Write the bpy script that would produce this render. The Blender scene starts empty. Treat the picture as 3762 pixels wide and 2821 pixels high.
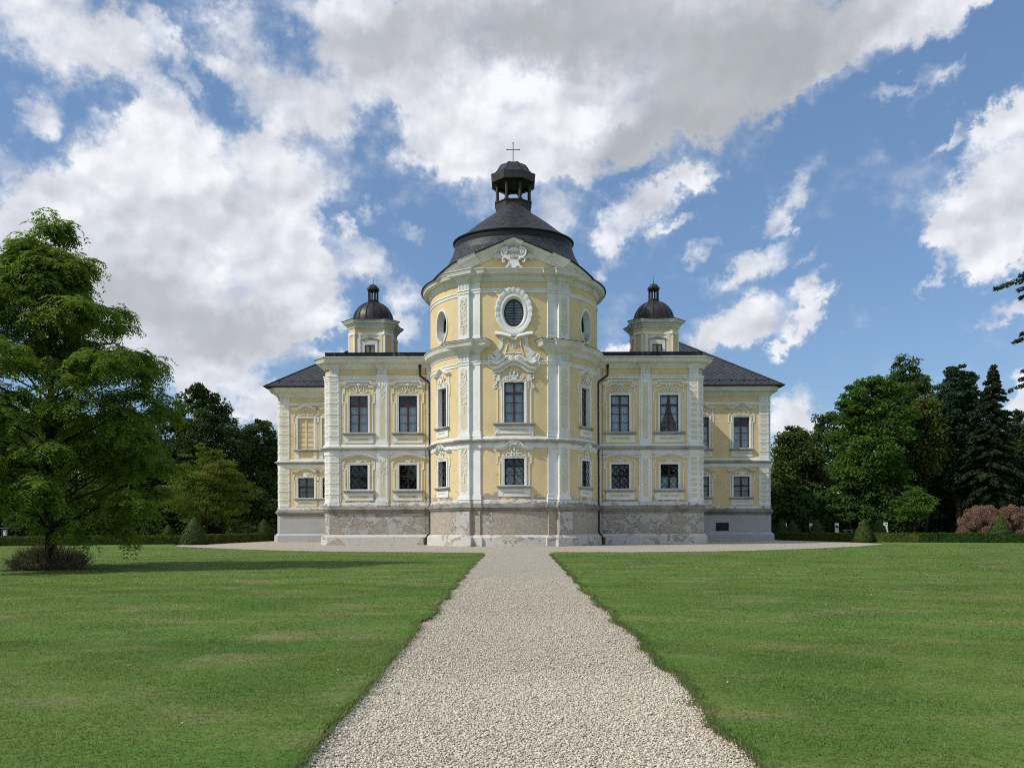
import bpy, bmesh, math, random
import numpy as np
from mathutils import Vector, Matrix, geometry

R_ = math.radians
random.seed(7)
RNG = np.random.default_rng(11)
SC = bpy.context.scene
COL = SC.collection

# ------------------------------------------------------------------ camera numbers (photo pixels, 3762 wide)
F_PX, H_PX, CX_PX, EYE, ROLL = 3027.0, 1935.4, 1881.0, 1.55, 0.003


def U(xs, ys, D):
    """photo pixel -> point at distance D"""
    dx, dy = xs - CX_PX, ys - H_PX
    x2 = dx - dy * ROLL
    y2 = dy + dx * ROLL
    return (x2 * D / F_PX, D, EYE - y2 * D / F_PX)


def G(xs, ys):
    """photo pixel -> point on the ground"""
    dx, dy = xs - CX_PX, ys - H_PX
    y2 = max(dy + dx * ROLL, 1.0)
    D = EYE * F_PX / y2
    return ((dx - dy * ROLL) * D / F_PX, D)


# ------------------------------------------------------------------ object helpers
def empty(name, loc=(0, 0, 0), rz=0.0):
    o = bpy.data.objects.new(name, None)
    o.location = loc
    o.rotation_euler = (0, 0, rz)
    o.empty_display_size = 0.3
    COL.objects.link(o)
    return o


def tag(o, label=None, cat=None, group=None, kind=None):
    if label: o['label'] = label
    if cat: o['category'] = cat
    if group: o['group'] = group
    if kind: o['kind'] = kind
    return o


def link(name, me, m=None, parent=None):
    o = bpy.data.objects.new(name, me)
    COL.objects.link(o)
    if m is not None and not me.materials:
        me.materials.append(m)
    if parent is not None:
        o.parent = parent
        p = parent
        wm = Matrix.Translation(Vector((0, 0, 0)))
        # geometry is written in world space: cancel the parent chain
        mats = []
        while p is not None:
            mats.append(p.matrix_parent_inverse @ Matrix.LocRotScale(p.location, p.rotation_euler, p.scale))
            p = p.parent
        for k in reversed(mats):
            wm = wm @ k
        o.matrix_parent_inverse = wm.inverted()
    return o


def cr(pts, n=6, closed=False):
    """catmull-rom through points"""
    P = [np.array(p, float) for p in pts]
    out = []
    m = len(P)
    rng = range(m if closed else m - 1)
    for i in rng:
        p0 = P[(i - 1) % m] if (closed or i > 0) else 2 * P[0] - P[1]
        p1, p2 = P[i], P[(i + 1) % m]
        p3 = P[(i + 2) % m] if (closed or i + 2 < m) else 2 * P[-1] - P[-2]
        for k in range(n):
            t = k / n
            out.append(0.5 * ((2 * p1) + (p2 - p0) * t + (2 * p0 - 5 * p1 + 4 * p2 - p3) * t * t + (3 * p1 - p0 - 3 * p2 + p3) * t ** 3))
    if not closed:
        out.append(P[-1])
    return [tuple(p) for p in out]


# ------------------------------------------------------------------ facades: (u along, v up, w out) -> world
class Flat:
    def __init__(s, ox, oy, tx=1.0, ty=0.0):
        l = math.hypot(tx, ty)
        s.o, s.t = (ox, oy), (tx / l, ty / l)
        s.n = (s.t[1], -s.t[0])
        s.step = 1e9

    def m(s, u, v, w):
        return (s.o[0] + u * s.t[0] + w * s.n[0], s.o[1] + u * s.t[1] + w * s.n[1], v)


class Arc:
    def __init__(s, cx, cy, r, th0, rf=None):
        s.c, s.r, s.th0, s.rf = (cx, cy), r, th0, rf
        s.step = 0.35

    def m(s, u, v, w):
        th = s.th0 + u / s.r
        r = (s.rf(th) if s.rf else s.r) + w
        return (s.c[0] + r * math.sin(th), s.c[1] - r * math.cos(th), v)


WORLD = Flat(0, 0, 1, 0)


class MB:
    def __init__(s):
        s.v, s.f, s.fm, s.cur = [], [], [], 0

    def add(s, vs, fs):
        b = len(s.v)
        s.v += vs
        s.f += [tuple(i + b for i in f) for f in fs]
        s.fm += [s.cur] * len(fs)

    def box(s, fac, u0, u1, v0, v1, w0, w1):
        n = max(1, int(math.ceil(abs(u1 - u0) / fac.step)))
        vs, fs = [], []
        for i in range(n + 1):
            u = u0 + (u1 - u0) * i / n
            vs += [fac.m(u, v0, w0), fac.m(u, v0, w1), fac.m(u, v1, w1), fac.m(u, v1, w0)]
        for i in range(n):
            a, b = 4 * i, 4 * i + 4
            for k in range(4):
                fs.append((a + k, b + k, b + (k + 1) % 4, a + (k + 1) % 4))
        fs += [(0, 1, 2, 3), (4 * n + 3, 4 * n + 2, 4 * n + 1, 4 * n)]
        s.add(vs, fs)

    def prism(s, fac, poly, w0, w1):
        n = len(poly)
        vs = [fac.m(u, v, w1) for u, v in poly] + [fac.m(u, v, w0) for u, v in poly]
        fs = [tuple(range(n)), tuple(range(2 * n - 1, n - 1, -1))]
        fs += [(i, i + n, (i + 1) % n + n, (i + 1) % n) for i in range(n)]
        s.add(vs, fs)

    def sweep(s, fac, path, prof, closed=False):
        """profile (normal offset, out) along a path in the facade plane"""
        P = []
        for i in range(len(path) - (0 if closed else 1)):
            a, b = path[i], path[(i + 1) % len(path)]
            n = max(1, int(math.ceil(math.hypot(b[0] - a[0], b[1] - a[1]) / (fac.step * 1.2))))
            for k in range(n):
                P.append((a[0] + (b[0] - a[0]) * k / n, a[1] + (b[1] - a[1]) * k / n))
        if not closed: P.append(path[-1])
        path = P
        n, m = len(path), len(prof)
        nr = []
        for i in range(n):
            segs = []
            if i > 0 or closed: segs.append((path[i - 1], path[i]))
            if i < n - 1 or closed: segs.append((path[i], path[(i + 1) % n]))
            ns = []
            for a, b in segs:
                l = math.hypot(b[0] - a[0], b[1] - a[1]) or 1
                ns.append((-(b[1] - a[1]) / l, (b[0] - a[0]) / l))
            if len(ns) == 1: nr.append(ns[0])
            else:
                d = max(0.3, 1 + ns[0][0] * ns[1][0] + ns[0][1] * ns[1][1])
                nr.append(((ns[0][0] + ns[1][0]) / d, (ns[0][1] + ns[1][1]) / d))
        vs = [fac.m(path[i][0] + nr[i][0] * a, path[i][1] + nr[i][1] * a, w) for i in range(n) for a, w in prof]
        fs = []
        for i in range(n if closed else n - 1):
            j = (i + 1) % n
            for k in range(m):
                l = (k + 1) % m
                fs.append((i * m + k, j * m + k, j * m + l, i * m + l))
        if not closed:
            fs += [tuple(range(m)), tuple(range((n - 1) * m + m - 1, (n - 1) * m - 1, -1))]
        s.add(vs, fs)

    def tube(s, fac, pts, r, sides=6, r1=None, closed=False, flat=1.0):
        P = [Vector(fac.m(*p)) for p in pts]
        n = len(P)
        if n < 2: return
        vs, fs = [], []
        up = None
        for i in range(n):
            if closed: d = P[(i + 1) % n] - P[i - 1]
            else: d = P[min(i + 1, n - 1)] - P[max(i - 1, 0)]
            d.normalize()
            if up is None:
                up = Vector((0, 0, 1)) if abs(d.z) < 0.9 else Vector((0, 1, 0))
            x = d.cross(up)
            if x.length < 1e-4: x = d.orthogonal()
            x.normalize()
            y = x.cross(d).normalized()
            up = y
            rr = r if r1 is None else r + (r1 - r) * i / (n - 1)
            for k in range(sides):
                a = 2 * math.pi * k / sides
                vs.append(tuple(P[i] + x * (rr * math.cos(a)) + y * (rr * math.sin(a) * flat)))
        for i in range(n if closed else n - 1):
            j = (i + 1) % n
            for k in range(sides):
                l = (k + 1) % sides
                fs.append((i * sides + k, j * sides + k, j * sides + l, i * sides + l))
        if not closed:
            fs += [tuple(range(sides - 1, -1, -1)), tuple(range((n - 1) * sides, n * sides))]
        s.add(vs, fs)

    def lathe(s, c, prof, seg=48, a0=0.0, a1=2 * math.pi, clamp=None):
        full = abs(a1 - a0 - 2 * math.pi) < 1e-6
        n = seg if full else seg + 1
        vs, fs, m = [], [], len(prof)
        for i in range(n):
            a = a0 + (a1 - a0) * i / seg
            for r, z in prof:
                if clamp: r = clamp(a, r, z)
                vs.append((c[0] + r * math.sin(a), c[1] - r * math.cos(a), z))
        for i in range(seg):
            j = (i + 1) % n
            for k in range(m - 1):
                fs.append((i * m + k, j * m + k, j * m + k + 1, i * m + k + 1))
        s.add(vs, fs)
        return n, m

    def plan(s, path, prof, closed=False, ks=None):
        """profile (out, z) swept along a plan path walked with the outside on the right"""
        n, m = len(path), len(prof)
        nr = []
        for i in range(n):
            segs = []
            if i > 0 or closed: segs.append((path[i - 1], path[i]))
            if i < n - 1 or closed: segs.append((path[i], path[(i + 1) % n]))
            ns = []
            for a, b in segs:
                l = math.hypot(b[0] - a[0], b[1] - a[1]) or 1
                ns.append(((b[1] - a[1]) / l, -(b[0] - a[0]) / l))
            if len(ns) == 1: nr.append(ns[0])
            else:
                d = max(0.35, 1 + ns[0][0] * ns[1][0] + ns[0][1] * ns[1][1])
                nr.append(((ns[0][0] + ns[1][0]) / d, (ns[0][1] + ns[1][1]) / d))
        ks = ks or [1.0] * n
        vs = [(path[i][0] + nr[i][0] * o * ks[i], path[i][1] + nr[i][1] * o * ks[i], z) for i in range(n) for o, z in prof]
        fs = []
        for i in range(n if closed else n - 1):
            j = (i + 1) % n
            for k in range(m - 1):
                fs.append((i * m + k, j * m + k, j * m + k + 1, i * m + k + 1))
        s.add(vs, fs)

    def poly(s, pts):
        s.add(list(pts), [tuple(range(len(pts)))])

    def solid(s, pts, dz):
        """horizontal polygon (x,y,z) given thickness dz downward"""
        n = len(pts)
        vs = list(pts) + [(p[0], p[1], p[2] - dz) for p in pts]
        fs = [tuple(range(n)), tuple(range(2 * n - 1, n - 1, -1))] + [(i, i + n, (i + 1) % n + n, (i + 1) % n) for i in range(n)]
        s.add(vs, fs)

    def build(s, name, m, parent=None, smooth=None, uvm=None, fixn=True):
        me = bpy.data.meshes.new(name)
        me.from_pydata(s.v, [], s.f)
        if isinstance(m, (list, tuple)):
            for q in m: me.materials.append(q)
            me.polygons.foreach_set('material_index', s.fm)
        if fixn:
            bm = bmesh.new()
            bm.from_mesh(me)
            bmesh.ops.recalc_face_normals(bm, faces=bm.faces)
            bm.to_mesh(me)
            bm.free()
        if uvm:
            lay = me.uv_layers.new(name='UVMap')
            for p in me.polygons:
                if uvm == 'plane':
                    n = p.normal
                    t = Vector((-n.y, n.x, 0))
                    t = t.normalized() if t.length > 1e-4 else Vector((1, 0, 0))
                    b = n.cross(t)
                    for li in p.loop_indices:
                        co = me.vertices[me.loops[li].vertex_index].co
                        lay.data[li].uv = (co.dot(t), co.dot(b))
                else:  # lathe about centre uvm=(cx,cy,R)
                    cx, cy, rr = uvm
                    c0 = p.center
                    ac = math.atan2(c0.x - cx, -(c0.y - cy))
                    for li in p.loop_indices:
                        co = me.vertices[me.loops[li].vertex_index].co
                        a = math.atan2(co.x - cx, -(co.y - cy))
                        while a - ac > math.pi: a -= 2 * math.pi
                        while a - ac < -math.pi: a += 2 * math.pi
                        rad = math.hypot(co.x - cx, co.y - cy)
                        lay.data[li].uv = (a * rr, co.z * 1.25 - rad * 0.7)
        if smooth is not None:
            me.polygons.foreach_set('use_smooth', [True] * len(me.polygons))
            me.set_sharp_from_angle(angle=R_(smooth))
        me.update()
        return link(name, me, m, parent)


def np_mesh(name, verts, faces, m, parent=None, smooth=False):
    """verts (N,3) array; faces (M,k) int array"""
    me = bpy.data.meshes.new(name)
    M, k = faces.shape
    me.vertices.add(len(verts))
    me.vertices.foreach_set('co', np.asarray(verts, np.float32).ravel())
    me.loops.add(M * k)
    me.loops.foreach_set('vertex_index', np.asarray(faces, np.int32).ravel())
    me.polygons.add(M)
    me.polygons.foreach_set('loop_start', np.arange(0, M * k, k, dtype=np.int32))
    if smooth:
        me.polygons.foreach_set('use_smooth', np.ones(M, bool))
    me.update(calc_edges=True)
    return link(name, me, m, parent)


# ------------------------------------------------------------------ materials
class NT:
    def __init__(s, tree):
        s.t = tree
        tree.nodes.clear()

    def n(s, typ, ins=None, **props):
        nd = s.t.nodes.new(typ)
        for k, v in props.items():
            setattr(nd, k, v)
        for k, v in (ins or {}).items():
            sock = nd.inputs[k]
            if isinstance(v, bpy.types.NodeSocket): s.t.links.new(v, sock)
            else: sock.default_value = v
        return nd

    def math(s, op, a, b=0.0, c=0.0, clamp=False):
        nd = s.n('ShaderNodeMath', {0: a, 1: b, 2: c}, operation=op)
        nd.use_clamp = clamp
        return nd.outputs[0]

    def mix(s, f, a, b, mode='MIX'):
        nd = s.n('ShaderNodeMix', data_type='RGBA', blend_type=mode)
        for k, v in ((0, f), (6, a), (7, b)):
            if isinstance(v, bpy.types.NodeSocket): s.t.links.new(v, nd.inputs[k])
            else: nd.inputs[k].default_value = v if k == 0 else (tuple(v) + (1,))[:4]
        return nd.outputs[2]

    def noise(s, vec, scale, detail=4, rough=0.5, dist=0.0):
        nd = s.n('ShaderNodeTexNoise', {'Scale': scale, 'Detail': detail, 'Roughness': rough, 'Distortion': dist})
        if vec is not None: s.t.links.new(vec, nd.inputs['Vector'])
        return nd.outputs['Fac']

    def ss(s, v, lo, hi, a=0.0, b=1.0):
        nd = s.n('ShaderNodeMapRange', {0: v, 1: lo, 2: hi, 3: a, 4: b}, interpolation_type='SMOOTHSTEP')
        return nd.outputs[0]

    def scaled(s, vec, sc):
        return s.n('ShaderNodeVectorMath', {0: vec, 1: sc}, operation='MULTIPLY').outputs[0]


def material(name):
    m = bpy.data.materials.new(name)
    m.use_nodes = True
    nt = NT(m.node_tree)
    out = nt.n('ShaderNodeOutputMaterial')
    return m, nt, out


def pbsdf(nt, out, col, rough=0.8, bump=None, bstr=0.2, bdist=0.02, spec=0.3, metal=0.0):
    b = nt.n('ShaderNodeBsdfPrincipled', {'Roughness': rough, 'Metallic': metal, 'Specular IOR Level': spec})
    if isinstance(col, bpy.types.NodeSocket): nt.t.links.new(col, b.inputs['Base Color'])
    else: b.inputs['Base Color'].default_value = tuple(col) + (1,)
    if bump is not None:
        bn = nt.n('ShaderNodeBump', {'Strength': bstr, 'Distance': bdist, 'Height': bump})
        nt.t.links.new(bn.outputs[0], b.inputs['Normal'])
    nt.t.links.new(b.outputs[0], out.inputs[0])
    return b


def pos(nt):
    return nt.n('ShaderNodeNewGeometry').outputs['Position']


def stucco(name, col, dirt, amount=0.35, bump=0.15, peel=None):
    m, nt, out = material(name)
    p = pos(nt)
    broad = nt.noise(p, 0.7, 5, 0.6)
    streak = nt.noise(nt.scaled(p, (2.2, 2.2, 0.22)), 1.6, 5, 0.6)
    fine = nt.noise(p, 9, 6, 0.65)
    c = nt.mix(nt.math('MULTIPLY', nt.ss(broad, 0.42, 0.72), amount), col, dirt)
    c = nt.mix(nt.math('MULTIPLY', nt.ss(streak, 0.55, 0.78), amount * 0.8), c, dirt)
    c = nt.mix(nt.ss(fine, 0.3, 0.75, 0.0, 0.12), c, tuple(x * 0.8 for x in col))
    if peel:
        zz = nt.n('ShaderNodeSeparateXYZ', {0: p}).outputs[2]
        pn = nt.noise(p, 1.9, 7, 0.62, 0.6)
        thr = nt.math('ADD', pn, nt.ss(zz, peel[0], peel[1], peel[2], 0.0))
        k = nt.ss(thr, 0.66, 0.68)
        c = nt.mix(k, c, nt.mix(fine, (0.30, 0.27, 0.23), (0.42, 0.37, 0.30)))
        h = nt.math('SUBTRACT', nt.math('MULTIPLY', fine, 0.3), k)
        pbsdf(nt, out, c, 0.85, h, 0.5, 0.03, 0.2)
    else:
        pbsdf(nt, out, c, 0.85, fine, bump, 0.02, 0.2)
    return m


def peeled(name, paint, bare1, bare2, thr, scale=1.3):
    m, nt, out = material(name)
    p = pos(nt)
    a = nt.noise(p, scale, 8, 0.58, 0.9)
    b = nt.noise(p, scale * 0.45, 3, 0.5)
    q = nt.math('ADD', nt.math('MULTIPLY', a, 0.75), nt.math('MULTIPLY', b, 0.45))
    k = nt.ss(q, thr, thr + 0.014)
    rim = nt.math('MULTIPLY', nt.ss(q, thr - 0.012, thr), nt.ss(q, thr + 0.03, thr + 0.01))
    fine = nt.noise(p, 6, 8, 0.7, 0.4)
    bare = nt.mix(nt.ss(fine, 0.35, 0.66), bare1, bare2)
    v = nt.noise(p, 3.4, 6, 0.6, 1.6)
    bare = nt.mix(nt.ss(v, 0.5, 0.54), bare, tuple(x * 1.22 for x in bare2))
    bare = nt.mix(nt.math('MULTIPLY', nt.ss(v, 0.565, 0.58), nt.ss(v, 0.62, 0.6)), bare, tuple(x * 0.62 for x in bare1))
    pt = nt.mix(nt.ss(nt.noise(p, 2.2, 6, 0.6), 0.4, 0.75), paint, tuple(x * 0.84 for x in paint))
    c = nt.mix(k, pt, bare)
    c = nt.mix(nt.math('MULTIPLY', rim, 0.6), c, tuple(x * 0.55 for x in bare1))
    h = nt.math('ADD', nt.math('MULTIPLY', k, -1.0), nt.math('MULTIPLY', fine, 0.5))
    pbsdf(nt, out, c, 0.9, h, 0.6, 0.04, 0.15)
    return m


def plain(name, col, rough=0.6, var=0.25, scale=4.0, spec=0.3, metal=0.0, bump=0.1):
    m, nt, out = material(name)
    p = pos(nt)
    f = nt.noise(p, scale, 6, 0.6)
    c = nt.mix(nt.ss(f, 0.3, 0.72), tuple(x * (1 - var) for x in col), tuple(min(1, x * (1 + var)) for x in col))
    pbsdf(nt, out, c, rough, f, bump, 0.02, spec, metal)
    return m


def slate(name, diamond=False):
    m, nt, out = material(name)
    uv = nt.n('ShaderNodeUVMap').outputs[0]
    if diamond:
        uv = nt.n('ShaderNodeMapping', {'Vector': uv, 'Rotation': (0, 0, R_(45)), 'Scale': (1, 1.0, 1)}).outputs[0]
    br = nt.n('ShaderNodeTexBrick', {'Vector': uv, 'Color1': (0.026, 0.028, 0.033, 1) if not diamond else (0.034, 0.036, 0.041, 1), 'Color2': (0.062, 0.066, 0.076, 1) if not diamond else (0.056, 0.058, 0.064, 1),
                                      'Mortar': (0.004, 0.004, 0.006, 1), 'Scale': 1.0, 'Mortar Size': 0.035 if not diamond else 0.045,
                                      'Mortar Smooth': 0.3, 'Bias': -0.1, 'Brick Width': 0.42 if not diamond else 0.5,
                                      'Row Height': 0.30 if not diamond else 0.5}, offset=0.0 if diamond else 0.5)
    f = nt.noise(pos(nt), 1.3, 6, 0.6)
    c = nt.mix(nt.ss(f, 0.4, 0.8, 0, 0.3), br.outputs[0], (0.07, 0.073, 0.08))
    pbsdf(nt, out, c, 0.5, nt.math('ADD', nt.math('MULTIPLY', br.outputs[1], -1.0), nt.math('MULTIPLY', f, 0.2)), 0.7, 0.03, 0.35)
    return m


M = {}
M['yellow'] = stucco('yellow stucco', (0.735, 0.580, 0.325), (0.58, 0.45, 0.26), 0.6, 0.12)
M['yellow_low'] = stucco('yellow stucco flaking at the foot', (0.735, 0.580, 0.325), (0.60, 0.475, 0.28), 0.5, 0.12, peel=(3.5, 4.9, 0.20))
M['pale_yellow'] = stucco('pale yellow stucco', (0.67, 0.61, 0.44), (0.56, 0.51, 0.38), 0.5, 0.12)
M['white'] = stucco('white stucco', (0.785, 0.780, 0.755), (0.52, 0.50, 0.45), 0.42, 0.12)
M['white_peel'] = stucco('white stucco flaking', (0.64, 0.64, 0.625), (0.42, 0.40, 0.36), 0.7, 0.15, peel=(3.3, 3.9, 0.17))
M['cornice'] = stucco('weathered cornice plaster', (0.71, 0.70, 0.665), (0.48, 0.455, 0.40), 0.65, 0.15)
M['sill'] = stucco('grey stone sill', (0.43, 0.42, 0.38), (0.24, 0.23, 0.21), 0.9, 0.3)
M['ledge'] = stucco('stained stone ledge', (0.30, 0.275, 0.235), (0.13, 0.12, 0.10), 0.95, 0.3)
M['plinth_tower'] = peeled('bare rubble plinth', (0.49, 0.465, 0.42), (0.30, 0.26, 0.205), (0.42, 0.37, 0.30), 0.465, 1.1)
M['plinth_pier'] = peeled('half bare plinth', (0.49, 0.465, 0.425), (0.29, 0.255, 0.205), (0.41, 0.36, 0.295), 0.62, 1.3)
M['plinth_wing'] = peeled('flaking grey plinth', (0.46, 0.44, 0.405), (0.28, 0.25, 0.205), (0.39, 0.345, 0.285), 0.60, 1.7)
M['plinth_far'] = stucco('plain grey plinth', (0.42, 0.42, 0.415), (0.33, 0.325, 0.31), 0.5, 0.1)
M['base'] = peeled('white washed footing', (0.56, 0.54, 0.49), (0.36, 0.32, 0.25), (0.46, 0.41, 0.31), 0.655, 0.9)
M['slate'] = slate('slate roof')
M['slate_d'] = slate('diamond slate roof', True)
M['copper'] = plain('dark brown copper', (0.030, 0.026, 0.025), 0.45, 0.45, 2.0, 0.4, 0.0, 0.2)
M['copper_red'] = plain('red brown copper', (0.026, 0.017, 0.016), 0.5, 0.4, 3.0, 0.4)
M['black'] = plain('black roof edge', (0.012, 0.012, 0.013), 0.5, 0.3, 3.0)
M['wood'] = plain('dark red window wood', (0.055, 0.018, 0.014), 0.45, 0.3, 6.0, 0.4)
M['wood_black'] = plain('black window wood', (0.02, 0.016, 0.015), 0.5, 0.3, 6.0, 0.4)
M['iron'] = plain('wrought iron', (0.012, 0.012, 0.013), 0.5, 0.2, 8)
M['pipe'] = plain('dark brown downpipe', (0.020, 0.014, 0.013), 0.35, 0.4, 3.0, 0.5)
M['boot'] = plain('rusty drain boot', (0.11, 0.045, 0.028), 0.6, 0.4, 8)
M['cloth'] = plain('white curtain', (0.74, 0.76, 0.77), 0.9, 0.12, 2.0)
M['blind'] = plain('pale window blind', (0.62, 0.65, 0.66), 0.9, 0.10, 2.0)
M['shutter'] = plain('yellow shutter paint', (0.73, 0.615, 0.39), 0.7, 0.06, 2.0)
M['blind_grey'] = plain('grey window blind', (0.27, 0.26, 0.25), 0.9, 0.12, 2.0)
M['dark'] = plain('dark room', (0.012, 0.012, 0.014), 0.9, 0.2, 1.0)
M['cross'] = plain('gilded iron', (0.10, 0.085, 0.055), 0.5, 0.3, 6)
M['letter'] = plain('faded brown letters', (0.30, 0.19, 0.10), 0.8, 0.2, 6)
M['boardwood'] = plain('pale wood', (0.28, 0.20, 0.11), 0.7, 0.3, 8)
M['paper'] = plain('white print', (0.75, 0.77, 0.78), 0.5, 0.05, 3)
M['ink'] = plain('dark print', (0.05, 0.06, 0.07), 0.5, 0.3, 9)
M['inkblue'] = plain('blue grey print', (0.22, 0.33, 0.36), 0.5, 0.3, 9)
M['redtile'] = plain('red tiles', (0.19, 0.075, 0.048), 0.8, 0.35, 5)
M['housewall'] = plain('grey render', (0.28, 0.27, 0.25), 0.9, 0.15, 2)
M['edging'] = plain('rusted edging board', (0.13, 0.092, 0.065), 0.85, 0.5, 14)
M['bark'] = plain('bark', (0.040, 0.032, 0.024), 0.9, 0.45, 7, 0.1, 0, 0.8)
M['bark_pale'] = plain('grey pine bark', (0.13, 0.105, 0.08), 0.9, 0.4, 5, 0.1, 0, 0.6)


def glass_mat():
    m, nt, out = material('window glass')
    p = pos(nt)
    bn = nt.n('ShaderNodeBump', {'Strength': 0.10, 'Distance': 0.05, 'Height': nt.noise(p, 1.2, 2, 0.5)})
    gl = nt.n('ShaderNodeBsdfGlossy', {'Color': (0.85, 0.9, 0.95, 1), 'Roughness': 0.02, 'Normal': bn.outputs[0]})
    tr = nt.n('ShaderNodeBsdfTransparent', {'Color': (0.86, 0.91, 0.93, 1)})
    lw = nt.n('ShaderNodeLayerWeight', {'Blend': 0.25})
    fac = nt.math('ADD', nt.math('MULTIPLY', lw.outputs['Fresnel'], 0.75), 0.02, clamp=True)
    mx = nt.n('ShaderNodeMixShader', {0: fac, 1: tr.outputs[0], 2: gl.outputs[0]})
    nt.t.links.new(mx.outputs[0], out.inputs[0])
    return m


def parapet_mat():
    m, nt, out = material('verdigris parapet sheet')
    p = pos(nt)
    f = nt.noise(nt.scaled(p, (5.0, 5.0, 0.25)), 1.0, 5, 0.7)
    c = nt.mix(nt.ss(f, 0.55, 0.66), (0.013, 0.014, 0.014), (0.10, 0.17, 0.14))
    pbsdf(nt, out, c, 0.5, f, 0.2, 0.02)
    return m


def verdigris_mat():
    m, nt, out = material('verdigris gutter sheet')
    p = pos(nt)
    f = nt.noise(nt.scaled(p, (3.0, 3.0, 0.5)), 1.0, 5, 0.7)
    c = nt.mix(nt.ss(f, 0.35, 0.6), (0.03, 0.034, 0.033), (0.15, 0.20, 0.175))
    pbsdf(nt, out, c, 0.5, f, 0.2, 0.02)
    return m


M['glass'] = glass_mat()
M['parapet'] = parapet_mat()
M['verdigris'] = verdigris_mat()


def leaf_mat(name, c1, c2, c3=None, scale=0.5, trans=0.35):
    """leaf colour varies from leaf to leaf and in patches"""
    m, nt, out = material(name)
    g = nt.n('ShaderNodeNewGeometry')
    rnd = g.outputs['Random Per Island']
    f = nt.noise(g.outputs['Position'], scale, 3, 0.6)
    k = nt.math('ADD', nt.math('MULTIPLY', rnd, 0.55), nt.math('MULTIPLY', nt.ss(f, 0.3, 0.7), 0.45))
    c = nt.mix(k, c1, c2)
    if c3: c = nt.mix(nt.ss(nt.noise(g.outputs['Position'], scale * 0.6, 2, 0.5), 0.52, 0.7), c, c3)
    d = nt.n('ShaderNodeBsdfPrincipled', {'Base Color': c, 'Roughness': 0.65, 'Specular IOR Level': 0.12})
    t = nt.n('ShaderNodeBsdfTranslucent', {'Color': nt.mix(1.0, c, (1.25, 1.3, 0.55), 'MULTIPLY')})
    mx = nt.n('ShaderNodeMixShader', {0: trans, 1: d.outputs[0], 2: t.outputs[0]})
    nt.t.links.new(mx.outputs[0], out.inputs[0])
    return m
# ================================================================== THE CHATEAU
CX, CY, RT = 0.2, 73.05, 7.3
TB = R_(21.5)
WD = 72.6      # wing front
FD = 88.2      # outer ranges front
Z_BASE, Z_PL, Z_LEDGE, Z_WB = 0.80, 2.78, 3.38, 3.74
Z_S0, Z_S1, Z_S2, Z_S3 = 7.90, 8.30, 8.63, 8.80
Z_B0, Z_B1, Z_C0, Z_C1 = 14.58, 14.88, 15.46, 16.40

palace = tag(empty('chateau', (CX, 72.0, 0)), 'yellow and white baroque chateau with a round domed tower, ending the gravel path', 'chateau')


def rad(th):
    a = abs(th)
    return 0.5 * RT * (1 + math.cos(TB) / math.cos(th)) if a < TB else RT


def pt(th, r):
    return (CX + r * math.sin(th), CY - r * math.cos(th))


PIER = R_(32.0)
PHW = 0.52


def pier_pts(s, front, hw, back=7.281):
    """plan corners of a pier (s=-1 left, 1 right), listed left to right"""
    th = s * PIER
    n, t = (math.sin(th), -math.cos(th)), (math.cos(th), math.sin(th))
    q = lambda d, o: (CX + n[0] * d + t[0] * o, CY + n[1] * d + t[1] * o)
    return [q(back, -hw), q(front, -hw), q(front, hw), q(back, hw)]


def tower_path(front=7.68, hw=PHW, flank=0.13, bay=True, a0=-90, grow=0.0, ends=None):
    """left half then mirrored; grow pushes the plain wall out a little"""
    L = []
    th = R_(a0)
    stop = -PIER - R_(4.6)
    while th < stop - 0.02:
        L.append(pt(th, RT + grow))
        th += R_(3.5)
    b = pier_pts(-1, front + grow, hw, 7.281 + grow)
    L += [b[0], b[1], b[2]]
    tf = -PIER + math.asin(hw / 7.4)
    L.append(pt(tf, RT + flank + grow))
    L.append(pt(-(TB + tf * 0 + 0.0) - 0.04, RT + flank + grow))
    L.append(pt(-TB, RT + flank + grow))
    if not bay:
        L.append(pt(-TB, RT - 0.6))
        return L
    L.append(pt(-TB + 0.001, RT + grow))
    th = -TB + R_(3)
    H = []
    while th < -0.02:
        H.append(pt(th, rad(th) + grow))
        th += R_(3.1)
    L += H
    mir = [(2 * CX - x, y) for x, y in reversed(L)]
    return L + [pt(0, rad(0) + grow)] + mir


def wing_path(s, front=0.0, breaks=0.12, chamfer=True):
    """right wing plan from the tower outwards; mirrored and reversed for the left one"""
    y = WD - front
    P = [(6.9, y)]
    if breaks:
        P += [(11.57 - 0.42, y), (11.57 - 0.42, y - breaks), (11.57 + 0.42, y - breaks), (11.57 + 0.42, y),
              (15.42, y), (15.42, y - breaks), (16.23, y - breaks), (16.78, y + 0.5 - breaks), (16.78, FD + 0.4)]
    else:
        P += [(16.23 + front * 0.4, y), (16.72 + front, y + 0.5 + front * 0.5), (16.72 + front, FD + 0.4)]
    if s > 0: return [(CX + a, b) for a, b in P]
    return [(CX - a, b) for a, b in reversed(P)]


FAR_X = {-1: (-25.1, -8.6), 1: (10.0, 27.75)}


def far_path(s, front=0.0):
    y = FD - front
    x0, x1 = FAR_X[s]
    if s < 0:
        return [(x0 - front, 124), (x0 - front, y + 0.35), (x0 + 0.3 - front * 0.4, y), (x1, y)]
    return [(x0, y), (x1 - 0.3 + front * 0.4, y), (x1 + front, y + 0.35), (x1 + front, 124)]


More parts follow.
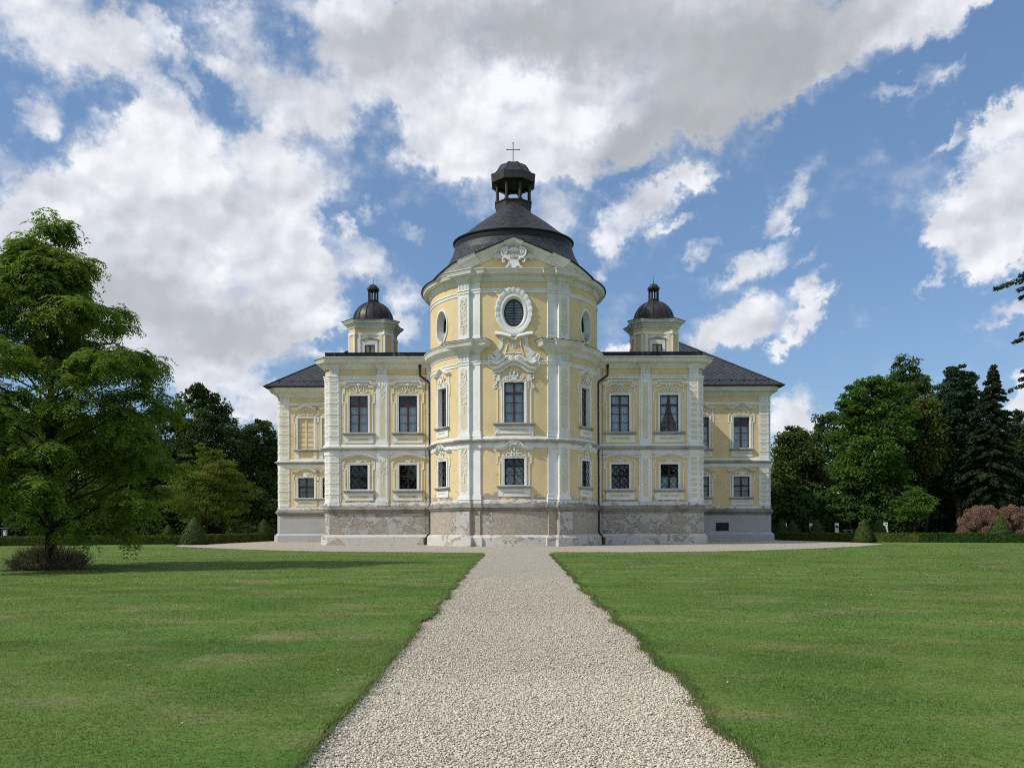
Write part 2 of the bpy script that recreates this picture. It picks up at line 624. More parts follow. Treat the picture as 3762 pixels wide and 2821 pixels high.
# profiles --------------------------------------------------------------------------------
P_BASE = [(0.06, 0.93), (0.10, 0.86), (0.30, 0.70), (0.33, -0.15)]
P_LEDGE = [(0.0, Z_LEDGE + 0.06), (0.16, Z_LEDGE), (0.20, Z_LEDGE - 0.12), (0.28, Z_LEDGE - 0.14), (0.30, Z_LEDGE - 0.27),
           (0.22, Z_LEDGE - 0.3), (0.20, Z_LEDGE - 0.42), (0.12, Z_LEDGE - 0.44), (0.08, Z_PL - 0.02), (0.0, Z_PL - 0.05)]
P_WB = [(0.0, Z_WB), (0.06, Z_WB - 0.02), (0.08, Z_WB - 0.16), (0.11, Z_WB - 0.18), (0.11, Z_LEDGE + 0.04)]
P_STR_W = [(0.0, Z_S3 + 0.03), (0.07, Z_S3), (0.09, Z_S3 - 0.09), (0.12, Z_S2 + 0.01)]
P_STR = [(0.10, Z_S2 + 0.03), (0.34, Z_S2 - 0.05), (0.37, Z_S2 - 0.13), (0.28, Z_S2 - 0.17), (0.22, Z_S2 - 0.26), (0.12, Z_S1), (0.06, Z_S1 - 0.02)]
P_UND = [(0.07, Z_S1), (0.05, Z_S0), (0.0, Z_S0)]
P_BAND = [(0.0, Z_B1 + 0.02), (0.11, Z_B1), (0.12, Z_B1 - 0.07), (0.06, Z_B1 - 0.10), (0.05, Z_B0), (0.0, Z_B0)]
P_COR_LOW = [(0.0, Z_C0), (0.07, Z_C0), (0.09, Z_C0 + 0.09), (0.16, Z_C0 + 0.12), (0.19, Z_C0 + 0.24), (0.30, Z_C0 + 0.36), (0.34, Z_C0 + 0.38), (0.34, Z_C0 + 0.42)]
P_COR_TOP = [(0.34, Z_C0 + 0.40), (0.52, Z_C0 + 0.46), (0.74, Z_C0 + 0.52), (0.78, Z_C0 + 0.66), (0.80, Z_C0 + 0.68), (0.84, Z_C0 + 0.80), (0.95, Z_C0 + 0.88), (0.96, Z_C1), (-0.15, Z_C1 + 0.06)]


def part(mb, name, m, smooth=None, uvm=None, parent=None):
    return mb.build(name, M[m] if isinstance(m, str) else [M[q] for q in m] if isinstance(m, tuple) else m, parent or palace, smooth, uvm)


def vwall(name, path, z0, z1, m):
    b = MB()
    b.plan(path, [(0, z1), (0, z0)])
    return part(b, name, m)


# plinths ---------------------------------------------------------------------------------
tp = tower_path(grow=0.10, front=7.74, hw=0.66)
half = len(tp) // 2
vwall('plinth', tp, 0.7, Z_PL, 'plinth_tower')['label'] = 'plinth of the round tower with most of its plaster gone'
for s in (-1, 1):
    vwall('plinth', wing_path(s, 0.08, 0), 0.7, Z_PL, 'plinth_wing')['label'] = 'flaking grey plinth of a projecting wing'
    vwall('plinth', far_path(s, 0.08), 0.7, Z_PL, 'plinth_far')
    b = MB()
    b.plan(pier_pts(s, 7.86, 0.655), [(0, Z_PL), (0, 0.8)])
    part(b, 'plinth_pier', 'plinth_pier')
for path, mm in ((tp, 'base'), (wing_path(-1, 0.08, 0), 'base'), (wing_path(1, 0.08, 0), 'base'), (far_path(-1, 0.08), 'plinth_far'), (far_path(1, 0.08), 'plinth_far')):
    b = MB(); b.plan(path, P_BASE); part(b, 'footing', mm)
t0 = tower_path()
allp = [t0] + [wing_path(s) for s in (-1, 1)] + [far_path(s) for s in (-1, 1)]
ledgep = [tower_path(grow=0.02, hw=0.6)] + [wing_path(s, 0.04, 0) for s in (-1, 1)] + [far_path(s, 0.02) for s in (-1, 1)]
for path, lp in zip(allp, ledgep):
    b = MB(); b.plan(lp, P_LEDGE); part(b, 'ledge', 'ledge')
    b = MB(); b.plan(path, P_WB); part(b, 'skirting_band', 'white_peel')
    b = MB(); b.plan(path, P_STR_W); b.plan(path, P_UND); part(b, 'wall_band', 'white')
    b = MB(); b.plan(path, P_STR); part(b, 'string_course', 'sill')
for s in (-1, 1):
    for path in (wing_path(s), far_path(s)):
        b = MB(); b.plan(path, P_BAND); part(b, 'wall_band', 'white')
    b = MB(); b.plan(wing_path(s), P_COR_LOW); b.plan(wing_path(s, 0.0, 0), P_COR_TOP); part(b, 'cornice', 'cornice')
    fp = far_path(s)
    b = MB(); b.plan(fp, P_COR_LOW); b.plan(fp, P_COR_TOP); part(b, 'cornice', 'cornice')
    # half entablature of the tower: round the side and the pier, then back into the wall
    hp = tower_path(bay=False, a0=-88)
    if s > 0: hp = [(2 * CX - x, y) for x, y in reversed(hp)]
    ks = [0.70 if math.hypot(x - CX, y - CY) < RT + 0.05 and abs(x - CX) > 4.4 else 1.0 for x, y in hp]
    b = MB(); b.plan(hp, P_COR_LOW, ks=ks); b.plan(hp, P_COR_TOP, ks=ks); part(b, 'cornice', 'cornice')
    # thin dark sheet on its top
    b = MB(); b.plan(hp, [(0.0, Z_C1 + 0.10), (0.99, Z_C1 + 0.035), (0.99, Z_C1 + 0.012)], ks=ks); part(b, 'cornice_sheet', 'black')
    b = MB(); b.plan(hp, P_BAND); part(b, 'wall_band', 'white')
# white band of the bay between the piers
bayp = [pt(-TB + 2 * TB * i / 14, rad(-TB + 2 * TB * i / 14)) for i in range(15)]
b = MB(); b.plan(bayp, P_BAND); part(b, 'wall_band', 'white')
# upper band, main top cornice
Z_T0, Z_T1, Z_TC0 = 20.33, 20.62, 21.22
b = MB(); b.plan(t0, [(o, z + (Z_T0 - Z_B0)) for o, z in P_BAND]); part(b, 'wall_band', 'white')
back = [pt(R_(a), RT) for a in range(92, 269, 4)]
full = [p for p in t0] + back
b = MB()
b.plan(full, [(o * 0.92, z + (Z_TC0 - Z_C0) * 1.0) for o, z in P_COR_LOW], closed=True)
b.plan(full, [(0.34 + (o - 0.34) * 0.72, Z_TC0 + (z - Z_C0) * 0.86 + 0.06) for o, z in P_COR_TOP], closed=True)
part(b, 'cornice', 'cornice')


# walls with openings ----------------------------------------------------------------------
def wall(name, fac, u0, u1, z0, z1, holes, m, oval=()):
    us = {round(u0, 5), round(u1, 5)}
    zs = {round(z0, 5), round(z1, 5)}
    hs = list(holes) + list(oval)
    for a, bb, c, d in hs:
        us |= {round(a, 5), round(bb, 5)}
        zs |= {round(c, 5), round(d, 5)}
    us, zs = sorted(us), sorted(zs)
    fine = []
    for a, bb in zip(us, us[1:]):
        n = max(1, int(math.ceil((bb - a) / fac.step)))
        fine += [a + (bb - a) * i / n for i in range(n)]
    fine.append(us[-1])
    mb = MB()
    nz = len(zs)
    vs = [fac.m(u, z, 0) for u in fine for z in zs]
    fs = []
    for i in range(len(fine) - 1):
        for j in range(nz - 1):
            uc, zc = (fine[i] + fine[i + 1]) / 2, (zs[j] + zs[j + 1]) / 2
            if any(a < uc < bb and c < zc < d for a, bb, c, d in hs): continue
            fs.append((i * nz + j, (i + 1) * nz + j, (i + 1) * nz + j + 1, i * nz + j + 1))
    mb.add(vs, fs)
    for a, bb, c, d in oval:
        uc, zc, ru, rz = (a + bb) / 2, (c + d) / 2, (bb - a) / 2, (d - c) / 2
        n = 64
        o, ii = [], []
        for k in range(n):
            an = 2 * math.pi * k / n
            ca, sa = math.cos(an), math.sin(an)
            t = 1 / max(abs(ca), abs(sa))
            o.append(fac.m(uc + ru * ca * t, zc + rz * sa * t, 0))
            ii.append(fac.m(uc + ru * 0.94 * ca, zc + rz * 0.94 * sa, 0))
        mb.add(o + ii, [(k, (k + 1) % n, n + (k + 1) % n, n + k) for k in range(n)])
    return part(mb, name, m)


# ------------------------------------------------------------------ window kit
HOODP = [(0.0, 0.0), (0.0, 0.08), (0.05, 0.10), (0.07, 0.16), (0.14, 0.22), (0.16, 0.28), (0.22, 0.30), (0.25, 0.30), (0.27, 0.0)]


def hoodp(k, o=1.0):
    return [(a * k, w * o) for a, w in HOODP]


EARP = [(-0.045, 0.0), (-0.045, 0.055), (0.045, 0.055), (0.045, 0.0)]


def mirror(path, uc):
    """path given for u<0 up to u=0 (offsets); returns the whole path, left to right"""
    L = [(uc + a, z) for a, z in path]
    Rr = [(uc - a, z) for a, z in reversed(path) if abs(a) > 1e-6]
    return L + Rr


def scrolls(mb, fac, uc, z, k, w, pts, r=0.045, both=True):
    for s in ((1, -1) if both else (1,)):
        P = [(uc + s * a * k, z + q * k, w) for a, q in cr(pts, 5)]
        mb.tube(fac, P, r, 6, r * 0.7)


def spiral(c, r0, a0, turns, sg=1, n=22, end=0.22):
    return [(c[0] + r0 * (1 - (1 - end) * i / n) * math.cos(a0 + sg * 2 * math.pi * turns * i / n),
             c[1] + r0 * (1 - (1 - end) * i / n) * math.sin(a0 + sg * 2 * math.pi * turns * i / n)) for i in range(n + 1)]


def leaf_drop(mb, fac, u, z, s, w):
    mb.prism(fac, [(u, z + s), (u + s * 0.4, z + s * 0.3), (u + s * 0.28, z - s * 0.3), (u, z - s), (u - s * 0.28, z - s * 0.3), (u - s * 0.4, z + s * 0.3)], 0, w)


def window(fac, uc, z0, z1, w, rows=(0.70,), munt=2, wood='wood', cloth=None, hood=None, grille=False, sill=True, apron=0.0,
           depth=0.26, surr=0.19, ears=None, label=None, sill_w=None):
    hw = w / 2
    # timber frame = the window itself
    f = MB()
    a, bb = -depth, -depth + 0.07
    t = 0.09
    f.box(fac, uc - hw, uc - hw + t, z0, z1, a, bb)
    f.box(fac, uc + hw - t, uc + hw, z0, z1, a, bb)
    f.box(fac, uc - hw + t, uc + hw - t, z0, z0 + t, a, bb)
    f.box(fac, uc - hw + t, uc + hw - t, z1 - t, z1, a, bb)
    tz = z0 + (z1 - z0) * rows[0]
    f.box(fac, uc - hw + t, uc + hw - t, tz - 0.08, tz + 0.08, a, bb + 0.02)
    f.box(fac, uc - 0.07, uc + 0.07, z0 + t, tz - 0.08, a, bb + 0.03)
    f.box(fac, uc - 0.07, uc + 0.07, tz + 0.08, z1 - t, a, bb + 0.03)
    for i in range(munt):
        zz = z0 + t + (tz - z0 - t) * (i + 1) / (munt + 1)
        for s in (-1, 1):
            ua, ub = sorted((uc + s * 0.06, uc + s * (hw - t)))
            f.box(fac, ua, ub, zz - 0.024, zz + 0.024, a + 0.015, bb - 0.01)
    win = part(f, 'window', wood)
    if label: win['label'] = label
    g = MB()
    g.box(fac, uc - hw + t, uc + hw - t, z0 + t, z1 - t, a + 0.02, a + 0.028)
    part(g, 'pane', 'glass', parent=win)
    # dark room behind
    d = MB()
    n = 1
    p = lambda u, z, ww: fac.m(u, z, ww)
    q = [(uc - hw, z0), (uc + hw, z0), (uc + hw, z1), (uc - hw, z1)]
    vs = [p(u, z, -depth - 0.01) for u, z in q] + [p(u, z, -1.3) for u, z in q]
    d.add(vs, [(4, 5, 6, 7), (0, 1, 5, 4), (1, 2, 6, 5), (2, 3, 7, 6), (3, 0, 4, 7)])
    part(d, 'room_recess', 'dark', parent=win)
    if cloth:
        c = MB()
        ww = -depth - 0.16
        if cloth == 'v':
            for s in (-1, 1):
                pts = [(uc + s * hw, z1), (uc + s * 0.05, z1), (uc + s * 0.28, z0 + (z1 - z0) * 0.55), (uc + s * (hw - 0.12), z0 + (z1 - z0) * 0.22), (uc + s * (hw - 0.1), z0), (uc + s * hw, z0)]
                c.prism(fac, pts if s < 0 else pts[::-1], ww - 0.02, ww)
        elif cloth == 'drape':
            N = 40
            vs = []
            for i in range(N + 1):
                u = uc - hw + w * i / N
                o = 0.035 * math.sin(i * 1.35) + 0.02 * math.sin(i * 2.9)
                vs += [p(u, z0, ww + o), p(u, z1, ww + o * 0.8)]
            c.add(vs, [(2 * i, 2 * i + 2, 2 * i + 3, 2 * i + 1) for i in range(N)])
        else:
            top = z1 if cloth in ('full', 'grey') else tz
            c.box(fac, uc - hw, uc + hw, z0, top, ww - 0.02, ww)
        part(c, 'curtain' if cloth in ('v', 'drape') else 'blind', 'cloth' if cloth in ('v', 'drape', 'white') else 'blind_grey' if cloth == 'grey' else 'blind', parent=win)
    s_ = MB()
    sw = surr
    # reveals
    for ua, ub in ((uc - hw - 0.0, uc - hw + 0.001), (uc + hw - 0.001, uc + hw)):
        s_.box(fac, ua, ub, z0, z1, -depth, 0.0)
    s_.box(fac, uc - hw, uc + hw, z1 - 0.001, z1, -depth, 0.0)
    s_.box(fac, uc - hw, uc + hw, z0, z0 + 0.001, -depth, 0.0)
    path = [(uc - hw - sw / 2, z0), (uc - hw - sw / 2, z1 + sw / 2), (uc + hw + sw / 2, z1 + sw / 2), (uc + hw + sw / 2, z0)]
    s_.sweep(fac, path, [(-sw / 2, -0.02), (-sw / 2, 0.05), (sw / 2 - 0.06, 0.05), (sw / 2 - 0.05, 0.085), (sw / 2, 0.085), (sw / 2, -0.02)])
    if ears:
        s_.sweep(fac, mirror(ears[0], uc), EARP)
        if len(ears) > 1:
            for e in ears[1:]:
                for sg in (1, -1):
                    s_.sweep(fac, [(uc + sg * a_, z_) for a_, z_ in e], EARP)
    part(s_, 'surround', 'white', parent=win)
    if sill:
        sl = MB()
        W = sill_w or hw + 0.62
        sl.box(fac, uc - W, uc + W, z0 - 0.10, z0 - 0.005, 0.0, 0.30)
        sl.box(fac, uc - W + 0.06, uc + W - 0.06, z0 - 0.16, z0 - 0.10, 0.0, 0.24)
        sl.box(fac, uc - W + 0.12, uc + W - 0.12, z0 - 0.24, z0 - 0.16, 0.0, 0.16)
        part(sl, 'sill', 'sill', parent=win)
    if apron:
        ap = MB()
        za, zb = z0 - 0.24 - apron, z0 - 0.24
        W = (sill_w or hw + 0.62) - 0.14
        ap.box(fac, uc - W, uc - W + 0.36, za, zb, 0, 0.07)
        ap.box(fac, uc + W - 0.36, uc + W, za, zb, 0, 0.07)
        ap.box(fac, uc - W + 0.36, uc + W - 0.36, zb - 0.12, zb, 0, 0.06)
        ap.box(fac, uc - W + 0.36, uc + W - 0.36, za, za + 0.14, 0, 0.06)
        path = [(uc - W + 0.42, za + 0.2), (uc - W + 0.42, zb - 0.18), (uc + W - 0.42, zb - 0.18), (uc + W - 0.42, za + 0.2)]
        ap.sweep(fac, path, [(-0.06, 0), (-0.06, 0.045), (0.06, 0.045), (0.06, 0)], closed=True)
        part(ap, 'apron', 'white', parent=win)
    if grille:
        gr = MB()
        cols = 6
        pitch = w / cols
        for k in range(cols + 1):
            base = uc - hw + pitch * k
            pts = []
            N = 44
            for i in range(N + 1):
                zz = z0 + (z1 - z0) * i / N
                pts.append((max(uc - hw + 0.01, min(uc + hw - 0.01, base + pitch * 0.42 * math.sin(2 * math.pi * (zz - z0) / 0.62 + math.pi * k))), zz, -0.06))
            gr.tube(fac, pts, 0.018, 4)
        for zz in (z0 + 0.04, z1 - 0.04, z0 + (z1 - z0) * 0.5):
            gr.box(fac, uc - hw, uc + hw, zz - 0.012, zz + 0.012, -0.075, -0.045)
        part(gr, 'grille', 'iron', parent=win)
    if hood:
        h = MB()
        hood(h, fac, uc, z0, z1, hw)
        part(h, 'hood', 'white', parent=win)
    return win


def arc_path(x, z, zp, n=10):
    """shallow arc from (-x,z) to (0,zp), left half"""
    return [(-x + x * i / n, z + (zp - z) * math.sin(math.pi / 2 * i / n)) for i in range(n + 1)]


S_CURL = [(0.10, 0.62), (0.20, 0.74), (0.30, 0.62), (0.20, 0.42), (0.12, 0.26), (0.26, 0.08), (0.48, 0.06), (0.62, 0.16), (0.74, 0.10), (0.84, 0.20), (0.80, 0.32), (0.70, 0.28)]
S_IN = [(0.58, 0.62), (0.46, 0.44), (0.52, 0.30), (0.40, 0.24), (0.30, 0.34)]


def hood_wing_up(h, fac, uc, z0, z1, hw):
    h.sweep(fac, mirror([(-1.58, z1 + 0.84), (-1.08, z1 + 0.84), (-0.93, z1 + 1.06), (0, z1 + 1.06)], uc), hoodp(1.0))
    h.sweep(fac, mirror([(-1.30, z1 + 0.70), (-0.95, z1 + 0.70), (-0.80, z1 + 0.90), (0, z1 + 0.90)], uc), [(0, 0), (0, 0.12), (0.13, 0.14), (0.13, 0)])
    scrolls(h, fac, uc, z1 + 0.20, 0.92, 0.05, S_CURL, 0.05)
    scrolls(h, fac, uc, z1 + 0.20, 0.92, 0.05, S_IN, 0.04)
    leaf_drop(h, fac, uc, z1 + 0.72, 0.17, 0.09)
    h.box(fac, uc - 0.10, uc + 0.10, z1 + 0.86, z1 + 1.06, 0, 0.2)


def ears_wing_up(z0, z1):
    return [[(-1.26, z1 + 0.84), (-1.26, z1 + 0.22), (-1.40, z1 + 0.22), (-1.40, z1 - 0.62), (-1.21, z1 - 0.62), (-1.21, z0)]]


def hood_wing_low(h, fac, uc, z0, z1, hw):
    h.sweep(fac, mirror([(-1.52, z1 + 0.46)] + arc_path(1.42, z1 + 0.50, z1 + 0.82), uc), hoodp(0.85))
    scrolls(h, fac, uc, z1 + 0.10, 0.8, 0.05, [(0.12, 0.05), (0.2, 0.3), (0.42, 0.42), (0.62, 0.5), (0.78, 0.38), (0.7, 0.26), (0.6, 0.32)], 0.045)
    scrolls(h, fac, uc, z1 + 0.10, 0.8, 0.05, [(0.05, 0.62), (0.22, 0.66), (0.3, 0.54), (0.16, 0.40), (0.06, 0.28), (0.2, 0.1), (0.36, 0.06)], 0.045)
    leaf_drop(h, fac, uc, z1 + 0.36, 0.13, 0.09)


def ears_low(z0, z1, x=1.22):
    return [[(-x, z1 + 0.46), (-x, z1 + 0.22), (-x - 0.16, z1 + 0.22), (-x - 0.16, z1 - 0.36), (-x, z1 - 0.36), (-x, z0)]]


def hood_far_up(h, fac, uc, z0, z1, hw):
    h.sweep(fac, mirror([(-1.5, z1 + 0.84), (-0.98, z1 + 0.84), (-0.70, z1 + 0.92), (-0.3, z1 + 1.16), (0, z1 + 1.32)], uc), hoodp(1.0))
    scrolls(h, fac, uc, z1 + 0.20, 0.9, 0.05, [(0.05, 0.95), (0.16, 0.86), (0.36, 0.82), (0.4, 0.66), (0.26, 0.6), (0.2, 0.42), (0.36, 0.2), (0.6, 0.1), (0.84, 0.16), (0.8, 0.3), (0.68, 0.28)], 0.05)
    scrolls(h, fac, uc, z1 + 0.20, 0.9, 0.05, spiral((0.26, 0.2), 0.17, 2.2, 1.2, 1), 0.04)
    leaf_drop(h, fac, uc, z1 + 0.88, 0.17, 0.09)


def ears_far_up(z0, z1):
    return [[(-1.24, z1 + 0.84), (-1.24, z1 + 0.24), (-1.36, z1 + 0.24), (-1.36, z1 - 0.56), (-1.18, z1 - 0.56), (-1.18, z0)]]


def hood_far_low(h, fac, uc, z0, z1, hw):
    h.sweep(fac, mirror([(-1.5, z1 + 0.52), (-0.96, z1 + 0.52)] + arc_path(0.88, z1 + 0.58, z1 + 0.88)[1:], uc), hoodp(0.9))
    h.prism(fac, [(uc - 0.22, z1 + 0.02), (uc + 0.22, z1 + 0.02), (uc + 0.36, z1 + 0.56), (uc - 0.36, z1 + 0.56)], 0, 0.10)
    h.prism(fac, [(uc - 0.10, z1 + 0.06), (uc + 0.10, z1 + 0.06), (uc + 0.16, z1 + 0.52), (uc - 0.16, z1 + 0.52)], 0.1, 0.15)
    scrolls(h, fac, uc, z1 + 0.08, 1.0, 0.05, spiral((0.52, 0.24), 0.19, -0.6, 1.4, 1), 0.045)


def hood_side_up(h, fac, uc, z0, z1, hw):
    h.sweep(fac, mirror([(-1.25, z1 + 0.92), (-0.72, z1 + 0.95), (0, z1 + 1.40)], uc), hoodp(1.0))
    scrolls(h, fac, uc, z1 + 0.12, 0.95, 0.06, [(0.05, 0.95), (0.22, 0.9), (0.3, 0.74), (0.16, 0.56), (0.1, 0.36), (0.28, 0.14), (0.52, 0.1), (0.68, 0.22), (0.56, 0.34)], 0.06)
    scrolls(h, fac, uc, z1 + 0.12, 0.95, 0.06, [(0.6, 0.7), (0.42, 0.6), (0.36, 0.42), (0.5, 0.36)], 0.05)
    leaf_drop(h, fac, uc, z1 + 0.62, 0.3, 0.12)


def hood_orn_low(h, fac, uc, z0, z1, hw, k=1.0):
    P = [(-1.52, z1 + 0.68), (-1.05, z1 + 0.68), (-0.78, z1 + 0.74), (-0.55, z1 + 0.90), (-0.36, z1 + 1.10), (-0.16, z1 + 1.18), (0, z1 + 1.20)]
    h.sweep(fac, mirror([(a * k, z) for a, z in P], uc), hoodp(1.0))
    scrolls(h, fac, uc, z1 + 0.95, 1.0 * k, 0.2, spiral((0.30, 0.17), 0.15, 2.4, 1.3, -1), 0.045)
    for i in range(5):
        a = R_(40 + 25 * i)
        h.tube(fac, [(uc + 0.09 * k * math.cos(a), z1 + 1.06, 0.24), (uc + 0.3 * k * math.cos(a), z1 + 1.08 + 0.2 * math.sin(a), 0.28)], 0.05, 6, 0.06)
    scrolls(h, fac, uc, z1 + 0.06, 1.0 * k, 0.06, [(0.1, 0.85), (0.3, 0.8), (0.36, 0.64), (0.2, 0.52), (0.3, 0.34), (0.56, 0.34), (0.66, 0.18), (0.84, 0.12), (0.92, 0.26), (0.8, 0.34)], 0.055)
    scrolls(h, fac, uc, z1 + 0.06, 1.0 * k, 0.06, [(0.02, 0.3), (0.16, 0.4), (0.3, 0.2), (0.5, 0.12), (0.6, 0.06)], 0.045)
    for q in (-1, 0, 1):
        leaf_drop(h, fac, uc + q * 0.2 * k, z1 + 0.28 - abs(q) * 0.08, 0.14, 0.12)
    leaf_drop(h, fac, uc, z1 + 0.72, 0.18, 0.14)


# ------------------------------------------------------------------ tower walls
F_BAY = Arc(CX, CY, RT, 0.0, rad)
TH_S = R_(55.5)
F_SL = Arc(CX, CY, RT, -TH_S)
F_SR = Arc(CX, CY, RT, TH_S)
LOW0, LOW1, UP0, UP1 = 4.86, 7.04, 9.87, 13.14
bw = RT * TB
OV_Z, OV_U, OV_V = 18.74, 0.98, 1.28
for zz in ((Z_LEDGE, Z_S2, 'yellow_low', [(-0.82, 0.82, LOW0, LOW1)], ()), (Z_S2, 15.0, 'yellow', [(-0.84, 0.84, UP0, UP1)], ()),
           (15.0, Z_TC0 + 0.3, 'yellow', [], [(-OV_U, OV_U, OV_Z - OV_V, OV_Z + OV_V)])):
    wall('wall', F_BAY, -bw, bw, zz[0], zz[1], zz[3], zz[2], zz[4])
SO_Z, SO_U, SO_V = 18.28, 0.86, 1.36
a_in, a_out = RT * (TH_S - PIER - R_(4.0)), RT * (R_(92) - TH_S)
for s, fc in ((-1, F_SL), (1, F_SR)):
    u0, u1 = (-a_out, a_in) if s < 0 else (-a_in, a_out)
    wall('wall', fc, u0, u1, Z_LEDGE, Z_S2, [(-0.68, 0.68, LOW0, LOW1)], 'yellow_low')
    wall('wall', fc, u0, u1, Z_S2, 15.0, [(-0.68, 0.68, UP0, UP1)], 'yellow')
    wall('wall', fc, u0, u1, 15.0, Z_TC0 + 0.3, [], 'yellow', [(-SO_U, SO_U, SO_Z - SO_V, SO_Z + SO_V)])
    # white vertical strips where the drum meets the wings
    b = MB()
    e = u0 if s < 0 else u1
    for z0_, z1_ in ((Z_WB, Z_S0), (Z_S3, Z_C0), (Z_C1, Z_TC0)):
        ua, ub = sorted((e + s * (0.02 if z0_ < 16 else 0.0) * 0, e - s * 1.0))
        b.box(fc, ua, ub, z0_, z1_, 0, 0.06)
    part(b, 'wall_strip', 'white')
    # flank pilasters and the piers
    for z0_, z1_, nm in ((Z_WB, Z_S1, 0), (Z_S3, Z_C0 + 0.2, 1), (Z_C1 + 0.06, Z_TC0 + 0.1, 2)):
        b = MB()
        fl = [pt(s * (TB + 0.001), RT + 0.13), pt(s * (TB + R_(3.0)), RT + 0.13), pt(s * (PIER - R_(3.6)), RT + 0.13)]
        fl = [pt(s * (TB + 0.001), RT - 0.1)] + fl
        if s < 0: fl = fl[::-1]
        b.plan(fl, [(0, z1_), (0, z0_)])
        b.plan(fl, [(0.0, z0_ + 0.42), (0.05, z0_ + 0.40), (0.05, z0_ + 0.12), (0.09, z0_ + 0.08), (0.09, z0_)])
        part(b, 'flank_pilaster', 'white')
        b = MB()
        pp = pier_pts(s, 7.68, PHW, 7.2)
        b.plan(pp, [(0, z1_), (0, z0_)])
        b.plan(pp, [(0.0, z0_ + 0.30), (0.05, z0_ + 0.28), (0.05, z0_ + 0.10), (0.09, z0_ + 0.06), (0.09, z0_)])
        if nm:
            zc = (Z_B0 if nm == 1 else Z_T0) - 0.02
            b.plan(pp, [(0.0, zc + 0.36), (0.10, zc + 0.34), (0.10, zc + 0.24), (0.03, zc + 0.18), (0.0, zc + 0.1)])
        pil = part(b, 'pilaster', 'white')
        thp = s * PIER
        fp_ = Flat(CX + 7.68 * math.sin(thp), CY - 7.68 * math.cos(thp), math.cos(thp), math.sin(thp))
        zt = z1_ if not nm else zc
        zt -= 0.22
        zb = z0_ + 0.52
        b = MB()
        cut = 0.16
        W = 0.32
        b.prism(fp_, [(-W, zt - cut), (-W * 0.62, zt - cut * 0.9), (-W * 0.55, zt), (W * 0.55, zt), (W * 0.62, zt - cut * 0.9), (W, zt - cut), (W, zb + 0.22), (W * 0.5, zb + 0.2), (0, zb - 0.02), (-W * 0.5, zb + 0.2), (-W, zb + 0.22)][::-1], -0.03, 0.006)
        part(b, 'pilaster_panel', 'pale_yellow', parent=pil)
        b = MB()
        L = (2.75, 3.4, 2.75)[nm]
        T = zt - 0.12
        zz_ = lambda k: T - L * k
        b.tube(fp_, [(0.15 * math.cos(a), zz_(0.12) + 0.18 * math.sin(a), 0.02) for a in [2 * math.pi * i / 14 for i in range(14)]], 0.035, 5, closed=True)
        for sg in (1, -1):
            b.tube(fp_, [(sg * q, zz_(k), 0.02) for q, k in cr([(0.28, 0.0), (0.27, 0.06), (0.18, 0.04), (0.24, 0.12), (0.29, 0.22), (0.16, 0.27), (0.06, 0.25)], 4)], 0.028, 5)
            for i in range(4):
                k0, k1 = 0.31 + i * 0.075, 0.31 + i * 0.075 + 0.15
                if k1 < 0.63:
                    b.tube(fp_, [(sg * 0.29, zz_(k0), 0.012), (-sg * 0.29, zz_(k1), 0.012)], 0.022, 4)
            b.tube(fp_, [(sg * q, zz_(k), 0.02) for q, k in cr([(0.28, 0.6), (0.26, 0.67), (0.12, 0.64), (0.1, 0.7), (0.24, 0.74), (0.27, 0.8), (0.12, 0.8)], 4)], 0.03, 5)
            b.tube(fp_, [(sg * 0.3, zz_(0.29), 0.015), (sg * 0.3, zz_(0.63), 0.015)], 0.022, 4)
        for k, sz in ((0.80, 0.1), (0.88, 0.11), (0.945, 0.10), (1.0, 0.12)):
            leaf_drop(b, fp_, 0, zz_(k), sz, 0.05)
            b.box(fp_, -sz * 0.8, sz * 0.8, zz_(k) - 0.02, zz_(k) + 0.02, 0, 0.04)
        part(b, 'ornament', 'white', parent=pil)
        if nm:
            b = MB()
            for i in range(7):
                u = -0.42 + 0.84 * i / 6
                b.box(fp_, u - 0.035, u + 0.035, zc + 0.36, zc + 0.78, 0.0, 0.05)
            b.box(fp_, -0.56, 0.56, zc + 0.78, zc + 0.88, 0, 0.07)
            part(b, 'capital', 'white', parent=pil)

# ------------------------------------------------------------------ tower windows
window(F_BAY, 0, LOW0, LOW1, 1.64, (0.72,), 1, 'wood_black', 'blind', hood_orn_low, True, apron=0.62, ears=ears_low(LOW0, LOW1), label='barred window at the foot of the tower front')


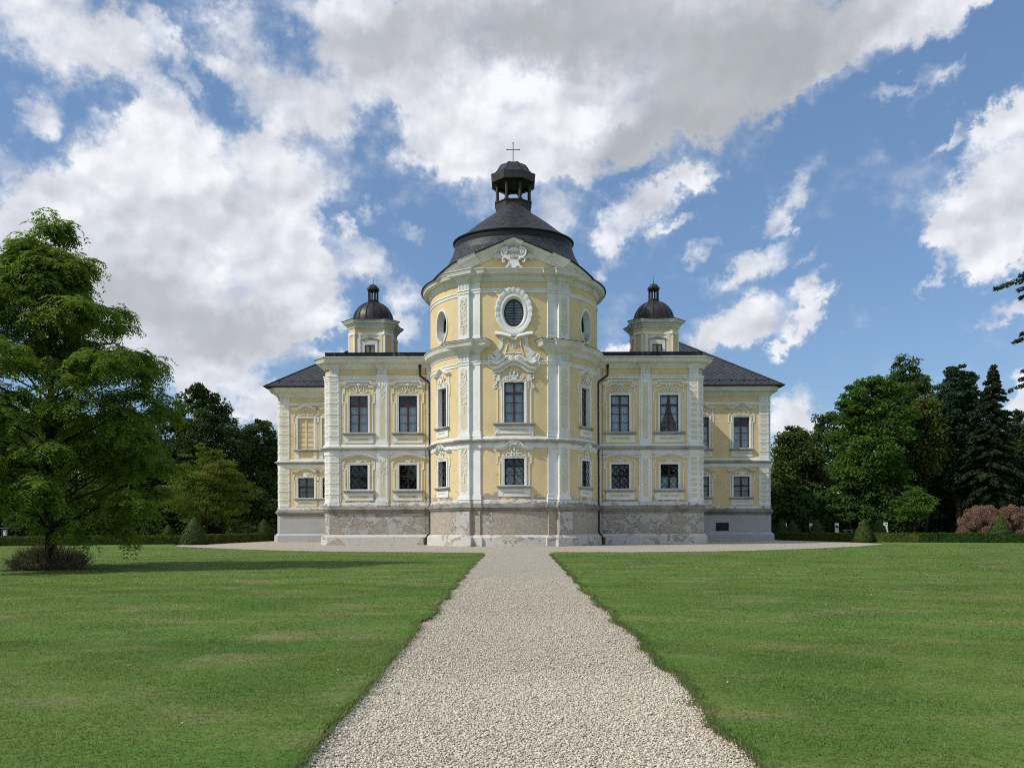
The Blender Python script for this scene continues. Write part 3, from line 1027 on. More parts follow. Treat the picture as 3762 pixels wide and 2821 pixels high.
def hood_tower(h, fac, uc, z0, z1, hw):
    z = 14.02
    P = [(-1.78, z), (-1.20, z + 0.05), (-0.92, z + 0.22)] + [(-0.92 + 0.92 * i / 8, z + 0.22 + 0.40 * math.sin(math.pi / 2 * i / 8)) for i in range(1, 9)]
    h.sweep(fac, mirror(P, uc), hoodp(1.05, 1.25))
    h.sweep(fac, mirror([(a * 0.93, q - 0.15) for a, q in P], uc), [(0, 0), (0, 0.16), (0.13, 0.2), (0.13, 0)])
    # lattice and vase below the arch
    for sg in (1, -1):
        for i in range(4):
            h.tube(fac, [(uc + sg * (0.3 + 0.18 * i), z1 + 0.22, 0.03), (uc + sg * min(0.88, 0.62 + 0.18 * i), z1 + 0.22 + 0.36 * (min(0.88, 0.62 + 0.18 * i) - 0.3 - 0.18 * i) / 0.32, 0.03)], 0.024, 4)
            h.tube(fac, [(uc + sg * (0.88 - 0.16 * i), z1 + 0.22, 0.03), (uc + sg * (0.88 - 0.16 * i - 0.42), z1 + 0.72, 0.03)], 0.024, 4)
        h.tube(fac, [(uc + sg * a, z1 + q, 0.06) for a, q in cr([(0.34, 0.98), (0.2, 0.95), (0.28, 0.8), (0.34, 0.62), (0.28, 0.48)], 4)], 0.05, 6)
        h.tube(fac, [(uc + sg * a, z1 + q, 0.05) for a, q in cr([(0.14, 0.14), (0.36, 0.1), (0.6, 0.18), (0.72, 0.36), (0.56, 0.42), (0.5, 0.3)], 4)], 0.055, 6)
    h.box(fac, uc - 0.34, uc + 0.34, z1 + 0.42, z1 + 0.50, 0, 0.12)
    h.prism(fac, [(uc - 0.26, z1 + 0.42), (uc - 0.16, z1 + 0.16), (uc + 0.16, z1 + 0.16), (uc + 0.26, z1 + 0.42)], 0, 0.1)
    leaf_drop(h, fac, uc, z1 + 0.76, 0.2, 0.12)
    # side consoles
    for sg in (1, -1):
        cx = uc + sg * 1.38
        h.box(fac, min(cx - sg * 0.22, cx + sg * 0.0), max(cx - sg * 0.22, cx), z1 + 0.1, z1 + 0.62, 0, 0.10)
        pts = cr([(0.10, 0.55), (0.28, 0.5), (0.26, 0.3), (0.1, 0.3), (0.06, 0.05), (0.14, -0.18), (0.28, -0.22), (0.3, -0.42), (0.12, -0.46)], 5)
        h.tube(fac, [(cx + sg * (a - 0.04), z1 + q, 0.06) for a, q in pts], 0.05, 6)
        h.tube(fac, [(cx + sg * a, z1 + q, 0.06) for a, q in spiral((0.14, -0.36), 0.12, 0, 1.2, 1)], 0.035, 5)


up = window(F_BAY, 0, UP0, UP1, 1.66, (0.735,), 2, 'wood', 'full', hood_tower, False, apron=0.62, sill_w=1.72,
            ears=[[(-1.15, UP1 + 0.3), (-1.15, UP1 - 0.46), (-1.05, UP1 - 0.46), (-1.05, UP0)], [(-1.38, UP1 - 0.5), (-1.38, UP0)]], label='tall window in the middle of the tower front')
b = MB()
for sg in (1, -1):
    pts = cr([(0.0, 0.0), (0.2, -0.04), (0.2, -0.24), (0.02, -0.26), (0.02, -0.42), (0.18, -0.52), (0.2, -0.72), (0.0, -0.72)], 5)
    b.tube(F_BAY, [(sg * (1.34 + a), UP0 - 0.3 + q, 0.05) for a, q in pts], 0.05, 6)
part(b, 'console', 'white', parent=up)

# cartouche neck between the tall window and the oval
b = MB()
for sg in (1, -1):
    # outer white ribbon
    rib = cr([(-1.08, 17.05), (-1.02, 16.6), (-1.06, 16.1), (-1.3, 15.68), (-1.55, 15.5), (-1.42, 15.36), (-1.2, 15.3), (-1.32, 15.08), (-1.6, 14.98), (-1.85, 14.82)], 4)
    P = [(sg * a, z) for a, z in rib]
    b.sweep(F_BAY, P if sg > 0 else P[::-1], [(-0.14, 0), (-0.14, 0.07), (0.14, 0.07), (0.14, 0)])
    b.tube(F_BAY, [(sg * a, z, 0.1) for a, z in spiral((-1.86, 15.0), 0.24, -1.2, 1.5, 1)], 0.075, 6)
    b.tube(F_BAY, [(sg * a, z, 0.1) for a, z in cr([(-2.0, 15.0), (-2.1, 15.25), (-1.95, 15.34), (-1.86, 15.22)], 4)], 0.08, 6)
    b.tube(F_BAY, [(sg * a, z, 0.1) for a, z in cr([(-1.98, 14.86), (-2.06, 14.6), (-1.98, 14.4), (-1.84, 14.48)], 4)], 0.06, 6)
    b.tube(F_BAY, [(sg * a, z, 0.16) for a, z in cr([(-1.8, 14.8), (-1.4, 14.66), (-1.05, 14.86), (-0.85, 14.98)], 5)], 0.10, 6)
    b.tube(F_BAY, [(sg * a, z, 0.2) for a, z in cr([(-0.95, 14.8), (-0.7, 15.1), (-0.4, 15.2), (-0.22, 15.12)], 5) + spiral((-0.28, 15.04), 0.13, 0.9, 1.1, -1)], 0.09, 6)
    # slanting cornice pieces under the oval
    P = [(sg * -1.50, 17.22), (sg * -1.05, 17.18), (sg * -0.18, 16.98)]
    b.sweep(F_BAY, P if sg < 0 else P[::-1], hoodp(1.15, 1.2))
    # thin inner outline
    inn = [(-0.55, 16.35), (-0.58, 15.95), (-0.72, 15.5), (-0.84, 15.28)]
    b.tube(F_BAY, [(sg * a, z, 0.03) for a, z in cr(inn, 4)] + [(sg * -0.6, 15.48, 0.03), (sg * -0.3, 15.46, 0.03), (0, 15.5, 0.03)], 0.04, 5)
    b.tube(F_BAY, [(sg * a, z, 0.03) for a, z in cr([(-0.55, 16.4), (-0.4, 16.18), (-0.2, 16.12), (0, 16.16)], 4)], 0.04, 5)
    b.prism(F_BAY, [(sg * -0.96, 16.95), (sg * -0.1, 16.95), (sg * -0.1, 16.62), (sg * -0.62, 16.68), (sg * -0.9, 16.55)], 0, 0.05)
b.tube(F_BAY, [(a, z, 0.03) for a, z in spiral((0, 16.02), 0.12, 1.57, 1, 1, 14, 0.9)], 0.035, 5)
for i in range(5):
    a = R_(210 + 30 * i)
    leaf_drop(b, F_BAY, 0.22 * math.cos(a), 16.78 + 0.22 * math.sin(a), 0.16, 0.14)
b.tube(F_BAY, [(a, z, 0.1) for a, z in cr([(-0.2, 17.3), (-0.16, 17.0), (0.0, 16.86), (0.16, 17.0), (0.2, 17.3)], 4)], 0.06, 6)
part(b, 'cartouche', 'white')


# oval windows
def oval_window(fac, z, ru, rv, shell, depth, label):
    n = 56
    el = lambda k, w, a=1.0: [(ru * a * k * math.cos(2 * math.pi * i / n), z + rv * a * k * math.sin(2 * math.pi * i / n), w) for i in range(n)]
    f = MB()
    f.tube(fac, el(0.84, -depth), 0.06, 6, closed=True)
    f.box(fac, -0.05, 0.05, z - rv * 0.84, z + rv * 0.84, -depth - 0.04, -depth + 0.05)
    for q in (-0.33, 0.0, 0.33):
        e = ru * 0.84 * math.sqrt(1 - q * q / 0.72)
        f.box(fac, -e, e, z + q * rv - 0.018, z + q * rv + 0.018, -depth - 0.02, -depth + 0.02)
    win = part(f, 'oval_window', 'wood_black')
    win['label'] = label
    g = MB()
    g.prism(fac, [(a, q) for a, q, _ in el(0.84, 0)], -depth - 0.02, -depth - 0.01)
    part(g, 'pane', 'glass', parent=win)
    d = MB()
    A, B = el(0.84, 0), el(0.84, 0)
    vs = [fac.m(a, q, -depth - 0.05) for a, q, _ in A] + [fac.m(a, q, -depth - 1.0) for a, q, _ in A]
    d.add(vs, [(i, (i + 1) % n, (i + 1) % n + n, i + n) for i in range(n)] + [tuple(range(n, 2 * n))])
    part(d, 'room_recess', 'dark', parent=win)
    if shell:
        sl = MB()
        for q in range(9):
            zq = z - rv * 0.78 + q * rv * 0.17
            e = ru * 0.82 * math.sqrt(max(0.02, 1 - ((zq - z) / (rv * 0.84)) ** 2))
            sl.box(fac, -e, e, zq, zq + 0.09, -depth - 0.22, -depth - 0.2)
        part(sl, 'slatted_blind', 'blind', parent=win)
    r = MB()
    vs = [fac.m(a, q, -depth - 0.03) for a, q, _ in el(0.84, 0)] + [fac.m(a, q, 0.05) for a, q, _ in el(0.97, 0)]
    r.add(vs, [(i, (i + 1) % n, (i + 1) % n + n, i + n) for i in range(n)])
    rk = (0.97, 1.12) if shell else (0.95, 1.08)
    ring = [el(rk[0], -0.02), el(rk[0], 0.09), el((rk[0] + rk[1]) / 2, 0.12 if shell else 0.07), el(rk[1], 0.09), el(rk[1], -0.02)]
    vs = [fac.m(*p) for e in ring for p in e]
    r.add(vs, [(k * n + i, k * n + (i + 1) % n, (k + 1) * n + (i + 1) % n, (k + 1) * n + i) for k in range(4) for i in range(n)])
    part(r, 'surround', 'white', smooth=50, parent=win)
    if shell:
        s = MB()
        N = 168
        lay = []
        for k, w in ((1.10, 0.03), (1.16, 0.10), (1.32, 0.15), (1.46, 0.17), (1.52, 0.10), (1.52, -0.02)):
            row = []
            for i in range(N):
                a = 2 * math.pi * i / N
                up_ = 0.5 + 0.5 * math.sin(a)
                # scallops over the upper two thirds
                ph = (a - math.pi / 2) / (2 * math.pi) * 22
                sc = abs(math.cos(math.pi * ph))
                kk = k
                amp = max(0.0, min(1.0, (math.sin(a) + 0.55) * 2))
                if k > 1.3: kk = k * (1 + 0.05 * (sc - 0.6) * amp) + (0.04 * amp)
                ww = w + (0.05 * (sc - 0.5) * amp if 1.2 < k < 1.5 else 0)
                if w < 0: ww = w
                row.append((ru * kk * math.cos(a), z + rv * kk * math.sin(a) * (1.0 if math.sin(a) > 0 else 0.93), ww))
            lay.append(row)
        vs = [fac.m(*p) for row in lay for p in row]
        s.add(vs, [(k * N + i, k * N + (i + 1) % N, (k + 1) * N + (i + 1) % N, (k + 1) * N + i) for k in range(5) for i in range(N)])
        part(s, 'shell_ornament', 'white', smooth=35, parent=win)
    else:
        s = MB()
        e = ru * 0.84 * 0.86
        s.prism(fac, [(-e * 0.95, z - rv * 0.42), (e * 0.95, z - rv * 0.42), (e * 0.6, z - rv * 0.78), (-e * 0.6, z - rv * 0.78)], -depth + 0.06, -0.03)
        part(s, 'sill', 'sill', parent=win)


oval_window(F_BAY, OV_Z, OV_U, OV_V, True, 0.30, 'oval window inside the scalloped shell frame')
oval_window(F_SL, SO_Z, SO_U, SO_V, False, 0.58, 'plain oval window high on the left curve of the drum')
oval_window(F_SR, SO_Z, SO_U, SO_V, False, 0.58, 'plain oval window high on the right curve of the drum')
for s, fc in ((-1, F_SL), (1, F_SR)):
    window(fc, 0, LOW0, LOW1, 1.36, (0.6,), 0, 'wood_black', None, lambda h, f_, u_, a_, b_, w_: hood_orn_low(h, f_, u_, a_, b_, w_, 0.82), True, apron=0.6, depth=0.42, sill_w=1.1, ears=ears_low(LOW0, LOW1, 1.02))
    window(fc, 0, UP0, UP1, 1.36, (0.70,), 2, 'wood', 'drape', hood_side_up, False, apron=0.6, depth=0.42, sill_w=1.1,
           ears=[[(-1.05, UP1 + 0.9), (-1.05, UP1 + 0.2), (-1.16, UP1 + 0.2), (-1.16, UP1 - 0.6), (-1.02, UP1 - 0.6), (-1.02, UP0)]])
# ------------------------------------------------------------------ pediment
TP = R_(36)


def rped(th):
    a = abs(th)
    return 0.5 * (RT + 0.12) * (1 + math.cos(TP) / math.cos(th)) if a < TP else RT + 0.12


F_PED = Arc(CX, CY, RT, 0.0, rped)
PU, PZ0, PZ1 = 6.7, 22.0, 24.55
slope = (PZ1 - PZ0) / PU
b = MB()
tri = []
N = 40
vs, fs = [], []
for i in range(N + 1):
    u = -PU + 2 * PU * i / N
    z = PZ0 + (PU - abs(u)) * slope
    vs += [F_PED.m(u, 21.6, 0), F_PED.m(u, z - 0.05, 0)]
b.add(vs, [(2 * i, 2 * i + 2, 2 * i + 3, 2 * i + 1) for i in range(N)])
ped = part(b, 'pediment', 'yellow')
b = MB()
RK = [(-0.62, 0.0), (-0.62, 0.10), (-0.50, 0.12), (-0.46, 0.24), (-0.36, 0.28), (-0.34, 0.40), (-0.22, 0.42), (-0.18, 0.62), (-0.06, 0.68), (0.0, 0.72), (0.02, 0.72), (0.02, 0.0)]
b.sweep(F_PED, [(-PU, PZ0), (0, PZ1), (PU, PZ0)], RK)
# stepped blocks where the raking cornice breaks forward over the piers
for s in (-1, 1):
    for ua, ub in ((3.0, 4.3),):
        P = [(s * ub, PZ0 + (PU - ub) * slope), (s * ua, PZ0 + (PU - ua) * slope)]
        if s > 0: P = P[::-1]
        b.sweep(F_PED, P, [(a - 0.02 if a < -0.1 else a + 0.03, w + 0.16) if w > 0 else (a, w) for a, w in RK])
P = [(-0.75, PZ1 - 0.75 * slope), (0, PZ1), (0.75, PZ1 - 0.75 * slope)]
b.sweep(F_PED, P, [(a - 0.02 if a < -0.1 else a + 0.03, w + 0.12) if w > 0 else (a, w) for a, w in RK])
b.sweep(F_PED, [(-PU + 1.9, PZ0 + 0.12), (-PU + 2.0, PZ0 + 0.06)], [(0, 0), (0, .1), (.1, .1), (.1, 0)])
part(b, 'raking_cornice', 'cornice', parent=ped)
b = MB()
path = [(-PU - 0.1, PZ0 - 0.04), (0, PZ1), (PU + 0.1, PZ0 - 0.04)]
b.sweep(F_PED, path, [(0.025, -2.4), (0.025, 0.86), (0.085, 0.86), (0.085, -2.4)])
part(b, 'pediment_roof', 'black', parent=ped)
# cartouche with the date
b = MB()
cz = 22.98
out_ = [(0.0, -0.78), (0.2, -0.62), (0.42, -0.52), (0.36, -0.28), (0.46, -0.02), (0.7, 0.06), (0.9, 0.3), (0.98, 0.6), (0.82, 0.82), (0.6, 0.84), (0.44, 0.72), (0.3, 0.84), (0.0, 0.92)]
P = [(a, cz + z) for a, z in cr(out_, 4)]
P = P + [(-a, z) for a, z in reversed(P[1:-1])]
b.prism(F_PED, P, 0.0, 0.5)
for s in (-1, 1):
    b.tube(F_PED, [(s * a, cz + z, 0.52) for a, z in cr([(0.46, 0.76), (0.62, 0.9), (0.86, 0.84), (1.0, 0.58), (0.92, 0.26), (0.7, 0.08)], 5)], 0.07, 6)
    b.tube(F_PED, [(s * a, cz + z, 0.52) for a, z in spiral((0.66, 0.52), 0.16, 0, 1.3, 1)], 0.05, 6)
    b.tube(F_PED, [(s * a, cz + z, 0.5) for a, z in cr([(0.42, -0.06), (0.62, 0.1), (0.86, 0.02), (0.9, -0.2), (0.78, -0.26), (0.74, -0.14)], 5)], 0.06, 6)
    b.tube(F_PED, [(s * a, cz + z, 0.55) for a, z in cr([(0.4, -0.3), (0.44, -0.52), (0.56, -0.68), (0.64, -0.62)], 5)], 0.06, 6)
    for i in range(5):
        a0 = 0.95 + 0.06 * i
        b.tube(F_PED, [(s * q, cz + z, 0.3) for q, z in cr([(0.9, -0.02), (1.12 + 0.02 * i, 0.16 + 0.07 * i), (1.34 + 0.04 * i, 0.14 + 0.07 * i), (1.46 + 0.06 * i, -0.05 + 0.07 * i)], 4)], 0.055, 5, 0.02)
for q in (-1, 0, 1):
    b.tube(F_PED, [(q * 0.1, cz - 0.7, 0.55), (q * 0.2, cz - 0.84, 0.6)], 0.06, 6, 0.03)
cart = part(b, 'cartouche', 'white', parent=ped)


def text_mesh(body, size, fac, uc, z, w, name, m, parent, th=0.015):
    cu = bpy.data.curves.new('lettering', 'FONT')
    cu.body = body
    cu.size = size
    cu.align_x = 'CENTER'
    cu.extrude = th
    o = bpy.data.objects.new('lettering', cu)
    COL.objects.link(o)
    bpy.context.view_layer.update()
    me = bpy.data.meshes.new_from_object(o.evaluated_get(bpy.context.evaluated_depsgraph_get()))
    bpy.data.objects.remove(o)
    for v in me.vertices:
        v.co = Vector(fac.m(uc + v.co.x, z + v.co.y, w + v.co.z))
    me.update()
    me.name = name
    return link(name, me, M[m], parent)


lt = []
text_mesh('ANNO', 0.36, F_PED, 0.0, cz + 0.36, 0.515, 'lettering', 'letter', ped)
text_mesh('1720', 0.34, F_PED, 0.0, cz - 0.02, 0.515, 'lettering', 'letter', ped)

# ------------------------------------------------------------------ tower roof
def clampf(a, r, z):
    t = math.atan2(math.sin(a), math.cos(a))
    u = RT * abs(t)
    if u < PU and z < PZ0 + (PU - u) * slope + 0.12:
        return min(r, rped(t) - 0.3)
    return r


prof = [(8.06, 22.02), (8.1, 22.07), (7.9, 22.24), (7.3, 22.78), (6.75, 23.3), (6.36, 23.72), (5.95, 24.25), (5.66, 24.8), (5.42, 25.3), (5.2, 25.95)]
b = MB()
b.lathe((CX, CY), prof, 144, clamp=clampf)


def squeeze(mb):
    """the upper roof is an oval, shallower from front to back than it is wide"""
    kz = lambda z: float(np.interp(z, [22.1, 25.6, 26.7, 29.0], [1.0, 0.80, 0.80, 1.0]))
    mb.v = [(x, CY + (y - CY) * kz(z), z) for x, y, z in mb.v]


squeeze(b)
roof = part(b, 'tower_roof', 'slate', uvm=(CX, CY, 6.0))
b = MB()
b.lathe((CX, CY), [(8.04, 22.0), (8.15, 22.02), (8.15, 22.08), (8.06, 22.1)], 96, R_(52), R_(308))
part(b, 'gutter', 'black', parent=roof)
b = MB()
b.lathe((CX, CY), [(5.0, 25.82), (5.16, 25.86), (5.2, 26.0), (5.22, 26.42), (5.34, 26.46), (5.36, 26.56), (5.2, 26.62)], 96)
squeeze(b)
part(b, 'roof_ring', 'black', smooth=40, parent=roof)
b = MB()
b.lathe((CX, CY), [(5.34, 26.57), (4.9, 26.8), (4.48, 27.05), (3.9, 27.5), (3.26, 28.0), (2.4, 28.62), (1.8, 29.0), (1.3, 29.25)], 96)
squeeze(b)
# slate saddle running up to the lantern base at the front
b.v = [(x, y, z + 0.62 * max(0.0, math.cos(1.7 * math.atan2(x - CX, CY - y))) * max(0.0, min(1.0, (2.5 - math.hypot(x - CX, y - CY)) / 0.9)) if abs(math.atan2(x - CX, CY - y)) < 0.92 else z) for x, y, z in b.v]
part(b, 'upper_roof', 'slate', uvm=(CX, CY, 4.0), parent=roof)


def octagon(c, r, z, rot=22.5):
    return [(c[0] + r * math.sin(R_(rot + 45 * i)), c[1] - r * math.cos(R_(rot + 45 * i)), z) for i in range(8)]


def lantern(c, z0, zb, zc, ze, zf, zt, rb, rc, re, colr, rib_prof, parent_label, k):
    """octagonal lantern: z0..zb base, zb..zc columns, zc..zf arcade band, zf..zt bell roof"""
    b = MB()
    for (ra, za), (rb_, zb_) in zip([(rb, z0), (rb, zb), (rb * 1.05, zb + 0.02 * k), (rb * 1.05, zb + 0.10 * k)], [(rb, zb), (rb * 1.05, zb + 0.02 * k), (rb * 1.05, zb + 0.10 * k), (rb * 0.6, zb + 0.11 * k)]):
        A, B = octagon(c, ra, za), octagon(c, rb_, zb_)
        b.add(A + B, [(i, (i + 1) % 8, 8 + (i + 1) % 8, 8 + i) for i in range(8)])
    b.poly(octagon(c, rb * 0.6, zb + 0.11 * k))
    lan = part(b, 'lantern', 'copper_red')
    lan['label'] = parent_label
    for p in octagon(c, rc, 0):
        b = MB()
        b.lathe((p[0], p[1]), [(colr * 1.5, zb + 0.1 * k), (colr * 1.5, zb + 0.18 * k), (colr, zb + 0.24 * k), (colr * 0.9, zc - 0.14 * k), (colr * 1.5, zc - 0.05 * k), (colr * 1.5, zc)], 10)
        part(b, 'column', 'copper_red', smooth=40, parent=lan)
    # arcade: arches between the columns, dark inner ceiling
    b = MB()
    ring = octagon(c, rc, 0)
    for i in range(8):
        a, d = ring[i], ring[(i + 1) % 8]
        n = 10
        vs = []
        for j in range(n + 1):
            t = j / n
            x, y = a[0] + (d[0] - a[0]) * t, a[1] + (d[1] - a[1]) * t
            tt = abs(2 * t - 1)
            w = 0.86
            arch = zc - 0.30 * k + (0.42 * k * math.sqrt(max(0, 1 - (tt / w) ** 2)) if tt < w else 0)
            vs += [(x, y, arch), (x, y, ze)]
        b.add(vs, [(2 * j, 2 * j + 2, 2 * j + 3, 2 * j + 1) for j in range(n)])
    b.poly(octagon(c, rc, ze - 0.02))
    part(b, 'arcade', 'black', parent=lan)
    b = MB()
    steps = [(rc, ze - 0.12 * k), (re * 0.9, ze - 0.06 * k), (re * 0.97, ze), (re, zf)] + rib_prof
    for (ra, za), (rb_, zb_) in zip(steps, steps[1:]):
        A, B = octagon(c, ra, za), octagon(c, rb_, zb_)
        b.add(A + B, [(i, (i + 1) % 8, 8 + (i + 1) % 8, 8 + i) for i in range(8)])
    cap = part(b, 'lantern_roof', 'copper', parent=lan)
    b = MB()
    for i in range(8):
        pts = [octagon(c, r + 0.01, z)[i] for r, z in rib_prof]
        pts = [(p[0], p[2], -p[1]) for p in pts]
        b.tube(WORLD, pts, 0.035 * k, 5)
    part(b, 'ridge_seam', 'black', parent=lan)
    return lan


lan = lantern((CX, CY), 28.2, 29.95, 31.55, 31.75, 32.42, 33.6, 1.66, 1.52, 2.1, 0.15,
              [(2.1, 32.42), (1.72, 32.62), (1.5, 32.85), (1.34, 33.15), (1.14, 33.42), (0.8, 33.6), (0.36, 33.7), (0.0, 33.72)], 'open octagonal lantern on top of the tower', 1.0)
b = MB()
for fz, r, L in ((0, 0.035, 0), ):
    b.tube(WORLD, [(CX, 33.6, -CY), (CX, 35.5, -CY)], 0.035, 8)
    b.tube(WORLD, [(CX - 0.50, 34.97, -CY), (CX + 0.50, 34.97, -CY)], 0.032, 8)
for x, z in ((0, 35.55), (-0.53, 34.97), (0.53, 34.97)):
    b.lathe((CX + x, CY), [(0.0, z - 0.09), (0.08, z), (0.0, z + 0.09)], 8)
b.lathe((CX, CY), [(0.0, 33.62), (0.12, 33.72), (0.05, 33.8), (0.1, 33.88), (0.0, 33.95)], 10)
part(b, 'cross', 'cross')

# ------------------------------------------------------------------ wings
F_W = Flat(CX, WD)
WIN_I, WIN_O, PIL, = 9.35, 13.68, 11.57


def quoin_panels(b, fac, uc, w, z0, z1, out, pitch=0.485):
    n = int(round((z1 - z0) / pitch))
    p = (z1 - z0) / n
    for i in range(n):
        za = z0 + i * p
        b.box(fac, uc - w / 2, uc + w / 2, za + p * 0.22, za + p * 0.80, out - 0.02, out + 0.012)


def quoin_ribs(b, fac, u0, u1, z0, z1, out, pitch=0.485):
    n = int(round((z1 - z0) / pitch))
    p = (z1 - z0) / n
    for i in range(n):
        if i % 2 == 0: b.box(fac, u0, u1, z0 + i * p + p * 0.86, z0 + i * p + p * 1.12, out - 0.02, out + 0.035)


def capital(b, fac, uc, w, z0, z1, out):
    n = max(4, int(w / 0.12))
    for i in range(n):
        u = uc - w / 2 + w * (i + 0.5) / n
        b.box(fac, u - w / n * 0.3, u + w / n * 0.3, z0 + 0.14, z1 - 0.06, out, out + 0.045)
    b.box(fac, uc - w / 2 - 0.02, uc + w / 2 + 0.02, z0, z0 + 0.12, out - 0.02, out + 0.07)
    b.box(fac, uc - w / 2 - 0.02, uc + w / 2 + 0.02, z1 - 0.05, z1, out - 0.02, out + 0.07)


def strip_ornament(b, fac, uc, zt, L, w, out):
    for sg in (1, -1):
        b.tube(fac, [(uc + sg * q * w, zt - k * L, out) for q, k in cr([(0.48, 0.0), (0.46, 0.12), (0.2, 0.10), (0.14, 0.2), (0.4, 0.26), (0.46, 0.34), (0.2, 0.40), (0.1, 0.34)], 4)], 0.026, 5)
        b.tube(fac, [(uc + sg * q * w, zt - k * L, out) for q, k in cr([(0.1, 0.44), (0.36, 0.48), (0.4, 0.56), (0.1, 0.62)], 4)], 0.026, 5)
        for k in (0.68, 0.76, 0.84, 0.92):
            b.tube(fac, [(uc, zt - k * L, out), (uc + sg * 0.42 * w * (1.2 - k * 0.5), zt - (k + 0.06) * L, out)], 0.03, 5, 0.012)
    leaf_drop(b, fac, uc, zt - 0.52 * L, 0.14, 0.05)
    b.tube(fac, [(uc, zt - 0.62 * L, out), (uc, zt - L, out)], 0.025, 5)


shut = {}
for s in (-1, 1):
    fc = F_W
    hol = lambda z0, z1: [(s * c - 0.82, s * c + 0.82, z0, z1) for c in (WIN_I, WIN_O)]
    ua, ub = sorted((s * 6.9, s * 16.23))
    wall('wall', fc, ua, ub, Z_LEDGE, Z_S2, hol(LOW0 - 0.04, LOW1), 'yellow_low')
    wall('wall', fc, ua, ub, Z_S2, Z_C0 + 0.2, hol(UP0, UP1), 'yellow')
    # chamfer and outer flank
    b = MB()
    P = [(CX + s * 16.23, WD), (CX + s * 16.72, WD + 0.5), (CX + s * 16.72, FD + 0.4)]
    if s < 0: P = P[::-1]
    b.plan(P, [(0, Z_C0 + 0.2), (0, Z_LEDGE)])
    part(b, 'wall', 'yellow')
    # white strip next to the tower
    b = MB()
    for z0_, z1_ in ((Z_WB, Z_S0), (Z_S3, Z_B0), (Z_B1, Z_C0)):
        ua, ub = sorted((s * 7.0, s * 7.62))
        b.box(fc, ua, ub, z0_, z1_, 0, 0.07)
    part(b, 'wall_strip', 'white')
    for z0_, z1_, top in ((Z_WB, Z_S0, None), (Z_S3, Z_B0, 1)):
        # middle pilaster
        b = MB()
        u = s * PIL
        b.box(fc, u - 0.42, u + 0.42, z0_, z1_, 0, 0.12)
        b.box(fc, u - 0.50, u + 0.50, z0_, z0_ + 0.24, 0, 0.16)
        b.box(fc, u - 0.58, u - 0.42, z0_, z1_, 0, 0.05)
        b.box(fc, u + 0.42, u + 0.58, z0_, z1_, 0, 0.05)
        pil = part(b, 'pilaster', 'white')
        b = MB()
        W, zt, zb = 0.23, z1_ - 0.30, z0_ + 0.42
        b.prism(fc, [(u - W, zt), (u - W * 0.6, zt), (u, zt - 0.22), (u + W * 0.6, zt), (u + W, zt), (u + W, zb + 0.1), (u + W * .4, zb + 0.06), (u, zb), (u - W * .4, zb + .06), (u - W, zb + 0.1)][::-1], 0.10, 0.124)
        part(b, 'pilaster_panel', 'pale_yellow', parent=pil)
        b = MB()
        strip_ornament(b, fc, u, zt - 0.02, 2.25, 0.42, 0.13)
        part(b, 'ornament', 'white', parent=pil)
        # corner quoins: front face and chamfer
        b = MB()
        u0, u1 = sorted((s * 15.42, s * 16.23))
        b.box(fc, u0, u1, z0_, z1_, 0, 0.12)
        e0, e1 = sorted((s * 15.26, s * 15.42))
        b.box(fc, e0, e1, z0_, z1_, 0, 0.05)
        b.box(fc, min(u0, u0), u1, z0_, z0_ + 0.24, 0.12, 0.16)
        quoin_ribs(b, fc, u0, u1, z0_ + 0.3, z1_ - 0.1, 0.12)
        ch = Flat(CX + s * 16.505, WD + 0.16, 0.55, s * 0.5) if s > 0 else Flat(CX + s * 16.505, WD + 0.16, 0.55, -0.5)
        b.box(ch, -0.37, 0.37, z0_, z1_, -0.1, 0.0)
        quoin_ribs(b, ch, -0.37, 0.37, z0_ + 0.3, z1_ - 0.1, 0.0)
        sd = Flat(CX + s * 16.78, WD + 0.9, 0, 1) if s > 0 else Flat(CX + s * 16.78, WD + 0.9, 0, -1)
        b.cur = 1
        quoin_panels(b, fc, s * 15.84, 0.5, z0_ + 0.3, z1_ - 0.1, 0.12)
        quoin_panels(b, ch, 0.0, 0.36, z0_ + 0.3, z1_ - 0.1, 0.0)
        q = part(b, 'corner_quoin', ('white', 'pale_yellow'))
        if top:
            b = MB()
            capital(b, fc, s * PIL, 0.80, Z_B1, Z_C0, 0.12)
            b.box(fc, s * PIL - 0.42, s * PIL + 0.42, Z_B1, Z_C0, 0, 0.12)
            part(b, 'capital', 'white', parent=pil)
            b = MB()
            capital(b, fc, s * 15.83, 0.78, Z_B1, Z_C0, 0.12)
            b.box(fc, u0, u1, Z_B1, Z_C0, 0, 0.12)
            part(b, 'capital', 'white', parent=q)
    for c, cl in ((WIN_I, 'white' if s < 0 else 'drape'), (WIN_O, 'part' if s < 0 else 'v')):
        window(fc, s * c, LOW0 - 0.04, LOW1, 1.56, (0.56,), 0, 'wood_black', None if (s < 0 or c == WIN_I) else 'white', hood_wing_low, True, apron=0.66, ears=ears_low(LOW0, LOW1))
        window(fc, s * c, UP0, UP1, 1.62, (0.735,), 2, 'wood', cl, hood_wing_up, False, apron=0.66, ears=ears_wing_up(UP0, UP1))
    # flat roof, gutter sheet, parapet
    b = MB()
    P = [(CX + s * 6.0, WD - 0.9, Z_C1 + 0.03), (CX + s * 16.6, WD - 0.9, Z_C1 + 0.03), (CX + s * 17.65, WD + 0.15, Z_C1 + 0.03), (CX + s * 17.65, FD + 4, Z_C1 + 0.03), (CX + s * 6.0, FD + 4, Z_C1 + 0.03)]
    b.solid(P if s > 0 else P[::-1], 0.14)
    rf = part(b, 'flat_roof', 'black')
    b = MB()
    ua, ub = sorted((s * 7.4, s * 16.7))
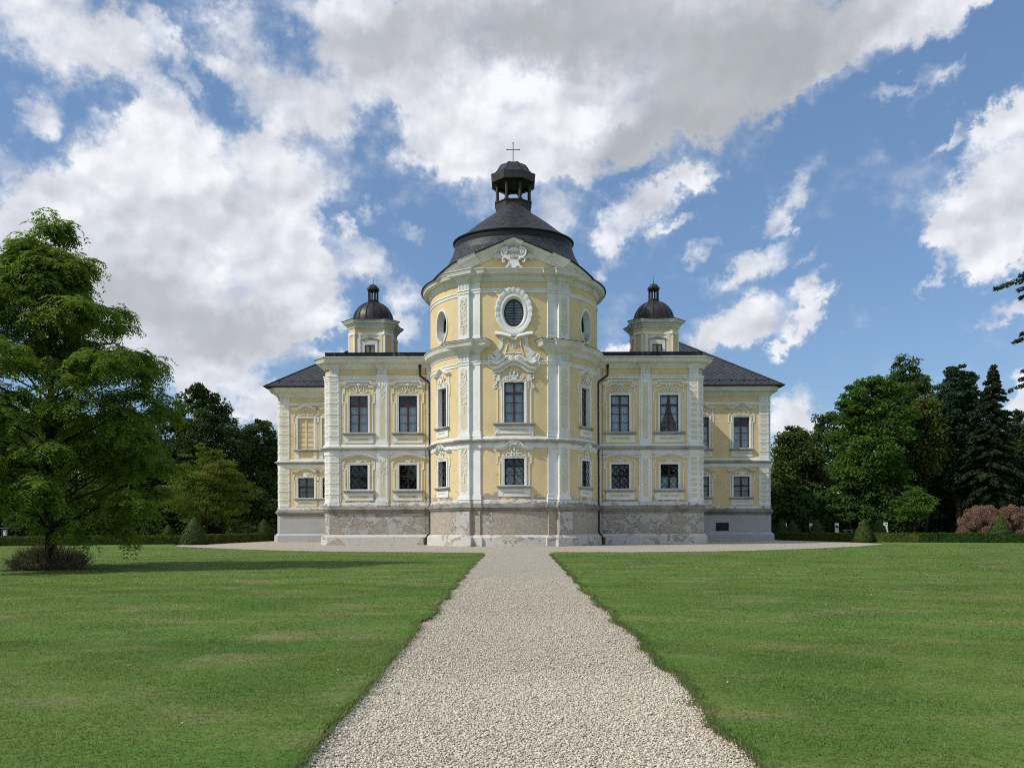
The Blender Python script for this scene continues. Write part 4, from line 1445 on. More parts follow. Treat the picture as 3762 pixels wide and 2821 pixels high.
    vs = [F_W.m(ua, Z_C1 + 0.05, 0.96), F_W.m(ub, Z_C1 + 0.05, 0.96), F_W.m(ub, Z_C1 + 0.18, 0.35), F_W.m(ua, Z_C1 + 0.18, 0.35)]
    b.add(vs, [(0, 1, 2, 3)])
    part(b, 'gutter_sheet', 'verdigris', parent=rf)
    b = MB()
    b.box(fc, min(s * 6.5, s * 16.55), max(s * 6.5, s * 16.55), Z_C1 + 0.05, Z_C1 + 0.42, 0.2, 0.34)
    b.box(fc, min(s * 16.45, s * 16.55), max(s * 16.45, s * 16.55), Z_C1 + 0.05, Z_C1 + 0.42, -10, 0.2)
    b.box(fc, min(s * 6.5, s * 16.6), max(s * 6.5, s * 16.6), Z_C1 + 0.42, Z_C1 + 0.47, 0.16, 0.38)
    part(b, 'parapet', 'parapet', parent=rf)

# main body behind the wings so the house is closed from above
b = MB()
P = [(CX - 10, FD + 3, Z_C1), (CX + 11, FD + 3, Z_C1), (CX + 11, 118, Z_C1), (CX - 10, 118, Z_C1)]
b.solid(P, 0.2)
part(b, 'flat_roof', 'black')
b = MB()
b.plan([(CX - 10, 118), (CX - 10, 118.01), (CX + 11, 118.01)], [(0, Z_C1), (0, 0)])
part(b, 'wall', 'yellow')

# ------------------------------------------------------------------ outer ranges
F_F = Flat(0, FD)
for s in (-1, 1):
    x0, x1 = FAR_X[s]
    fp = far_path(s)
    if s < 0:
        wins = [(U(1124, 1600, FD)[0], True), (U(1213, 1600, FD)[0], True)]
    else:
        wins = [(U(2724, 1600, FD)[0], False), (U(2575, 1600, FD)[0], False)]
    hw = 0.86
    ua, ub = (x0 + 0.3, x1) if s < 0 else (x0, x1 - 0.3)
    zl0, zl1 = 4.68, 6.86
    wall('wall', F_F, ua, ub, Z_LEDGE - 0.1, Z_S2, [(c - hw, c + hw, zl0, zl1) for c, _ in wins], 'yellow')
    wall('wall', F_F, ua, ub, Z_S2, Z_C0 + 0.2, [(c - hw, c + hw, UP0, 13.25) for c, _ in wins], 'yellow')
    b = MB()
    b.plan(fp[:3] if s < 0 else fp[1:], [(0, Z_C0 + 0.2), (0, Z_LEDGE)])
    bk = [(x1, 124), (x0, 124)]
    b.plan(bk, [(0, Z_C0 + 0.9), (0, 0)])
    inn = [(x1, FD), (x1, 124)] if s < 0 else [(x0, 124), (x0, FD)]
    b.plan(inn, [(0, Z_C0 + 0.9), (0, 0)])
    part(b, 'wall', 'yellow')
    for (c, sh) in wins:
        if sh:
            f = MB()
            n = 24
            za, zb = UP0, 13.25
            for sg in (-1, 1):
                cu = c + sg * 0.43
                for uu in (cu - 0.38, cu + 0.33):
                    f.box(F_F, uu, uu + 0.05, za, zb, -0.16, -0.07)
                for zz in (za, zb - 0.06, (za + zb) / 2 - 0.03):
                    f.box(F_F, cu - 0.33, cu + 0.33, zz, zz + 0.06, -0.16, -0.075)
                for i in range(n):
                    zz = za + 0.08 + (zb - za - 0.16) * i / n
                    f.add([F_F.m(cu - 0.33, zz, -0.09), F_F.m(cu + 0.33, zz, -0.09), F_F.m(cu + 0.33, zz + 0.13, -0.15), F_F.m(cu - 0.33, zz + 0.13, -0.15)], [(0, 1, 2, 3)])
            f.box(F_F, c - 0.05, c + 0.05, za, zb, -0.17, -0.06)
            f.box(F_F, c - hw, c + hw, za, zb, -0.3, -0.2)
            sw = part(f, 'shuttered_window', 'shutter')
            sw['label'] = 'window closed with yellow slatted shutters'
            q = MB()
            for ua_, ub_ in ((c - hw, c - hw + 0.001), (c + hw - 0.001, c + hw)):
                q.box(F_F, ua_, ub_, za, zb, -0.26, 0)
            q.sweep(F_F, [(c - hw - 0.09, za), (c - hw - 0.09, zb + 0.09), (c + hw + 0.09, zb + 0.09), (c + hw + 0.09, za)], [(-0.09, -0.02), (-0.09, 0.06), (0.09, 0.08), (0.09, -0.02)])
            q.sweep(F_F, mirror(ears_far_up(za, zb)[0], c), EARP)
            part(q, 'surround', 'white', parent=sw)
            q = MB()
            W = 1.28
            q.box(F_F, c - W, c + W, za - 0.10, za - 0.005, 0.0, 0.30)
            q.box(F_F, c - W + 0.1, c + W - 0.1, za - 0.22, za - 0.10, 0.0, 0.18)
            part(q, 'sill', 'sill', parent=sw)
            q = MB()
            hood_far_up(q, F_F, c, za, zb, hw)
            part(q, 'hood', 'white', parent=sw)
            q = MB()
            for sg in (-1, 1):
                q.box(F_F, min(c + sg * 0.75, c + sg * 1.15), max(c + sg * 0.75, c + sg * 1.15), Z_S3, za - 0.22, 0, 0.07)
            q.box(F_F, c - 0.75, c + 0.75, Z_S3, Z_S3 + 0.14, 0, 0.05)
            part(q, 'apron', 'white', parent=sw)
        else:
            window(F_F, c, UP0, 13.25, 2 * hw, (0.735,), 2, 'wood', 'half', hood_far_up, False, apron=0.6, ears=ears_far_up(UP0, 13.25), sill_w=1.3)
        window(F_F, c, zl0, zl1, 2 * hw, (0.55,), 1, 'wood_black', 'grey', hood_far_low, False, apron=0.6, ears=ears_low(zl0, zl1, 1.2), sill_w=1.3)
    # corner quoins
    for z0_, z1_, top in ((Z_WB, Z_S0, 0), (Z_S3, Z_B0, 1)):
        b = MB()
        e = x0 + 0.3 if s < 0 else x1 - 0.3
        ua, ub = sorted((e, e - s * 1.0))
        b.box(F_F, ua, ub, z0_, z1_, 0, 0.06)
        b.box(F_F, ua, ub, z0_, z0_ + 0.24, 0.06, 0.1)
        quoin_ribs(b, F_F, ua, ub, z0_ + 0.3, z1_ - 0.1, 0.06)
        ch = Flat(e - s * 0.02 + s * 0.18, FD + 0.13, 0.3, 0.35 * s)
        b.box(ch, -0.24, 0.24, z0_, z1_, -0.1, 0.02)
        quoin_ribs(b, ch, -0.24, 0.24, z0_ + 0.3, z1_ - 0.1, 0.02)
        b.cur = 1
        quoin_panels(b, F_F, (ua + ub) / 2, 0.54, z0_ + 0.3, z1_ - 0.1, 0.06)
        quoin_panels(b, ch, 0, 0.24, z0_ + 0.3, z1_ - 0.1, 0.02)
        q = part(b, 'corner_quoin', ('white', 'pale_yellow'))
        if top:
            b = MB()
            b.box(F_F, ua, ub, Z_B1, Z_C0, 0, 0.06)
            capital(b, F_F, (ua + ub) / 2, 0.94, Z_B1, Z_C0, 0.06)
            part(b, 'capital', 'white', parent=q)
    # hipped roof running back
    ov = 1.05
    X0, X1 = x0 - ov, x1 + ov
    if s < 0: X1 = X0 + 16.2
    else: X0 = X1 - 19.2
    yf, yb = FD - ov, 125.0
    hwid = (X1 - X0) / 2
    pt_ = 0.71
    ze = 16.52
    A, B = (X0, yf, ze), (X1, yf, ze)
    Cc, D = (X1, yb, ze), (X0, yb, ze)
    r0 = (X0 + hwid, yf + hwid, ze + hwid * pt_)
    r1 = (X0 + hwid, yb - hwid, ze + hwid * pt_)
    b = MB()
    b.add([A, B, Cc, D, r0, r1], [(0, 1, 4), (1, 2, 5, 4), (2, 3, 5), (3, 0, 4, 5)])
    rf = part(b, 'hip_roof', 'slate_d', uvm='plane')
    b = MB()
    b.plan([(X0, yb), (X0, yf), (X1, yf), (X1, yb)], [(0.0, ze + 0.05), (0.10, ze + 0.03), (0.12, ze - 0.08), (0.02, ze - 0.14), (-0.3, ze - 0.16)])
    part(b, 'gutter', 'black', parent=rf)
    b = MB()
    for P_, Q_ in ((A, r0), (B, r0), (r0, r1)):
        b.tube(WORLD, [(P_[0], P_[2] + 0.02, -P_[1]), (Q_[0], Q_[2] + 0.02, -Q_[1])], 0.07, 6)
    part(b, 'ridge_tile', 'black', parent=rf)
    b = MB()
    k0 = 0.5
    xs0, xs1 = (X0 + 1.4, min(X1, -13)) if s < 0 else (max(X0, 13), X1 - 1.4)
    n = int((xs1 - xs0) / 1.25)
    for i in range(n + 1):
        x = xs0 + (xs1 - xs0) * i / n
        zz = ze + 0.7 * pt_
        b.box(Flat(0, yf + 0.7), x - 0.03, x + 0.03, zz - 0.05, zz + 0.28, -0.04, 0.03)
    b.tube(WORLD, [(xs0 - 0.4, ze + 0.7 * pt_ + 0.12, -(yf + 0.66)), (xs1, ze + 0.7 * pt_ + 0.12, -(yf + 0.66))], 0.025, 5)
    part(b, 'snow_guard', 'iron', parent=rf)

# small barred basement opening in the right outer range
b = MB()
bx0, _, bz1 = U(2629.8, 1919.5, FD - 0.08)
bx1, _, bz0 = U(2677.3, 1949.3, FD - 0.08)
b.box(Flat(0, FD - 0.08), bx0, bx1, bz0, bz1, -0.1, 0.012)
bw_ = part(b, 'basement_window', 'black')
bw_['label'] = 'small black basement opening in the plain grey plinth'
b = MB()
for i in range(6):
    x = bx0 + (bx1 - bx0) * (i + 0.5) / 6
    b.box(Flat(0, FD - 0.08), x - 0.015, x + 0.015, bz0, bz1, 0.012, 0.04)
part(b, 'grille', 'iron', parent=bw_)

# ------------------------------------------------------------------ roof turrets
def turret(s):
    cx, cy = CX + s * 13.3, 78.2
    a, hl, dd, dh = 1.95, 1.12, 2.42, 0.50
    path = []
    for k in range(4):
        an = R_(90 * k)
        n, t = (math.sin(an), -math.cos(an)), (math.cos(an), math.sin(an))
        q = lambda o, d: (cx + n[0] * d + t[0] * o, cy + n[1] * d + t[1] * o)
        path += [q(-hl, a), q(-hl * 0.4, a - 0.1), q(hl * 0.4, a - 0.1), q(hl, a)]
        an = R_(90 * k + 45)
        n, t = (math.sin(an), -math.cos(an)), (math.cos(an), math.sin(an))
        q2 = lambda o, d: (cx + n[0] * d + t[0] * o, cy + n[1] * d + t[1] * o)
        path += [q2(-dh, dd), q2(dh, dd)]
    b = MB()
    b.plan(path, [(0, 20.2), (0, 16.3)], closed=True)
    tw = part(b, 'roof_turret', 'yellow')
    tw['label'] = ('left', 'right')[s > 0] + ' domed turret standing on the flat wing roof'
    b = MB()
    b.plan(path, [(0.0, 19.62), (0.06, 19.60), (0.07, 19.34), (0.0, 19.32)], closed=True)
    for k in range(4):
        an = R_(90 * k + 45)
        fa = Flat(cx + dd * math.sin(an), cy - dd * math.cos(an), math.cos(an), math.sin(an))
        for u0, u1 in ((-0.5, -0.3), (0.3, 0.5)):
            b.box(fa, u0, u1, 16.4, 19.4, -0.05, 0.05)
        an = R_(90 * k)
        fa = Flat(cx + a * math.sin(an), cy - a * math.cos(an), math.cos(an), math.sin(an))
        for sg in (-1, 1):
            u0, u1 = sorted((sg * 1.14, sg * 0.86))
            b.box(fa, u0, u1, 16.4, 19.4, -0.15, 0.05)
    part(b, 'wall_strip', 'white', parent=tw)
    b = MB()
    cp = [(0.0, 19.98), (0.08, 20.0), (0.1, 20.12), (0.2, 20.2), (0.22, 20.3), (0.4, 20.4), (0.44, 20.5), (0.5, 20.55), (0.52, 20.64), (0.0, 20.68)]
    b.plan(path, cp, closed=True)
    part(b, 'cornice', 'cornice', parent=tw)
    b = MB()
    P = []
    b.plan(path, [(0.56, 20.645), (0.57, 20.68), (0.1, 20.86), (-0.5, 20.95)], closed=True)
    part(b, 'eaves_sheet', 'copper', parent=tw)
    b = MB()
    R0 = 1.9
    prof_ = [(R0 + 0.08, 20.7), (R0 + 0.06, 20.9), (R0, 20.95)] + [(R0 * math.cos(R_(q)), 20.95 + 1.92 * math.sin(R_(q))) for q in range(6, 79, 6)]
    b.lathe((cx, cy), prof_, 48)
    part(b, 'dome', 'copper', smooth=30, parent=tw)
    b = MB()
    for i in range(16):
        an = R_(22.5 * i + 11)
        pts = [(cx + (r + 0.01) * math.sin(an), z, -(cy - (r + 0.01) * math.cos(an))) for r, z in prof_[2:]]
        b.tube(WORLD, pts, 0.04, 5)
    part(b, 'ridge_seam', 'black', parent=tw)
    fa = Flat(cx, cy - a + 0.09)
    w = MB()
    w.box(fa, -0.42, 0.42, 16.6, 18.42, -0.06, 0.0)
    wn = part(w, 'turret_pane', 'glass', parent=tw)
    w = MB()
    for u0, u1 in ((-0.46, -0.38), (0.38, 0.46), (-0.06, 0.06)):
        w.box(fa, u0, u1, 16.6, 18.44, -0.02, 0.05)
    for zz in (16.75, 17.05, 18.36):
        w.box(fa, -0.4, 0.4, zz, zz + 0.07, -0.02, 0.045)
    part(w, 'turret_window', 'wood', parent=tw)
    w = MB()
    w.box(fa, -0.42, 0.42, 16.6, 18.42, -0.4, -0.35)
    part(w, 'blind', 'blind', parent=tw)
    w = MB()
    w.sweep(fa, [(-0.58, 16.4), (-0.58, 18.54), (0.58, 18.54), (0.58, 16.4)], [(-0.12, 0), (-0.12, 0.12), (0.12, 0.14), (0.12, 0)])
    w.sweep(fa, mirror([(-0.78, 18.82), (-0.5, 18.86)] + arc_path(0.5, 18.88, 19.02)[1:], 0), [(a_ * 0.6, q * 0.6 + 0.06) for a_, q in HOODP])
    w.box(fa, -0.74, 0.74, 18.68, 18.80, 0, 0.12)
    part(w, 'surround', 'white', parent=tw)
    lan_ = lantern((cx, cy), 22.5, 22.95, 23.92, 24.0, 24.16, 24.5, 0.52, 0.44, 0.60, 0.06,
                   [(0.60, 24.16), (0.46, 24.2), (0.42, 24.3), (0.3, 24.46), (0.12, 24.54), (0.0, 24.56)], 'slim lantern on the dome of the %s turret' % ('left', 'right')[s > 0], 0.5)
    b = MB()
    b.tube(WORLD, [(cx, 24.5, -cy), (cx, 25.25, -cy)], 0.03, 6, 0.012)
    part(b, 'spike', 'iron')


turret(-1)
turret(1)

# ------------------------------------------------------------------ downpipes and lightning wires
for s in (-1, 1):
    b = MB()
    xa = CX + s * 8.25
    xb = CX + s * 7.42
    yy = WD - 0.17
    pts = [(xa, 15.72), (xa, 15.2), (xa, 14.85), (xb + s * 0.12, 14.35), (xb, 14.15), (xb, 8.9), (xb, 8.2), (xb, 3.6), (xb + s * 0.0, 3.3), (xb, 1.1), (xb + s * 0.12, 0.85), (xb + s * 0.3, 0.62)]
    yo = [0, 0, 0, 0, 0, 0, 0.02, 0.0, 0.3, 0.12, 0.3, 0.42]
    b.tube(WORLD, [(x, z, -(yy - o)) for (x, z), o in zip(pts, yo)], 0.088, 10)
    b.tube(WORLD, [(xa, 15.5, -yy), (xa, 15.85, -yy)], 0.12, 10, 0.16)
    dp = part(b, 'downpipe', 'pipe', smooth=50)
    b = MB()
    for zz in (13.4, 11.4, 9.6, 7.4, 5.6, 4.1):
        b.lathe((xb, yy), [(0.088, zz), (0.115, zz), (0.115, zz + 0.06), (0.088, zz + 0.06)], 10)
    part(b, 'pipe_clip', 'pipe', parent=dp)
    b = MB()
    bxp = xb + s * 0.36
    b.lathe((bxp, yy - 0.5), [(0.13, 0.0), (0.15, 0.05), (0.17, 0.55), (0.2, 0.56), (0.2, 0.62), (0.1, 0.64)], 8)
    part(b, 'drain_boot', 'boot', parent=dp)
    b = MB()
    xw = CX + s * 7.78
    b.tube(WORLD, [(xw + 0.03 * math.sin(i), 15.5 - 0.6 * i, -(WD - 0.1)) for i in range(21)], 0.014, 4)
    b.tube(WORLD, [(xw, 3.3, -(WD - 0.36)), (xw, 0.9, -(WD - 0.2))], 0.014, 4)
    part(b, 'lightning_wire', 'iron')
    # a rust patch and fallen plaster near the right cornice is part of the dirt material
# ================================================================== GROUND
def grass_color(nt, p, far=False):
    big = nt.noise(nt.scaled(p, (0.28, 0.42, 1)), 1.0, 5, 0.6)
    mid = nt.noise(nt.scaled(p, (1.2, 1.6, 1)), 1.0, 5, 0.6)
    dry = nt.noise(nt.scaled(p, (0.55, 0.95, 1)), 0.9, 6, 0.62, 0.3)
    c = nt.mix(nt.ss(big, 0.35, 0.68), (0.096, 0.180, 0.031), (0.160, 0.238, 0.046))
    c = nt.mix(nt.ss(mid, 0.42, 0.72, 0, 0.55), c, (0.108, 0.212, 0.031))
    c = nt.mix(nt.ss(dry, 0.48, 0.70, 0, 0.8), c, (0.28, 0.245, 0.115))
    return c


def lawn_mat():
    m, nt, out = material('lawn turf')
    p = pos(nt)
    c = grass_color(nt, p)
    f = nt.noise(nt.scaled(p, (9, 13, 9)), 1.0, 5, 0.75)
    f2 = nt.noise(nt.scaled(p, (2.6, 4.6, 3)), 1.0, 5, 0.7)
    c = nt.mix(nt.ss(f, 0.3, 0.7), nt.mix(0.5, c, (0.04, 0.08, 0.018)), c)
    c = nt.mix(nt.ss(f2, 0.35, 0.65, 0.0, 0.35), c, nt.mix(0.5, c, (0.16, 0.20, 0.06)))
    pbsdf(nt, out, c, 0.9, nt.math('ADD', f, f2), 0.5, 0.05, 0.1)
    return m


def blade_mat():
    m, nt, out = material('grass blades')
    g = nt.n('ShaderNodeNewGeometry')
    c = grass_color(nt, g.outputs['Position'])
    rnd = g.outputs['Random Per Island']
    c = nt.mix(nt.ss(rnd, 0.0, 1.0, 0.0, 0.45), c, (0.172, 0.285, 0.058))
    c = nt.mix(nt.ss(rnd, 0.88, 0.91, 0.0, 0.8), c, (0.36, 0.33, 0.17))
    d = nt.n('ShaderNodeBsdfPrincipled', {'Base Color': c, 'Roughness': 0.55, 'Specular IOR Level': 0.25})
    t = nt.n('ShaderNodeBsdfTranslucent', {'Color': c})
    mx = nt.n('ShaderNodeMixShader', {0: 0.45, 1: d.outputs[0], 2: t.outputs[0]})
    nt.t.links.new(mx.outputs[0], out.inputs[0])
    return m


def gravel_mat():
    m, nt, out = material('gravel')
    p = pos(nt)
    v = nt.n('ShaderNodeTexVoronoi', {'Vector': p, 'Scale': 46.0, 'Randomness': 1.0}, feature='F1')
    e = nt.n('ShaderNodeTexVoronoi', {'Vector': p, 'Scale': 46.0, 'Randomness': 1.0}, feature='DISTANCE_TO_EDGE')
    hue = nt.n('ShaderNodeSeparateColor', {0: v.outputs['Color']})
    c = nt.mix(hue.outputs[0], (0.51, 0.453, 0.35), (0.67, 0.602, 0.48))
    c = nt.mix(nt.ss(hue.outputs[1], 0.8, 0.9), c, (0.20, 0.20, 0.20))
    c = nt.mix(nt.ss(hue.outputs[2], 0.88, 0.93), c, (0.40, 0.29, 0.17))
    c = nt.mix(nt.ss(e.outputs[0], 0.0, 0.12, 0.6, 0.0), c, (0.14, 0.12, 0.10))
    big = nt.noise(nt.scaled(p, (0.5, 0.22, 1)), 1.2, 5, 0.65)
    c = nt.mix(nt.ss(big, 0.5, 0.75, 0, 0.45), c, (0.36, 0.31, 0.23))
    w = nt.noise(nt.scaled(p, (1.1, 0.6, 1)), 1.0, 6, 0.7)
    y = nt.n('ShaderNodeSeparateXYZ', {0: p}).outputs[1]
    wf = nt.math('MULTIPLY', nt.ss(w, 0.60, 0.72), nt.ss(y, 46, 60, 0.12, 0.6))
    c = nt.mix(wf, c, (0.10, 0.12, 0.045))
    pbsdf(nt, out, c, 0.85, nt.math('MINIMUM', e.outputs[0], 0.3), 0.9, 0.03, 0.2)
    return m


def pebble_mat():
    m, nt, out = material('pebbles')
    g = nt.n('ShaderNodeNewGeometry')
    r = g.outputs['Random Per Island']
    ra = nt.n('ShaderNodeValToRGB', {0: r})
    e = ra.color_ramp.elements
    e[0].position, e[0].color = 0.0, (0.33, 0.29, 0.235, 1)
    e[1].position, e[1].color = 1.0, (0.73, 0.665, 0.54, 1)
    for p_, c_ in ((0.12, (0.47, 0.415, 0.315, 1)), (0.3, (0.56, 0.495, 0.38, 1)), (0.5, (0.62, 0.55, 0.435, 1)), (0.62, (0.52, 0.43, 0.29, 1)), (0.66, (0.68, 0.61, 0.49, 1))):
        q = e.new(p_)
        q.color = c_
    c = nt.mix(nt.ss(nt.noise(g.outputs['Position'], 60, 3, 0.6), 0.3, 0.7, 0, 0.25), ra.outputs[0], (0.3, 0.27, 0.22))
    pbsdf(nt, out, c, 0.7, None, spec=0.3)
    return m


M['lawn'] = lawn_mat()
M['blade'] = blade_mat()
M['gravel'] = gravel_mat()
M['pebble'] = pebble_mat()


def far_ground_mat():
    m, nt, out = material('park grass')
    c = grass_color(nt, pos(nt))
    pbsdf(nt, out, c, 0.9, None, spec=0.1)
    return m


b = MB()
b.poly([(-2500, -400, -0.03), (2500, -400, -0.03), (2500, 4000, -0.03), (-2500, 4000, -0.03)])
tag(b.build('ground', far_ground_mat(), fixn=False), kind='structure')

# gravel path and forecourt, one sheet
LEFT = [G(645, 2900)] * 0
# path edges in photo pixels (bottom to top)
edgeL = [(1096, 2821), (1190, 2712), (1290, 2600), (1375, 2500), (1460, 2398), (1530, 2315), (1590, 2250), (1640, 2190), (1690, 2130), (1722, 2090), (1750, 2062), (1778, 2038)]
edgeR = [(2776, 2821), (2660, 2690), (2560, 2580), (2440, 2455), (2330, 2340), (2230, 2250), (2160, 2185), (2105, 2125), (2070, 2085), (2040, 2056), (2022, 2036)]
frontL = [(1772, 2033), (1600, 2031), (1300, 2028.5), (1100, 2026), (900, 2020), (760, 2014), (660, 2009), (632, 2005)]
frontR = [(2040, 2030), (2300, 2030.5), (2600, 2027.5), (2800, 2023), (3000, 2016), (3150, 2009), (3245, 2000)]
gl = [G(*p) for p in edgeL]
gr_ = [G(*p) for p in edgeR]
# towards and behind the camera
gl = [(-1.33, -4.0), (-1.34, 0.0), (-1.36, 3.0)] + gl
gr_ = [(1.40, -4.0), (1.45, 0.0), (1.52, 3.0)] + gr_
fl = [G(*p) for p in frontL]
fr = [G(*p) for p in frontR]


def densify(P, step, rag):
    out = []
    for (x0, y0), (x1, y1) in zip(P, P[1:]):
        l = math.hypot(x1 - x0, y1 - y0)
        n = max(1, int(l / step))
        for i in range(n):
            t = i / n
            w_ = y0 + (y1 - y0) * t
            q = 0.25 * math.sin(15.1 * w_ + 2 * math.sin(w_)) + 0.4 * math.sin(6.3 * w_ + 1 + 1.5 * math.sin(1.7 * w_)) + 0.5 * math.sin(1.9 * w_ + 2) + random.uniform(-0.16, 0.16)
            nx, ny = -(y1 - y0) / l, (x1 - x0) / l
            out.append((x0 + (x1 - x0) * t + nx * rag * q, y0 + (y1 - y0) * t + ny * rag * q))
    out.append(P[-1])
    return out


# hedge feet give the far rim of the lawns
hedge_L = [(-62.0, 67.5), (U(0, 2004, 70)[0], 70.0), (U(640, 2001, 76)[0], 76.5)]
hedge_R = [(U(3230, 1996, 76)[0], 76.0), (U(3762, 1998, 69.5)[0], 70.5), (62.0, 66.5)]
LZ = 0.045
kE = next(i for i, p in enumerate(gl) if p[1] > G(1460, 2398)[1] + 0.01)
rimL = densify(gl[:kE + 1], 0.14, 0.018)[:-1] + densify(gl[kE:], 0.14, 0.11)
rimR = densify(gr_, 0.14, 0.10)
polyL = rimL + densify(cr([gl[-1], fl[0]], 2)[:1] + fl, 0.8, 0.05) + [hedge_L[2], hedge_L[1], hedge_L[0], (-62, -4)]
polyR = rimR + densify(fr, 0.8, 0.05) + [hedge_R[0], hedge_R[1], hedge_R[2], (62, -4)]


def lawn(poly, label):
    tris = geometry.tessellate_polygon([[Vector((x, y, 0)) for x, y in poly]])
    n = len(poly)
    vs = [(x, y, LZ) for x, y in poly] + [(x, y, -0.02) for x, y in poly]
    fs = [tuple(t) for t in tris] + [(i, (i + 1) % n, (i + 1) % n + n, i + n) for i in range(n)]
    me = bpy.data.meshes.new('lawn')
    me.from_pydata(vs, [], fs)
    bm = bmesh.new(); bm.from_mesh(me)
    bmesh.ops.recalc_face_normals(bm, faces=bm.faces)
    bm.to_mesh(me); bm.free()
    me.materials.append(M['lawn'])
    me.materials.append(M['soil'])
    for p in me.polygons:
        if abs(p.normal.z) < 0.5: p.material_index = 1
    return tag(link('lawn', me), kind='structure')


M['soil'] = plain('bare soil', (0.19, 0.155, 0.11), 0.95, 0.5, 9.0, 0.1, 0.0, 0.6)
lawn(polyL, '')
lawn(polyR, '')
b = MB()
gx = [(-30.0, 100), (-30, 40.0), (-4.5, 30), (-4.5, -4), (4.5, -4), (4.5, 30), (32, 40), (32, 100)]
b.poly([(x, y, 0.0) for x, y in gx])
tag(b.build('gravel_path', M['gravel'], fixn=False), kind='structure')


# strips of bare soil where turf and gravel meet
b = MB()
for P_, sg in ((gl, 1), (gr_, -1)):
    Q = densify(P_, 0.25, 0.03)
    L_ = [(x - sg * 0.15, y, 0.004) for x, y in Q]
    R2 = [(x + sg * max(0.01, 0.045 + 0.05 * math.sin(y * 1.3 + sg) + random.uniform(-0.04, 0.04)), y, 0.004) for x, y in Q]
    n = len(Q)
    b.add(L_ + R2, [(i, i + 1, n + i + 1, n + i) for i in range(n - 1)])
tag(b.build('soil_strip', M['soil'], fixn=False), kind='structure')

# pebbles near the camera
def in_path(x, y):
    xl = np.interp(y, [p[1] for p in gl], [p[0] for p in gl])
    xr = np.interp(y, [p[1] for p in gr_], [p[0] for p in gr_])
    return (x > xl - 0.02) & (x < xr + 0.02)


def ico():
    bm = bmesh.new()
    bmesh.ops.create_icosphere(bm, subdivisions=1, radius=1)
    v = np.array([q.co for q in bm.verts]); f = np.array([[q.index for q in t.verts] for t in bm.faces])
    bm.free()
    return v, f


IV, IF = ico()
OV = np.array([[1, 0, 0], [-1, 0, 0], [0, 1, 0], [0, -1, 0], [0, 0, 1], [0, 0, -1]], float)
OF = np.array([[0, 2, 4], [2, 1, 4], [1, 3, 4], [3, 0, 4], [2, 0, 5], [1, 2, 5], [3, 1, 5], [0, 3, 5]])
for y0, y1, dens, size, BV, BF in ((3.6, 8.5, 5200, 0.0077, IV, IF), (8.5, 14, 2600, 0.0091, OV, OF), (14, 26, 800, 0.0104, OV, OF)):
    n = int((y1 - y0) * 4.6 * dens)
    x = RNG.uniform(-1.9, 2.7, n)
    y = RNG.uniform(y0, y1 * 1.06, n)
    k = in_path(x, y) & (RNG.uniform(0, 1, n) < np.clip((y1 * 1.06 - y) / (y1 * 0.12), 0, 1))
    x, y = x[k], y[k]
    n = len(x)
    sc = size * np.exp(RNG.normal(0, 0.28, n))
    ax = np.stack([sc * RNG.uniform(0.85, 1.4, n), sc * RNG.uniform(0.7, 1.1, n), sc * RNG.uniform(0.5, 0.85, n)], 1)
    an = RNG.uniform(0, 2 * math.pi, n)
    loc = BV[None] * ax[:, None, :] * (1 + RNG.normal(0, 0.07, (n, len(BV), 1)))
    ca, sa = np.cos(an)[:, None], np.sin(an)[:, None]
    tl = RNG.normal(0, 0.35, (n, 1))
    X, Y, Z = loc[..., 0], loc[..., 1], loc[..., 2]
    Y, Z = Y * np.cos(tl) - Z * np.sin(tl), Y * np.sin(tl) + Z * np.cos(tl)
    v = np.stack([x[:, None] + X * ca - Y * sa, y[:, None] + X * sa + Y * ca, ax[:, 2][:, None] * RNG.uniform(0.2, 1.0, (n, 1)) + Z], -1)
    Fc = (BF[None] + (np.arange(n) * len(BV))[:, None, None]).reshape(-1, 3)
    tag(np_mesh('gravel_pebbles', v.reshape(-1, 3), Fc, M['pebble'], smooth=True), kind='stuff')


# grass blades
def lawn_mask(x, y):
    xl = np.interp(y, [p[1] for p in rimL], [p[0] for p in rimL])
    xr = np.interp(y, [p[1] for p in rimR], [p[0] for p in rimR])
    xs = np.array([p[0] for p in fl[::-1] + fr]); ys = np.array([p[1] for p in fl[::-1] + fr])
    yf = np.interp(x, xs, ys, left=68, right=68)
    return ((x < xl - 0.0) | (x > xr + 0.0)) & (y < yf - 0.05)


